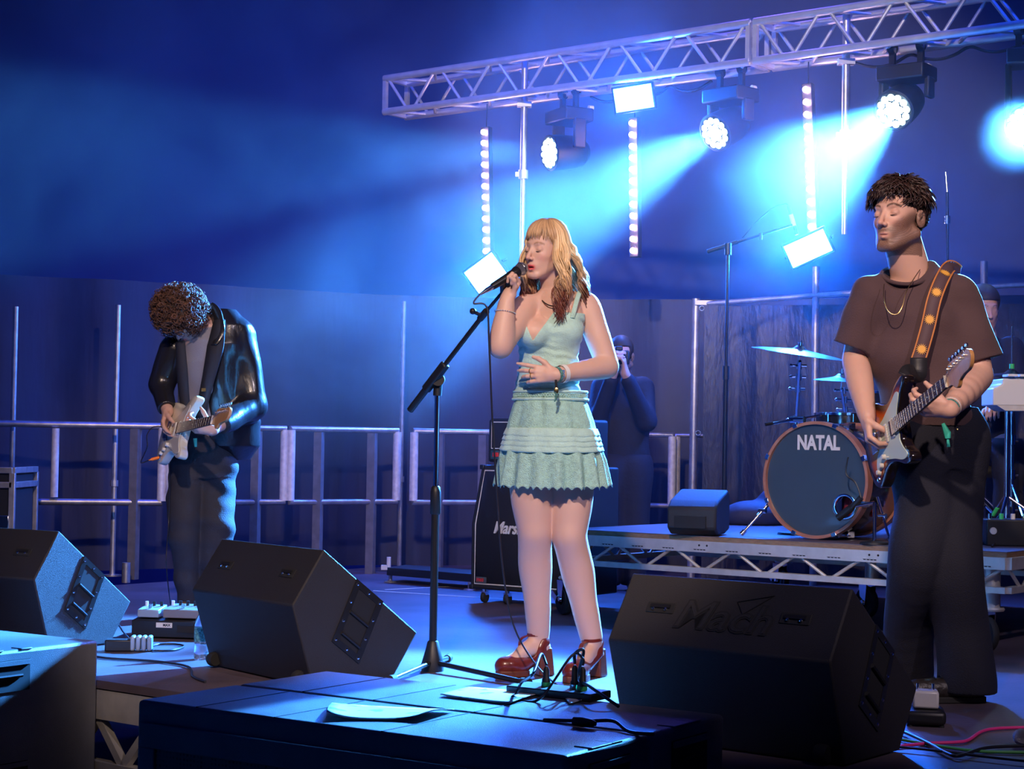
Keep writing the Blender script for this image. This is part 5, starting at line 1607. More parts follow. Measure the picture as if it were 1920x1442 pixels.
for t in (.30, .46, .64, .84):
    i = int(t * (len(cp) - 1)); c = cp[i]; tg = (cp[i + 1] - cp[i - 1]).normalized(); nn = Vector(outn); nn = (nn - tg * nn.dot(tg)).normalized(); s = tg.cross(nn)
    poly = []
    for k in range(32):
        a = 2 * PI * k / 32; r = .0215 if k % 2 == 0 else .0115
        poly.append((r * math.cos(a), r * math.sin(a)))
    MB().prism(poly, c + nn * .0025, s, tg, nn, .0015).build('sun_motif', 'sun', strap)
e0 = cp[-1]; gtop = GM @ Vector((.195, .155, .0)) - so
cp2 = catmull([e0 + Vector((.002, -.003, .01)), e0 + Vector((-.004, -.02, -.05)), gtop.lerp(e0, .25), gtop], 6)
ribbon(cp2, .030, outn, 'leather_end', 'strap_end', thick=.004)
# thin part of the strap crossing the chest to the lower strap button
g2 = GM @ Vector((-.19, 0, 0)) - so
cp3 = catmull([Q_(1640, 560, -.02) + MO - so + Vector((.02, .0, -.05)), Q_(1665, 660, -.15) + MO - so, Q_(1700, 705, -.165) + MO - so], 6)
# ------------------------------------------------------------------ the bowed guitarist on the left
DL = 8.95
LO = Vector((W(370, 1150, DL).x, DL, 0))
def L_(px, py, dd=0.0): return W(px, py, DL + dd) - LO
lman = empty('person', LO, 'curly haired man in a black leather jacket bowed over a cream guitar', 'person')
lz = lambda py: L_(390, py).z
LC = L_(342, 594, -.16); LR = head_rot(R(28), R(-60), R(0)); LS = 1.0
F = Field((-.36, -.72, -.01), (.42, .36, 1.75), .0048)
T = add_head(F, LC, LR, LS, male=True)
nk = L_(402, 622, -.06)
F.rc(LC + LR @ Vector((0, -.03, -.05)), nk, .055, .06, .02)
shR, shL = L_(325, 655, -.05), L_(452, 632, -.02)
F.rc(nk, shR, .06, .055, .03); F.rc(nk, shL, .06, .055, .03)
F.loft([(lz(850), L_(388, 850).x, .03, .14, .10), (lz(740), L_(388, 740).x, .0, .14, .10), (lz(650), L_(390, 650).x, -.04, .15, .10), (lz(615), L_(402, 620).x, -.05, .09, .07)], R(-28), .02)
elR, wrR = L_(303, 722, -.04), L_(314, 772, -.18); elL, wrL = L_(474, 762, -.05), L_(398, 806, -.38)
limb(F, [shR, elR], [.05, .042]); limb(F, [elR, wrR], [.042, .028]); limb(F, [shL, elL], [.05, .042]); limb(F, [elL, wrL], [.042, .028])
add_hand(F, wrR, L_(303, 812, -.26) - wrR, Vector((.9, -.2, -.3)), 1, [(.35, .4, .3), (.45, .5, .3), (.55, .5, .4), (.6, .5, .4)], 1.0, thumb=((.8, .4, .5), (.8, .2, .6), (.7, .1, .7)), spread=.04, rwr=.028)
add_hand(F, wrL, L_(358, 798, -.42) - wrL, Vector((-.1, .8, .6)), -1, [(.6, 1.0, .8), (.6, 1.05, .8), (.7, 1.0, .8), (.75, 1.0, .8)], 1.0, thumb=((.5, .7, .3), (.6, .6, .5), (.6, .3, .8)), spread=.03)
kR, aR = L_(346, 985, -.10), L_(353, 1128, -.02); kL, aL = L_(404, 985, -.04), L_(398, 1150, .10)
hR_, hL_ = L_(358, 865, .02), L_(408, 865, .04)
limb(F, [hR_, L_(350, 920, -.02), kR, L_(350, 1060, -.06), aR], [.055, .05, .042, .036, .03]); limb(F, [hL_, L_(402, 930, .02), kL, L_(400, 1070, .0), aL], [.055, .05, .042, .036, .03])
F.mesh('body', 'skin', lman, lambda P: face_colour(P, LC, LR, LS, SKIN_M, (.55, .2, .18), brow=(.07, .04, .03)))
# grey tee
M['grey_tee'] = mat('grey_cotton', (.27, .26, .30), .85, bump=.2, bscale=200)
F = Field((-.30, -.36, lz(800)), (.30, .24, lz(590)), .0055)
fw = folds([(14, 4, 30, 0, .6), (30, 10, 18, 1, .4)], .004)
TR = [(lz(800), L_(388, 800).x, .0, .150, .112), (lz(740), L_(386, 740).x, -.01, .150, .115), (lz(680), L_(386, 680).x, -.04, .160, .118), (lz(640), L_(390, 640).x, -.05, .145, .105), (lz(608), L_(400, 610).x, -.05, .08, .075)]
F.loft(TR, R(-28), 0, warp=fw); F.mesh('t_shirt', 'grey_tee', lman)
# leather jacket
M['jacket'] = mat('black_leather', (.016, .015, .018), .27, bump=.4, bscale=16, bdetail=6, coat=.2, stretch=(1.6, 1.6, .7))
fj = folds([(34, 12, 7, 0, .5), (18, 8, -12, 1.3, .5), (9, 5, 30, .4, .5), (60, 20, 14, 2, .3)], .0045)
F = Field((-.38, -.52, lz(880)), (.44, .34, lz(560)), .005)
JR = [(lz(862), L_(440, 862).x, .10, .05, .10), (lz(835), L_(428, 835).x, .06, .140, .165), (lz(790), L_(417, 790).x, .05, .195, .175), (lz(740), L_(408, 740).x, .03, .192, .165), (lz(690), L_(402, 690).x, .0, .190, .150), (lz(645), L_(402, 645).x, -.02, .185, .135),
      (lz(610), L_(412, 610).x, -.02, .155, .105), (lz(580), L_(416, 582).x, -.02, .07, .07)]
F.loft(JR, R(-20), 0, warp=fj)
def arm_sleeve(a, b, ra, rb, cap=False):
    a, b = _v(a), _v(b); ax = (b - a); Ln = float(np.linalg.norm(ax)); ax = ax / Ln
    S, X, Y, Z = F.sl(np.minimum(a, b) - max(ra, rb), np.maximum(a, b) + max(ra, rb))
    t = (X - a[0]) * ax[0] + (Y - a[1]) * ax[1] + (Z - a[2]) * ax[2]; tc = np.clip(t, 0, Ln)
    d = np.sqrt((X - a[0] - ax[0] * tc) ** 2 + (Y - a[1] - ax[1] * tc) ** 2 + (Z - a[2] - ax[2] * tc) ** 2) - (ra + (rb - ra) * tc / Ln) + fj(X, Y, Z) * .7
    if cap: d = np.maximum(d, t - Ln)
    F.put(S, d, .03, 'add')
arm_sleeve(shR, elR, .075, .062); arm_sleeve(elR, wrR.lerp(elR, .12), .060, .046, True)
arm_sleeve(shL, elL, .082, .070); arm_sleeve(elL, wrL.lerp(elL, .20), .066, .050, True)
# open front
xa, xb = L_(346, 700).x, L_(388, 700).x
def opening(X, Y, Z):
    top = lz(600); k = np.clip((top - Z) / (top - lz(800)), 0, 1)
    xl = L_(345, 640).x + .0 * k; xr = L_(400, 640).x + (L_(372, 800).x - L_(400, 640).x) * k
    d = np.maximum(np.maximum(xl - X, X - xr), Y - (-.02))
    return -d.astype(np.float32)
F.carve(lambda X, Y, Z: opening(X, Y, Z))
def hemcut(X, Y, Z):   # hem rises towards the front
    line = lz(862) + (L_(457, 0).x - X) * 1.05
    line = np.minimum(line, lz(792))
    return ((line - Z) + 0 * Y).astype(np.float32) * .7
F.carve(hemcut)
F.mesh('leather_jacket', 'jacket', lman)
M['jacket_lining'] = mat('charcoal_cloth', (.022, .022, .030), .8)
# lapels and collar
def strip(pts, hw, name, m, out=(-.3, -1, 0)):
    cp = catmull(pts, 6); rows = []
    for i, p in enumerate(cp):
        t = (cp[min(i + 1, len(cp) - 1)] - cp[max(i - 1, 0)]).normalized(); nn = Vector(out); nn = (nn - t * nn.dot(t)).normalized(); s = t.cross(nn)
        h = hw if not hasattr(hw, '__len__') else np.interp(i / (len(cp) - 1), np.linspace(0, 1, len(hw)), hw)
        rows.append([p - s * h, p + nn * .006, p + s * h])
    mb = MB(); mb.grid(rows); return mb.build(name, m, lman, smooth=180, thick=.006)
strip([L_(412, 600, -.145), L_(404, 650, -.185), L_(392, 705, -.185), L_(380, 760, -.17), L_(372, 815, -.155)], [.030, .045, .035, .028, .025], 'jacket_placket', 'jacket_lining')
strip([L_(338, 640, -.165), L_(341, 690, -.185), L_(345, 740, -.17), L_(350, 775, -.155)], [.025, .03, .028, .02], 'jacket_placket', 'jacket_lining')
strip([L_(394, 572, -.10), L_(404, 590, -.12), L_(408, 625, -.16), L_(400, 648, -.19)], [.02, .04, .05, .02], 'collar', 'jacket', out=(-.6, -.8, .2))
MB().box(L_(382, 731, -.20), (.022, .004, .016)).build('jacket_tab', 'gold', lman)
# trousers
M['grey_trousers'] = mat('dark_grey_trousers', (.024, .023, .032), .8, bump=.25, bscale=160)
F = Field((-.30, -.30, .0), (.34, .34, lz(800)), .0055)
F.loft([(lz(895), L_(384, 895).x, .03, .150, .12), (lz(850), L_(386, 850).x, .03, .150, .12), (lz(805), L_(388, 805).x, .03, .145, .11)], R(-20), 0)
limb(F, [hR_, L_(350, 920, -.02), kR, L_(350, 1060, -.06), aR + Vector((0, 0, .0))], [.095, .092, .078, .062, .050], .02)
limb(F, [hL_, L_(402, 930, .02), kL, L_(400, 1070, .0), aL], [.098, .098, .090, .082, .080], .02)
S, X, Y, Z = F.sl(F.lo, F.lo + F.h * F.n, 0); F.f = F.f + folds([(16, 6, 34, 0, .6), (8, 8, 60, 1, .4)], .006)(X, Y, Z)
F.carve(lambda X, Y, Z: ((.03 - Z) + 0 * X + 0 * Y).astype(np.float32))
F.mesh('trousers', 'grey_trousers', lman)
M['suede'] = mat('brown_suede', (.16, .085, .05), .85)
for an in (aR, aL):
    a = Vector((an.x, an.y, 0)); f = Field(a - Vector((.13, .25, .01)), a + Vector((.12, .12, .16)), .006)
    f.rc(a + ZS * .045, a + Vector((-.05, -.15, .035)), .045, .036, .01); f.rc(a + ZS * .05, a + ZS * .10, .045, .045, .02)
    f.carve(lambda X, Y, Z: ((.004 - Z) + 0 * X + 0 * Y).astype(np.float32)); f.mesh('shoe', 'suede', lman)
# teal ribbon wristband tail, glasses
MB().tube([L_(366, 822, -.36), L_(367, 838, -.36)], [.010, .006], 6).build('wristband_tail', 'teal', lman)
g = MB()
for sx in (-1, 1):
    c = [LC + LR @ Vector((sx * .034 + .024 * math.cos(t), .108, .004 + .020 * math.sin(t))) for t in [2 * PI * i / 20 for i in range(20)]]
    g.tube(c, .002, 6, closed=True)
    g.tube([LC + LR @ Vector((sx * .058, .106, .008)), LC + LR @ Vector((sx * .080, .0, .005))], .0018, 5)
g.tube([LC + LR @ Vector((-.010, .109, .006)), LC + LR @ Vector((.010, .109, .006))], .0018, 5)
g.build('glasses', 'silver', lman)
# curls
mb = MB(); rr = random.Random(12); hc = LC + LR @ Vector((0, -.012, .034))
for i in range(1500):
    while True:
        v = Vector((rr.gauss(0, 1), rr.gauss(0, 1), rr.gauss(0, 1))).normalized()
        w = LR.transposed() @ v
        if not (w.y > .75 and w.z < -.05): break
    r0 = rr.uniform(.075, .115); rad = rr.uniform(.007, .013); Lc = rr.uniform(.035, .060)
    a_, u_, w_2 = frame_of(v + Vector((rr.uniform(-.5, .5), rr.uniform(-.5, .5), rr.uniform(-.6, .3))))
    base = hc + Vector((v.x * 1.05, v.y, v.z)) * r0; ph = rr.uniform(0, 6.28); pts = []
    turns = rr.uniform(1.2, 2.2)
    for k in range(15):
        t = k / 14; an = ph + turns * 2 * PI * t; rd = rad * (.6 + .6 * t)
        q = base + a_ * Lc * t + (u_ * math.cos(an) + w_2 * math.sin(an)) * rd
        dv = q - hc; mxr = .152 + .006 * math.sin(i)
        if dv.length > mxr: q = hc + dv.normalized() * mxr
        pts.append(q)
    b = rr.uniform(.6, 1.5)
    hair_strand(mb, pts, rr.uniform(.0020, .0034), lambda t, b=b: (.12 * b, .055 * b, .035 * b), None, n=4)
M['hair_curly'] = mat('curly_strand_hair', (.1, .05, .03), .62, attr='Col', spec=.35)
mb.build('curly_hair', 'hair_curly', lman, smooth=180)
Fh = Field(hc - Vector((.15, .15, .15)), hc + Vector((.15, .15, .15)), .006)
Fh.ell(hc, (.115, .112, .112), None, 0)
lr_ = np.array(LR)
Fh.carve(lambda X, Y, Z: np.minimum(((X - hc.x) * lr_[0, 1] + (Y - hc.y) * lr_[1, 1] + (Z - hc.z) * lr_[2, 1]) - .055, .015 - ((X - hc.x) * lr_[0, 2] + (Y - hc.y) * lr_[1, 2] + (Z - hc.z) * lr_[2, 2])).astype(np.float32))
Fh.mesh('scalp_hair', 'hair_dark', lman)
# orange jack and loop of cable
j = GLM @ Vector((-.12, -.135, .026 * GLZ)) 
jr = empty('guitar_plug', j, 'orange jack plug in the cream guitar', 'plug')
d = Vector((-.8, -.45, -.25)).normalized()
MB().cyl((0, 0, 0), d * .04, .008, n=12).cyl(d * .04, d * .055, .006, .003, n=10).build('plug_sleeve', 'orange', jr)
e = j + d * .055
cable([e, e + d * .04, W(276, 838, 8.40), W(276, 815, 8.5), W(290, 800, 8.6), W(310, 812, 8.72), W(318, 900, 8.78), W(316, 980, 8.80), W(312, 1060, 8.7), G(322, 1150)], .0028, 'cable_blue', 'guitar lead looping from the cream guitar and dropping to the pedals')
# ------------------------------------------------------------------ drum kit on the riser
RZ = .4605
def on_riser(px, py): 
    return G(px, py, RZ)
ax = -YS; lat = XS
dc = on_riser(1530, 1012); RB = .283
dc = Vector((dc.x, dc.y, RZ + RB + .008))
drum = empty('bass_drum', Vector((dc.x, dc.y, RZ)), 'large bass drum with dark front head and lettering at its top', 'drum')
o = Vector((0, 0, RB + .008))
M['shell'] = mat('drum_shell', (.015, .015, .02), .2, coat=.6); M['hoop'] = mat('copper_wood_hoop', (.40, .16, .09), .35, coat=.4, var=.12, vscale=20)
M['drumhead'] = mat('dark_drum_head', (.05, .07, .085), .25, coat=.5, var=.05, vscale=4)
MB().lathe(o, -ax, [(RB - .012, .012), (RB - .010, .02), (RB - .010, .40), (RB - .02, .41)], 64).build('shell', 'shell', drum, smooth=50)
MB().lathe(o, ax, [(RB - .010, -.030), (RB + .003, -.030), (RB + .003, .022), (RB - .012, .022), (RB - .014, -.02)], 72).build('front_hoop', 'hoop', drum, smooth=50)
MB().lathe(o, ax, [(RB - .010, -.425), (RB + .003, -.425), (RB + .003, -.375), (RB - .012, -.375)], 72).build('rear_hoop', 'hoop', drum, smooth=50)
PH = lat * .155 + Vector((0, 0, -.125))     # port hole centre, right of centre as seen from the audience
# head disc with port hole: annular mesh between the hole and the rim
mb = MB(); rows = []
for j in range(9):
    t = j / 8; row = []
    for i in range(72):
        a = 2 * PI * i / 72; d = lat * math.cos(a) + ZS * math.sin(a)
        row.append(o + ax * (.004 - .003 * math.sin(PI * t)) + (PH + d * .052) * (1 - t) + d * (RB - .013) * t)
    rows.append(row)
mb.grid(rows, closed_u=True); mb.build('front_head', 'drumhead', drum, smooth=60)
MB().lathe(o + PH + ax * .004, ax, [(.050, -.004), (.050, .005), (.055, .007), (.062, .005), (.062, -.001)], 40).build('port_ring', 'chrome', drum, smooth=50)
M['red_inside'] = mat('red_felt', (.25, .01, .02), .8); MB().box(o + PH - ax * .15, (.16, .10, .10)).build('damping_cushion', 'red_inside', drum, bev=.02)
t = MB(); put_text(t, 'NATAL', .088, o + ax * .0065 + ZS * .178 + lat * .01, lat, ZS, .002, font_scale=(.82, 1.1), bold=.0035, spacing=1.0); t.build('lettering', 'piping', drum)
for i in range(8):
    a = 2 * PI * (i + .5) / 8; d = lat * math.cos(a) + ZS * math.sin(a); p = o + d * (RB + .004)
    mb = MB(); mb.beam(p + ax * .026, p - ax * .04, .030, .010, up=d); mb.beam(p + ax * .026 - d * .014, p + ax * .026 + d * .006, .026, .007, up=ax)
    mb.build('claw', 'chrome', drum, bev=.002)
    q = o + d * (RB + .012); MB().cyl(q - ax * .02, q - ax * .14, .004, n=8).box(o + d * (RB + .004) - ax * .15, (.03, .03, .03)).build('lug', 'chrome', drum)
for sg in (-1, 1):
    a = o + lat * sg * (RB - .01) - ax * .10 - ZS * .08; b = Vector((a.x, a.y, .012)) + lat * sg * .13 + ax * .12
    MB().cyl(a, a.lerp(b, .55), .0095, n=12).build('spur', 'chrome', drum)
    MB().cyl(a.lerp(b, .45), b, .006, n=10).lathe(b, (a - b), [(0, -.01), (.012, -.005), (.012, .02), (.006, .024)], 14).build('spur_leg', 'chrome', drum)
    MB().cyl(a.lerp(b, .42) - lat * .02, a.lerp(b, .42) + lat * .02, .012, n=12).build('spur_clamp', 'chrome', drum)
# small drum and clutter peeping over the bass drum
def small_drum(px, py, d, r, h, lab, kind='snare_drum', tilt=0.0):
    c = W(px, py, d); rt = empty(kind, c, lab, 'drum'); A = Vector((math.sin(tilt), -.25 * (tilt != 0), math.cos(tilt))).normalized()
    MB().lathe((0, 0, 0), A, [(r - .006, -h / 2), (r - .004, -h / 2 + .01), (r - .004, h / 2 - .01), (r - .006, h / 2)], 48).build('shell', 'shell', rt)
    for s in (-1, 1): MB().lathe((0, 0, 0), A, [(r, s * h / 2 - .008), (r + .006, s * h / 2 - .006), (r + .006, s * h / 2 + .006), (r - .002, s * h / 2 + .008)], 48).build('rim', 'chrome', rt)
    MB().lathe(A * (h / 2 - .002), A, [(0, .0), (r - .002, 0)], 48).build('drum_head', 'paper', rt)
    _, u, v = frame_of(A)
    for i in range(8):
        t = 2 * PI * i / 8; e = (u * math.cos(t) + v * math.sin(t)); MB().cyl(e * (r + .004) - A * h / 2, e * (r + .004) + A * h / 2, .0035, n=8).box(e * (r + .003), (.018, .018, .03)).build('lug', 'chrome', rt)
    low = Vector((0, 0, RZ - c.z)); MB().cyl(-A * h / 2, low * .8, .011, n=10).build('stand_tube', 'chrome', rt)
    for k in range(3):
        t = 2 * PI * k / 3 + .5; MB().cyl(low * .6, low + Vector((.18 * math.cos(t), .18 * math.sin(t), .01)), .007, n=8).build('leg', 'chrome', rt)
    return rt
small_drum(1588, 797, 9.15, .165, .11, 'small drum with chrome rim peeping over the bass drum', 'snare_drum')
small_drum(1668, 772, 9.35, .15, .20, 'tom drum mostly hidden behind the sunburst guitar', 'tom_drum')

# cymbal stand
def cymbal_stand(base_px, base_py, top, lab, r=.23, tilt=(-.10, -.12), cyan=False, m='cymbal'):
    b = on_riser(base_px, base_py); rt = empty('cymbal_stand', b, lab, 'cymbal')
    t = Vector(top) - b
    M.setdefault('cymbal', mat('cymbal_bronze', (.03, .035, .06), .36, .8))
    mid = Vector((t.x * .5, t.y * .5, t.z * .62))
    MB().cyl(Vector((0, 0, .10)), mid, .0125, n=14).build('lower_tube', 'chrome', rt)
    MB().cyl(mid, t - ZS * .06, .0085, n=12).build('upper_tube', 'chrome', rt)
    for q, rr_ in ((mid, .02), (mid.lerp(t, .45), .017), (mid.lerp(t, .62), .020), (mid.lerp(t, .78), .016)):
        MB().cyl(q - ZS * .018, q + ZS * .018, rr_, n=16).cyl(q + Vector((-.045, -.01, 0)), q + Vector((.04, .0, 0)), .007, n=10).sph(q + Vector((-.045, -.01, 0)), .010, 8).build('clamp', 'chrome', rt)
    for k in range(3):
        a = 2 * PI * k / 3 + .9; e = Vector((.24 * math.cos(a), .24 * math.sin(a), .012))
        MB().cyl(Vector((0, 0, .26)), e, .008, n=10).sph(e, .013, 8).build('leg', 'chrome', rt)
    A = Vector((tilt[0], tilt[1], 1)).normalized()
    MB().lathe(t, A, [(.005, .022), (.020, .020), (.034, .008), (.045, .002), (r * .5, -.006), (r * .8, -.014), (r, -.022), (r, -.0235), (r * .5, -.008), (.04, -.001), (.005, .018)], 64).build('cymbal', m, rt, smooth=60)
    MB().cyl(t - A * .08, t + A * .05, .0045, n=8).cyl(t + A * .022, t + A * .038, .014, n=14).build('wing_nut', 'chrome', rt)
    return rt
cymbal_stand(1484, 985, W(1500, 656, 9.35), 'crash cymbal on a bright chrome stand left of the bass drum', .255, (.13, -.10))
cymbal_stand(1600, 985, W(1578, 708, 9.75), 'small cymbal half hidden behind the brown shirted man\'s arm', .16, (.05, -.05))
# drum boom arm (a microphone boom across the top of the bass drum)
a = W(1435, 796, 9.0); b = W(1570, 774, 9.1)
rt = empty('drum_microphone_boom', Vector((a.x + .25, a.y, RZ)), 'short silver boom arm lying across above the bass drum', 'microphone stand')
A = a - rt.location; B = b - rt.location
MB().cyl(A, B, .0065, n=10).build('boom_arm', 'chrome', rt); MB().cyl(A, A.lerp(B, .1), .009, n=10).build('counterweight', 'black_metal', rt)
c = A.lerp(B, .42); MB().cyl(Vector((c.x, c.y, .0)), c, .009, n=10).build('column', 'chrome', rt); MB().lathe(Vector((c.x, c.y, 0)), ZS, [(.09, 0), (.085, .012), (.02, .02)], 24).build('base_plate', 'black', rt)
MB().cyl(c - XS * .03, c + XS * .05, .018, n=14).build('clamp', 'chrome', rt)
MB().cyl(B, B + Vector((.04, 0, -.03)), .014, n=12).build('microphone', 'black', rt)
# clip-on kick microphone in front of the port
kp = dc + PH
km = empty('kick_drum_microphone', kp + ax * .13 + XS * .10, 'black microphone on a short boom before the bass drum hole', 'microphone')
a = km.location
MB().cyl(Vector((0, 0, 0)), XS * -.07 - ZS * .05, .018, n=16).cyl(XS * .0, XS * .05 + ZS * .05, .014, n=14).build('microphone_body', 'black', km)
MB().tube(catmull([XS * .05 + ZS * .05, XS * .02 + ZS * .12, XS * -.03 + ZS * .16, XS * -.02 + ZS * .24], 6), .004, 6).build('lead', 'black', km)
MB().cyl(XS * .12 + ZS * .03, XS * .12 - ZS * (a.z - RZ), .009, n=10).cyl(XS * .12 + ZS * .03, XS * -.01, .007, n=8).build('short_stand', 'chrome', km)
MB().lathe(XS * .12 - ZS * (a.z - RZ), ZS, [(.07, 0), (.065, .01), (.02, .018)], 20).build('base_plate', 'black', km)
# hi-hat and chrome hardware at the right edge
hb = on_riser(1897, 1007)
hh = empty('hihat_stand', hb, 'chrome hi-hat stand with dark cymbals at the right picture edge', 'cymbal')
top = W(1897, 612, hb.y) - hb; ct = W(1897, 704, hb.y) - hb
MB().cyl(ZS * .08, ct * .98, .011, n=14).build('tube', 'chrome', hh); MB().cyl(ct, Vector((ct.x, ct.y, top.z)), .0035, n=8).build('pull_rod', 'chrome', hh)
MB().lathe(ct, Vector((.02, -.06, 1)), [(.006, .03), (.02, .028), (.04, .012), (.10, .004), (.18, -.004), (.18, -.006), (.03, 0)], 48).build('top_cymbal', 'cymbal', hh, smooth=60)
MB().lathe(ct - ZS * .02, Vector((.02, -.06, -1)), [(.006, .03), (.02, .028), (.04, .012), (.10, .004), (.18, -.004), (.18, -.006), (.03, 0)], 48).build('bottom_cymbal', 'cymbal', hh, smooth=60)
MB().cyl(ct + ZS * .035, ct + ZS * .06, .013, n=14).build('clutch', 'green', hh)
for z_ in (.12, .30, .48): MB().cyl(ZS * z_, ZS * (z_ + .05), .018, n=14).cyl(ZS * z_ + Vector((-.03, 0, .02)), ZS * z_ + Vector((.03, 0, .02)), .006).build('clamp', 'chrome', hh)
for px, py in ((1838, 1003), (1935, 1018), (1900, 985)):
    e = on_riser(px, py) - hb; m_ = 'chrome'
    MB().cyl(ZS * .27, e + ZS * .01, .0085, n=10).build('leg', m_, hh); MB().sph(e + ZS * .012, .014, 8).build('rubber_foot', 'rubber', hh)
e = on_riser(1838, 1003) - hb; q = (ZS * .27).lerp(e, .45); MB().cyl(q, (ZS * .27).lerp(e, .60), .0105, n=10).build('tape_band', 'green', hh)
# bright T shaped chrome bars
tb = on_riser(1850, 1000)
tr = empty('stand_leg_frame', tb, 'bright chrome T shaped stand frame behind the brown shirted man\'s leg', 'stand')
P = lambda px, py: W(px, py, tb.y) - tb
MB().cyl(P(1816, 914), P(1866, 962), .017, n=12).build('long_bar', 'chrome', tr)
MB().cyl(P(1848, 945), P(1800, 985), .015, n=12).build('side_bar', 'chrome', tr)
MB().cyl(P(1866, 962), P(1890, 984), .009, n=12).sph(P(1876, 972), .014, 10).build('thin_end', 'chrome', tr)
MB().cyl(P(1824, 902), P(1818, 962), .006, n=10).cyl(P(1828, 902), P(1822, 962), .006, n=10).cyl(P(1800, 985), Vector((P(1800, 985).x, 0, 0)), .01).cyl(P(1890, 984), Vector((P(1890, 984).x, 0, 0)), .008).build('upright_tubes', 'chrome', tr)
# white electronic keyboard / pad
kb = W(1862, 760, 8.75)
kr = empty('electronic_keyboard', Vector((W(1895, 900, 8.75).x, 8.75, RZ)), 'white stepped electronic keyboard end at the right picture edge', 'keyboard')
o2 = kb - kr.location
pf = [(0, .0), (0, .085), (.045, .105), (.05, .135), (.62, .15), (.62, 0)]
MB().prism(pf, o2, (1, 0, 0), (0, 0, 1), (0, 1, 0), .22).build('case', 'white', kr, bev=.006)
MB().prism([(.02, 0), (.6, 0), (.6, -.025), (.06, -.025)], o2, (1, 0, 0), (0, 0, 1), (0, 1, 0), .2).build('underside', 'alu_flat', kr)
for k in range(8): MB().box(o2 + Vector((.09 + k * .06, .02, .150)), (.05, .10, .012)).build('key', 'paper', kr, bev=.002)
MB().cyl(o2 + Vector((.10, .1, -.02)), Vector((o2.x + .10, o2.y + .1, .05)), .014, n=12).build('stand_column', 'chrome', kr)
for q in ((-.10, -.15), (.28, -.1), (.1, .3)):
    MB().cyl(Vector((o2.x + .10, o2.y + .1, .22)), Vector((o2.x + .10 + q[0], o2.y + .1 + q[1], .012)), .009, n=10).build('leg', 'chrome', kr)
# stage box on the riser corner with plugs
sb = on_riser(1852, 1024); bx = empty('riser_stage_box', sb, 'black cable stage box with plugs along its top at the riser\'s right end', 'stage box')
MB().box((.18, .12, .062), (.36, .20, .124)).build('box_body', 'black', bx, bev=.006)
for k in range(6):
    MB().cyl((.03 + k * .055, .08, .12), (.03 + k * .055, .08, .15), .011, n=12).build('plug', ('chrome', 'green', 'white', 'gold', 'chrome', 'white')[k], bx)
MB().lathe((.03, .018, .07), (0, -1, 0), [(0, .006), (.016, .006), (.018, 0)], 16).build('round_badge', 'white', bx)
rr = random.Random(4)
for i in range(6):
    a = on_riser(1800 + i * 12, 1015 + i % 3 * 6); b = on_riser(1880 + i * 8, 1000 - i % 2 * 8)
    cable([a + ZS * .006, a.lerp(b, .3) + Vector((0, rr.uniform(-.05, .05), .01 + i * .006)), a.lerp(b, .6) + Vector((0, rr.uniform(-.05, .05), .07 + .02 * i)), b + ZS * .13], .005, 'cable_blue', ['black cable lying lowest of the tangle beside the riser stage box', 'black cable second from the bottom of the tangle by the riser stage box', 'black cable in the middle of the tangle, dipping towards the riser edge', 'black cable crossing over the middle of the tangle by the chrome frame', 'black cable near the top of the tangle by the plugs', 'topmost black cable of the tangle beside the plugs'][i])
# small floor speaker on the riser's left end
sp = on_riser(1250, 1004); spk = empty('small_speaker', sp, 'small dark speaker lying tilted on the left end of the riser', 'speaker', rz=R(-20))
pr = [(.0, .03), (.0, .135), (.05, .17), (.26, .22), (.30, .20), (.30, .02), (.20, .0), (.06, .0)]
MB().prism(pr, (0, 0, .006), (0, 1, 0), (0, 0, 1), (1, 0, 0), .25).build('case', 'wedge', spk, bev=.012)
MB().box((.12, -.004, .070), (.16, .02, .06)).build('front_recess', 'black_matte', spk)
# black pedal bag and cloth lump behind the small speaker
cl = on_riser(1420, 985); f = Field(cl - Vector((.3, .2, .02)), cl + Vector((.3, .25, .25)), .01)
f.ell(cl + Vector((-.02, .05, .05)), (.18, .12, .09), None, .0); f.ell(cl + Vector((.10, .08, .10)), (.10, .08, .11), None, .04)
f.carve(lambda X, Y, Z: ((cl.z + .002 - Z) + 0 * X + 0 * Y).astype(np.float32))
M['bag'] = mat('dark_blue_cloth', (.02, .025, .07), .7, bump=.6, bscale=12)
tag(f.mesh('cloth_bag', 'bag'), 'crumpled dark blue bag on the riser left of the bass drum', 'bag')
# pedals with blue lights
pd = on_riser(1372, 972); pr_ = empty('tuner_pedal', pd, 'small metal pedal with two blue lights beside the tall riser stand', 'pedal')
MB().box((.06, .04, .03), (.13, .08, .05)).build('case', 'chrome', pr_, bev=.006)
M['blue_led'] = mat('blue_led', (.1, .1, .2), .3, emit=(.05, .25, 1), es=8)
for x in (.03, .09): MB().sph((x, .0, .062), .010, 10).build('lamp', 'blue_led', pr_)

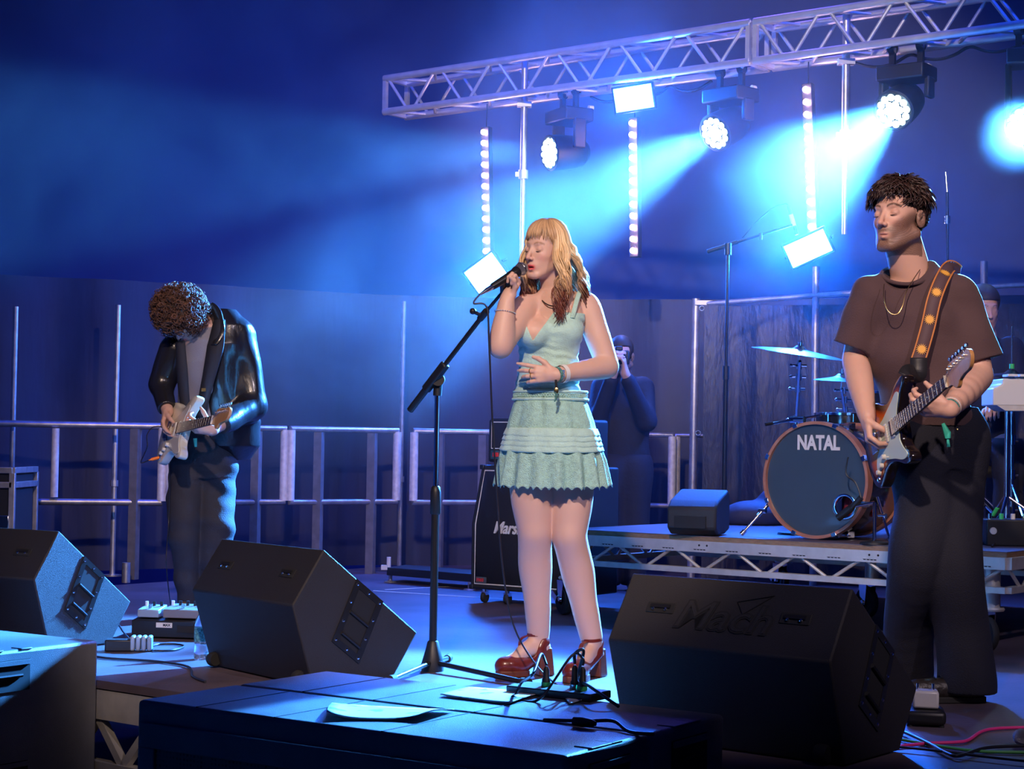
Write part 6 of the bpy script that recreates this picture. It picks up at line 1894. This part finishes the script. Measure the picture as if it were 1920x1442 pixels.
# overhead microphone stand on the riser
def overhead(bx_, by_, tx, ty_, d, arm, lab, mic=True, zb=RZ):
    b = G(bx_, by_, zb); d = b.y; rt = empty('overhead_microphone_stand', b, lab, 'microphone stand')
    P = lambda px, py, dd=0: W(px, py, d + dd) - b
    t = P(tx, ty_); k = Vector((t.x * .45, 0, t.z * .55))
    MB().cyl(ZS * .04, k, .0145, n=14).build('lower_tube', 'black_metal', rt); MB().cyl(k, t, .010, n=12).build('upper_tube', 'black_metal', rt)
    MB().cyl(k - ZS * .04, k + ZS * .04, .020, n=16).build('clutch', 'black', rt)
    for q in range(3):
        a = 2 * PI * q / 3 + .4; e = Vector((.30 * math.cos(a), .30 * math.sin(a), .012)); MB().cyl(ZS * .10, e, .010, n=10).sph(e, .015, 8).build('leg', 'black_metal', rt)
    if arm:
        A, B = P(*arm[0]), P(*arm[1], .05)
        MB().cyl(A, B, .008, n=12).build('boom_arm', 'black_metal', rt); MB().cyl(A, A.lerp(B, .35), .013, n=12).build('boom_sleeve', 'black', rt)
        q = A.lerp(B, .62); MB().cyl(q - ZS * .03, q + ZS * .01, .012, n=12).build('boom_clutch', 'black', rt)
        MB().cyl(t - ZS * .02, t + ZS * .05, .022, n=16).build('pivot', 'black', rt)
        m0, m1 = P(1478, 386, .05), P(1494, 440, .05)
        MB().cyl(m0, m0.lerp(m1, .35), .010, n=12).build('microphone_plug', 'black', rt); M.setdefault('mic_pink', mat('microphone_tape_red', (.5, .12, .12), .5))
        MB().cyl(m0.lerp(m1, .3), m0.lerp(m1, .7), .013, n=14).build('microphone_body', 'mic_pink', rt); MB().cyl(m0.lerp(m1, .7), m1, .012, n=14).build('microphone_head', 'black_metal', rt)
        MB().tube(catmull([m0, P(1472, 382, .05), P(1450, 390, .05), P(1420, 415, .02), P(1392, 446, 0)], 8), .0035, 6).build('lead', 'black', rt)
    return rt
overhead(1357, 978, 1365, 472, 9.4, ((1326, 472), (1487, 421)), 'tall black overhead microphone stand with boom arm at the riser\'s left end')
rt = overhead(1778, 975, 1776, 360, 9.7, None, 'tall black stand rising behind the brown shirted man\'s shoulder')
b_ = rt.location
MB().cyl(W(1776, 420, b_.y) - b_, W(1776, 405, b_.y) - b_, .022, n=14).build('bright_clamp', 'chrome', rt)
MB().cyl(W(1776, 360, b_.y) - b_, W(1773, 322, b_.y) - b_, .006, .004, n=10).build('tip', 'silver', rt)

# scaffold frame with creased tarpaulin behind the kit
SD = 11.9
fr = empty('scaffold_frame', Vector((W(1297, 940, SD).x, SD, 0)), 'scaffold pole frame behind the drum kit', 'frame')
o3 = fr.location; P = lambda px, py, d=SD: W(px, py, d) - o3
tp = P(1305, 560)
MB().cyl((0, 0, 0), tp, .027, n=14).build('upright', 'steel', fr)
MB().cyl(tp - ZS * .04, P(1600, 549, 11.5) , .018, n=12).build('top_rail', 'steel', fr)
MB().box(tp - ZS * .03 + Vector((.06, -.03, 0)), (.14, .03, .03)).build('coupler', 'alu_flat', fr)
MB().cyl(P(1530, 500, 11.6), Vector((P(1530, 500, 11.6).x, P(1530, 500, 11.6).y, 0)), .024, n=12).build('inner_upright', 'steel', fr)
MB().cyl(P(1845, 490, 11.2), Vector((P(1845, 490, 11.2).x, P(1845, 490, 11.2).y, 0)), .024, n=12).build('far_upright', 'steel', fr)
MB().cyl(P(1840, 538, 11.2), P(2050, 528, 10.8), .016, n=12).build('right_rail', 'steel', fr)
pts = [W(1318, 800, 11.85), W(1420, 800, 11.8), W(1520, 800, 11.7), W(1640, 800, 11.6), W(1760, 800, 11.5), W(1950, 800, 11.3), W(2080, 800, 11.1)]
for p in pts: p.z = 0
tr_ = fabric_wall('tarpaulin', pts, 0.02, W(1400, 572, 11.8).z, 'tarp', .03, .35, nz=40, per=20, seed=21)
tag(tr_, 'creased dark tarpaulin hung behind the drum kit', 'tarpaulin')
for px, py in ((1309, 812), (1306, 934), (1316, 578)):
    c_ = W(px, py, 11.86) - o3; MB().tube([c_ + Vector((.016 * math.cos(t), 0, .016 * math.sin(t))) for t in [2 * PI * i / 14 for i in range(14)]], .0035, 5, closed=True).build('tie_ring', 'silver', fr)

# ------------------------------------------------------------------ people in the back
def back_person(base, D, marks, lab, cloth, hz=None):
    O = Vector((W(*base, D).x, D, 0)); P = lambda px, py, dd=0: W(px, py, D + dd) - O
    rt = empty('person', O, lab, 'person'); return rt, O, P
bm, BO, P = back_person((1165, 990), 11.0, None, 'photographer in dark clothes holding a black camera to his face behind the singer', None)
hc_ = P(1164, 668); hr2 = head_rot(R(12), R(-4), 0)
F = Field((-.34, -.45, -.01), (.34, .30, 1.75), .007)
T2 = add_head(F, hc_, hr2, .95, male=True)
F.rc(hc_ + hr2 @ Vector((0, -.02, -.06)), P(1168, 712, .04), .055, .06, .02)
s1, s2 = P(1130, 728, .03), P(1205, 728, .03); e1, e2 = P(1118, 800, -.10), P(1212, 790, -.10); w1, w2 = P(1150, 700, -.26), P(1172, 700, -.26)
limb(F, [s1, e1], [.05, .04]); limb(F, [e1, w1], [.04, .028]); limb(F, [s2, e2], [.05, .04]); limb(F, [e2, w2], [.04, .028])
add_hand(F, w1, Vector((.1, -.1, 1)), Vector((1, .2, 0)), 1, [(.5, .6, .4)] * 4, .95); add_hand(F, w2, Vector((-.1, -.1, 1)), Vector((-1, .2, 0)), -1, [(.5, .6, .4)] * 4, .95)
lz2 = lambda py: P(1165, py).z
F.loft([(lz2(860), P(1168, 860).x, .03, .13, .09), (lz2(760), P(1168, 760).x, .03, .15, .10), (lz2(715), P(1168, 715).x, .03, .10, .06)], 0, .03)
fa, fb_ = Vector((P(1150, 900).x - .02, 0.02, .05)), Vector((P(1190, 900).x + .0, .05, .05))
limb(F, [P(1150, 880), P(1150, 980), fa], [.08, .055, .04]); limb(F, [P(1188, 880), P(1190, 980), fb_], [.08, .055, .04])
F.mesh('body', 'skin', bm, lambda Pp: face_colour(Pp, hc_, hr2, .95, SKIN_M, (.5, .2, .18), brow=(.06, .03, .02), beard=(.12, .07, .05)))
M['dark_navy'] = mat('dark_navy_cloth', (.012, .014, .030), .8, bump=.2, bscale=60)
def cloth_body(par, P, lo, hi, rowsx, arms, name, m='dark_navy', legs=()):
    F = Field(lo, hi, .009); fw = folds([(14, 6, 26, 0, .6), (30, 10, 14, 1, .4)], .006)
    F.loft(rowsx, 0, 0, warp=fw)
    for a, b, r1, r2 in arms: F.rc(a, b, r1, r2, .03)
    F.mesh(name, m, par)
cloth_body(bm, P, (-.40, -.40, lz2(880)), (.40, .32, lz2(690)), [(lz2(872), P(1168, 870).x, .03, .17, .13), (lz2(780), P(1168, 780).x, .03, .17, .13), (lz2(730), P(1168, 730).x, .03, .165, .11), (lz2(704), P(1168, 706).x, .03, .07, .07)],
           [(s1, e1, .075, .06), (e1, w1.lerp(e1, .15), .06, .045), (s2, e2, .075, .06), (e2, w2.lerp(e2, .15), .06, .045)], 'jacket')
F = Field((-.34, -.20, .0), (.34, .28, lz2(850)), .009); limb(F, [P(1150, 870), P(1150, 980), fa + ZS * .0], [.12, .085, .07], .03); limb(F, [P(1188, 870), P(1190, 980), fb_], [.12, .085, .07], .03)
F.carve(lambda X, Y, Z: ((.03 - Z) + 0 * X + 0 * Y).astype(np.float32)); F.mesh('trousers', 'dark_navy', bm)
for q in (fa, fb_):
    f = Field(q - Vector((.09, .25, .06)), q + Vector((.09, .12, .1)), .009); f.rc(q - ZS * .01, q + Vector((0, -.14, -.018)), .042, .034, 0); f.carve(lambda X, Y, Z: ((.003 - Z) + 0 * X + 0 * Y).astype(np.float32)); f.mesh('shoe', 'boot', bm)
Fh = Field(hc_ - Vector((.13, .14, .10)), hc_ + Vector((.13, .14, .17)), .007); Fh.ell(hc_ + hr2 @ Vector((0, -.022, .044)), (.079, .099, .090), hr2, 0)
h2_ = np.array(hr2); Fh.carve(lambda X, Y, Z: (np.where(((X - hc_.x) * h2_[0, 1] + (Y - hc_.y) * h2_[1, 1] + (Z - hc_.z) * h2_[2, 1]) > .03, .055, -.02) - (Z - hc_.z)).astype(np.float32)); Fh.mesh('hair', 'hair_dark', bm)
cmr = empty('camera', hc_ + BO + Vector((-.02, -.135, -.015)), 'black photo camera held before the photographer\'s face', 'camera')
MB().box((0, 0, 0), (.13, .06, .09)).build('camera_body', 'black', cmr, bev=.012)
MB().lathe((0, -.03, -.005), (0, -1, 0), [(.036, 0), (.038, .02), (.040, .07), (.036, .075), (.030, .06), (0, .055)], 24).build('lens_barrel', 'black', cmr, smooth=40)
MB().box((0, 0, .055), (.045, .05, .03)).build('viewfinder_hump', 'black', cmr, bev=.008)

dm, DO, P = back_person((1845, 990), 9.75, None, 'dark haired drummer in black mostly hidden behind the brown shirted man', None)
hc3 = P(1846, 580); hr3 = head_rot(R(-6), R(-12), 0)
F = Field((-.36, -.60, RZ - .01), (.40, .40, 1.75), .007)
add_head(F, hc3, hr3, .98, male=True); F.rc(hc3 + hr3 @ Vector((0, -.02, -.06)), P(1848, 632, .03), .055, .06, .02)
s1, s2 = P(1795, 655, .03), P(1895, 655, .03); e1, e2 = P(1782, 730, -.05), P(1908, 735, -.05); w1, w2 = P(1790, 760, -.32), P(1862, 765, -.34)
limb(F, [s1, e1], [.05, .04]); limb(F, [e1, w1], [.04, .028]); limb(F, [s2, e2], [.05, .04]); limb(F, [e2, w2], [.04, .028])
add_hand(F, w1, Vector((-.1, -1, -.1)), Vector((0, 0, -1)), 1, [(.7, .9, .6)] * 4, .95); add_hand(F, w2, Vector((-.3, -1, 0)), Vector((0, 0, -1)), -1, [(.7, .9, .6)] * 4, .95)
hz3 = lambda py: P(1846, py).z
F.loft([(hz3(845), P(1846, 845).x, .05, .15, .11), (hz3(740), P(1846, 740).x, .04, .15, .10), (hz3(645), P(1846, 645).x, .03, .11, .06)], 0, .03)
ka, kb_ = P(1800, 845, -.32), P(1890, 845, -.32); fa, fb_ = Vector((ka.x, ka.y + .0, RZ + .05)), Vector((kb_.x, kb_.y, RZ + .05))
limb(F, [P(1820, 850, .02), ka, fa], [.08, .055, .04], .02, 3); limb(F, [P(1872, 850, .02), kb_, fb_], [.08, .055, .04], .02, 3)
F.mesh('body', 'skin', dm, lambda Pp: face_colour(Pp, hc3, hr3, .98, SKIN_M, (.5, .2, .18), brow=(.05, .03, .02)))
cloth_body(dm, P, (-.40, -.5, hz3(870)), (.42, .40, hz3(615)), [(hz3(862), P(1846, 860).x, .05, .18, .14), (hz3(740), P(1846, 740).x, .04, .18, .13), (hz3(665), P(1846, 665).x, .03, .175, .11), (hz3(630), P(1846, 632).x, .03, .075, .07)],
           [(s1, e1, .075, .062), (e1, w1.lerp(e1, .2), .06, .045), (s2, e2, .075, .062), (e2, w2.lerp(e2, .2), .06, .045)], 'sweatshirt')
F = Field((-.36, -.50, RZ), (.40, .30, hz3(820)), .009); limb(F, [P(1820, 852, .04), ka, fa + ZS * .02], [.11, .085, .07], .03, 3); limb(F, [P(1872, 852, .04), kb_, fb_ + ZS * .02], [.11, .085, .07], .03, 3)
F.carve(lambda X, Y, Z: ((RZ + .03 - Z) + 0 * X + 0 * Y).astype(np.float32)); F.mesh('trousers', 'dark_navy', dm)
for q in (fa, fb_):
    f = Field(q - Vector((.09, .25, .06)), q + Vector((.09, .12, .1)), .009); f.rc(q - ZS * .01, q + Vector((0, -.14, -.018)), .042, .034, 0); f.carve(lambda X, Y, Z: ((RZ + .002 - Z) + 0 * X + 0 * Y).astype(np.float32)); f.mesh('shoe', 'boot', dm)
Fh = Field(hc3 - Vector((.14, .15, .12)), hc3 + Vector((.14, .15, .18)), .007); Fh.ell(hc3 + hr3 @ Vector((0, -.022, .046)), (.086, .106, .096), hr3, 0)
h3_ = np.array(hr3); Fh.carve(lambda X, Y, Z: (np.where(((X - hc3.x) * h3_[0, 1] + (Y - hc3.y) * h3_[1, 1] + (Z - hc3.z) * h3_[2, 1]) > .045, .045, -.04) - (Z - hc3.z)).astype(np.float32)); Fh.mesh('hair', 'hair_dark', dm)
st = empty('drum_stool', Vector((DO.x + P(1846, 850).x, DO.y + .06, RZ)), 'round black drum stool under the drummer', 'stool')
sh_ = hz3(862) - RZ - .03
MB().lathe((0, 0, sh_ - .07), ZS, [(0, 0), (.15, 0), (.165, .02), (.165, .05), (.15, .07), (0, .07)], 32).build('seat', 'black', st, smooth=40)
MB().cyl((0, 0, .05), (0, 0, sh_ - .07), .014, n=12).build('column', 'chrome', st)
for k in range(3):
    a = 2 * PI * k / 3; MB().cyl((0, 0, .2), (.2 * math.cos(a), .2 * math.sin(a), .012), .009, n=8).build('leg', 'chrome', st)

# ------------------------------------------------------------------ pedals, plugs, bottle and leads around the left guitarist
pb = G(246, 1196); pbr = empty('pedal_board', pb, 'sloping black pedal board before the bowed guitarist\'s feet', 'pedal board', rz=R(-8))
MB().prism([(0, .0), (0, .075), (.30, .10), (.30, .0)], (0, 0, .006), (0, 1, 0), (0, 0, 1), (1, 0, 0), .42).build('frame', 'black', pbr, bev=.004)
MB().box((.30, -.002, .045), (.17, .006, .03)).build('front_slot', 'black_matte', pbr)
MB().box((.155, -.004, .062), (.075, .004, .022)).build('badge', 'white', pbr)
t = MB(); put_text(t, 'MAX', .016, (.167, -.0065, .062), (1, 0, 0), (0, 0, 1), .0008, bold=.0006); t.build('badge_text', 'black', pbr)
pedals = [((.015, .03), (.10, .12, .05), 'blue_grey', 'small pale pedal at the left end of the pedal board'), ((.135, .03), (.17, .14, .055), 'grey_case', 'grey pedal with a row of knobs in the middle of the pedal board'), ((.32, .05), (.09, .12, .04), 'blue_grey', 'low pedal at the right end of the pedal board beside the boot')]
M['blue_grey'] = mat('pale_blue_metal', (.35, .42, .50), .4, .3); M['grey_case'] = mat('warm_grey_metal', (.22, .20, .21), .5, .2)
for (x, y), (a, b, c), m_, lab in pedals:
    Rz = frame_rot(R(-8)); loc = pb + Rz @ Vector((x, y, .088 + y * .08)); pe = empty('effects_pedal', loc, lab, 'pedal', 'pedals on the left pedal board', rz=R(-8))
    MB().prism([(0, 0), (0, c * .7), (b, c), (b, 0)], (0, 0, 0), (0, 1, 0), (0, 0, 1), (1, 0, 0), a).build('case', m_, pe, bev=.004)
    for k in range(max(2, int(a / .03))): MB().cyl((.015 + k * (a - .03) / max(1, int(a / .03) - 1), b * .7, c * .9), (.015 + k * (a - .03) / max(1, int(a / .03) - 1), b * .7, c + .016), .0075, n=10).build('knob', 'black' if k else 'white', pe)
    MB().cyl((a / 2, b * .25, c * .7), (a / 2, b * .25, c * .7 + .022), .008, n=12).build('footswitch', 'chrome', pe)
ps = G(196, 1222); psr = empty('plug_strip', ps, 'row of ribbed power plugs on a black strip beside the left monitor', 'power strip', rz=R(6))
MB().box((.06, .03, .025), (.12, .07, .05)).build('strip_body', 'black', psr, bev=.006)
for k in range(4): MB().box((.115 + k * .0235, .03, .034), (.020, .075, .062)).build('plug', 'blue_grey', psr, bev=.007)
bt = G(378, 1236); btr = empty('water_bottle', bt, 'clear plastic water bottle beside the black wedge monitor', 'bottle')
MB().lathe((0, 0, 0), ZS, [(0, .004), (.028, .0), (.032, .01), (.032, .05), (.029, .06), (.032, .07), (.032, .135), (.026, .165), (.013, .19), (.012, .205), (0, .205)], 28).build('bottle_body', 'glass', btr, smooth=50)
MB().lathe((0, 0, .203), ZS, [(.0145, 0), (.0145, .016), (0, .016)], 20).build('cap', 'white', btr); MB().lathe((0, 0, .075), ZS, [(.0326, 0), (.0326, .055)], 28).build('bottle_label', 'print_band', btr)
cable([G(150, 1225, .006), G(200, 1234, .006), G(290, 1240, .006), G(352, 1250, .006), G(362, 1268, .006), G(385, 1278, .006)], .005, 'cable_blue', 'dark cable crossing the bright patch of floor left of the black wedge')
cable([G(282, 1212, .006), G(290, 1220, .006), G(325, 1219, .006), G(345, 1212, .006), G(330, 1208, .006), G(300, 1208, .006), G(285, 1211, .006)], .0045, 'cable_blue', 'small loop of cable lying before the pedal board')
cable([G(222, 1170, .006), G(232, 1186, .05), G(250, 1204, .03), G(275, 1215, .006)], .004, 'cable_blue', 'thin cable running from the left monitor over the plugs')
# ------------------------------------------------------------------ right front : pedal on a board and coloured cables
wb = G(1712, 1362); wr_ = empty('pedal_case', wb, 'black rounded pedal board right behind the big wedge monitor', 'pedal board', rz=R(-10))
MB().box((.04, .06, .030), (.13, .16, .045)).build('case', 'black', wr_, bev=.014, bseg=3)
for x, y in ((-.01, .0), (.09, .0), (-.01, .12), (.09, .12)): MB().cyl((x, y, 0), (x, y, .010), .010, n=10).build('foot', 'rubber', wr_)
wp = wb + ZS * .054 + Vector((.0, .02, 0)); wpp = empty('effects_pedal', wp, 'small cream pedal with two steel switches by the brown shirted man\'s shoes', 'pedal', rz=R(-10))
MB().box((.045, .04, .030), (.085, .075, .058)).build('case', 'white', wpp, bev=.008)
for x in (.02, .07): MB().cyl((x, .04, .056), (x, .04, .080), .0045, n=10).build('footswitch', 'chrome', wpp)
for pts, m_, r, lab in [
    ([(1680, 1400), (1740, 1394), (1790, 1392), (1815, 1388), (1840, 1372), (1870, 1366), (1925, 1364)], 'cable_pink', .0055, 'pink cable curving over the floor at the bottom right corner'),
    ([(1680, 1385), (1720, 1392), (1780, 1402), (1840, 1409), (1930, 1411)], 'cable_green', .005, 'green cable lying under the pink one at the bottom right'),
    ([(1690, 1370), (1740, 1393), (1775, 1412), (1800, 1417), (1850, 1402), (1930, 1398)], 'cable_blue', .0055, 'thick dark cable crossing over the green cable at the bottom right'),
    ([(1680, 1400), (1740, 1406), (1830, 1417), (1930, 1428)], 'cable_blue', .004, 'dark cable nearest the bottom edge at the right')]:
    cable([G(x, y, .007 + (.006 if m_ == 'cable_blue' else 0)) for x, y in pts], r, m_, lab)
q = G(1915, 1382, .03); mh = empty('spare_microphone', q, 'dark round microphone head lying at the right picture edge near the floor', 'microphone')
MB().sph((0, 0, 0), .026, 16).build('grille', 'mesh_grille', mh); MB().cyl((.01, 0, 0), (.16, .03, 0), .018, .012, n=16).build('handle', 'black', mh)
# ------------------------------------------------------------------ haze from the smoke machines
def haze_box(name, lo, hi, rz, dens, lab, scale, thr, gain, aniso=0.3):
    mb = MB().box((0, 0, 0), (hi[0] - lo[0], hi[1] - lo[1], hi[2] - lo[2]))
    m = bpy.data.materials.new(name); m.use_nodes = True; nt = m.node_tree
    for n in list(nt.nodes): nt.nodes.remove(n)
    out = nt.nodes.new('ShaderNodeOutputMaterial')
    vs = nt.nodes.new('ShaderNodeVolumeScatter'); vs.inputs['Color'].default_value = (0.9, 0.95, 1, 1)
    vs.inputs['Anisotropy'].default_value = aniso; vs.inputs['Density'].default_value = dens
    if gain:
        tc = nt.nodes.new('ShaderNodeTexCoord'); nz = nt.nodes.new('ShaderNodeTexNoise')
        nz.inputs['Scale'].default_value = scale; nz.inputs['Detail'].default_value = 5; nz.inputs['Roughness'].default_value = .66
        nz.inputs['Distortion'].default_value = 0.6
        nt.links.new(tc.outputs['Object'], nz.inputs['Vector'])
        mr = nt.nodes.new('ShaderNodeMapRange'); mr.inputs['From Min'].default_value = thr; mr.inputs['From Max'].default_value = thr + .25
        mr.inputs['To Min'].default_value = dens; mr.inputs['To Max'].default_value = dens * gain
        nt.links.new(nz.outputs['Fac'], mr.inputs['Value'])
        ge = nt.nodes.new('ShaderNodeNewGeometry'); sx = nt.nodes.new('ShaderNodeSeparateXYZ'); nt.links.new(ge.outputs['Position'], sx.inputs[0])
        m2 = nt.nodes.new('ShaderNodeMapRange'); m2.interpolation_type = 'SMOOTHSTEP'; m2.inputs['From Min'].default_value = .1; m2.inputs['From Max'].default_value = 2.0
        m2.inputs['To Min'].default_value = .12; nt.links.new(sx.outputs['Z'], m2.inputs['Value'])
        mu = nt.nodes.new('ShaderNodeMath'); mu.operation = 'MULTIPLY'; nt.links.new(mr.outputs[0], mu.inputs[0]); nt.links.new(m2.outputs[0], mu.inputs[1])
        nt.links.new(mu.outputs[0], vs.inputs['Density'])
    nt.links.new(vs.outputs[0], out.inputs['Volume'])
    m.cycles.homogeneous_volume = not gain
    m.volume_intersection_method = 'FAST' if hasattr(m, 'volume_intersection_method') else None
    o = mb.build(name, m, smooth=0)
    o.location = [(a + b) / 2 for a, b in zip(lo, hi)]; o.rotation_euler.z = rz
    return tag(o, lab, 'haze', kind='stuff')
haze_box('stage_haze', (-7, 9.25, 0.1), (6.5, 13.5, 4.2), 0.0, 0.0065, 'pale blue smoke haze drifting through the lamp beams behind the band', 0.8, 0.44, 11.0)
SC.cycles.volume_step_rate = 4.0
SC.cycles.volume_max_steps = 64
SC.cycles.volume_bounces = 0
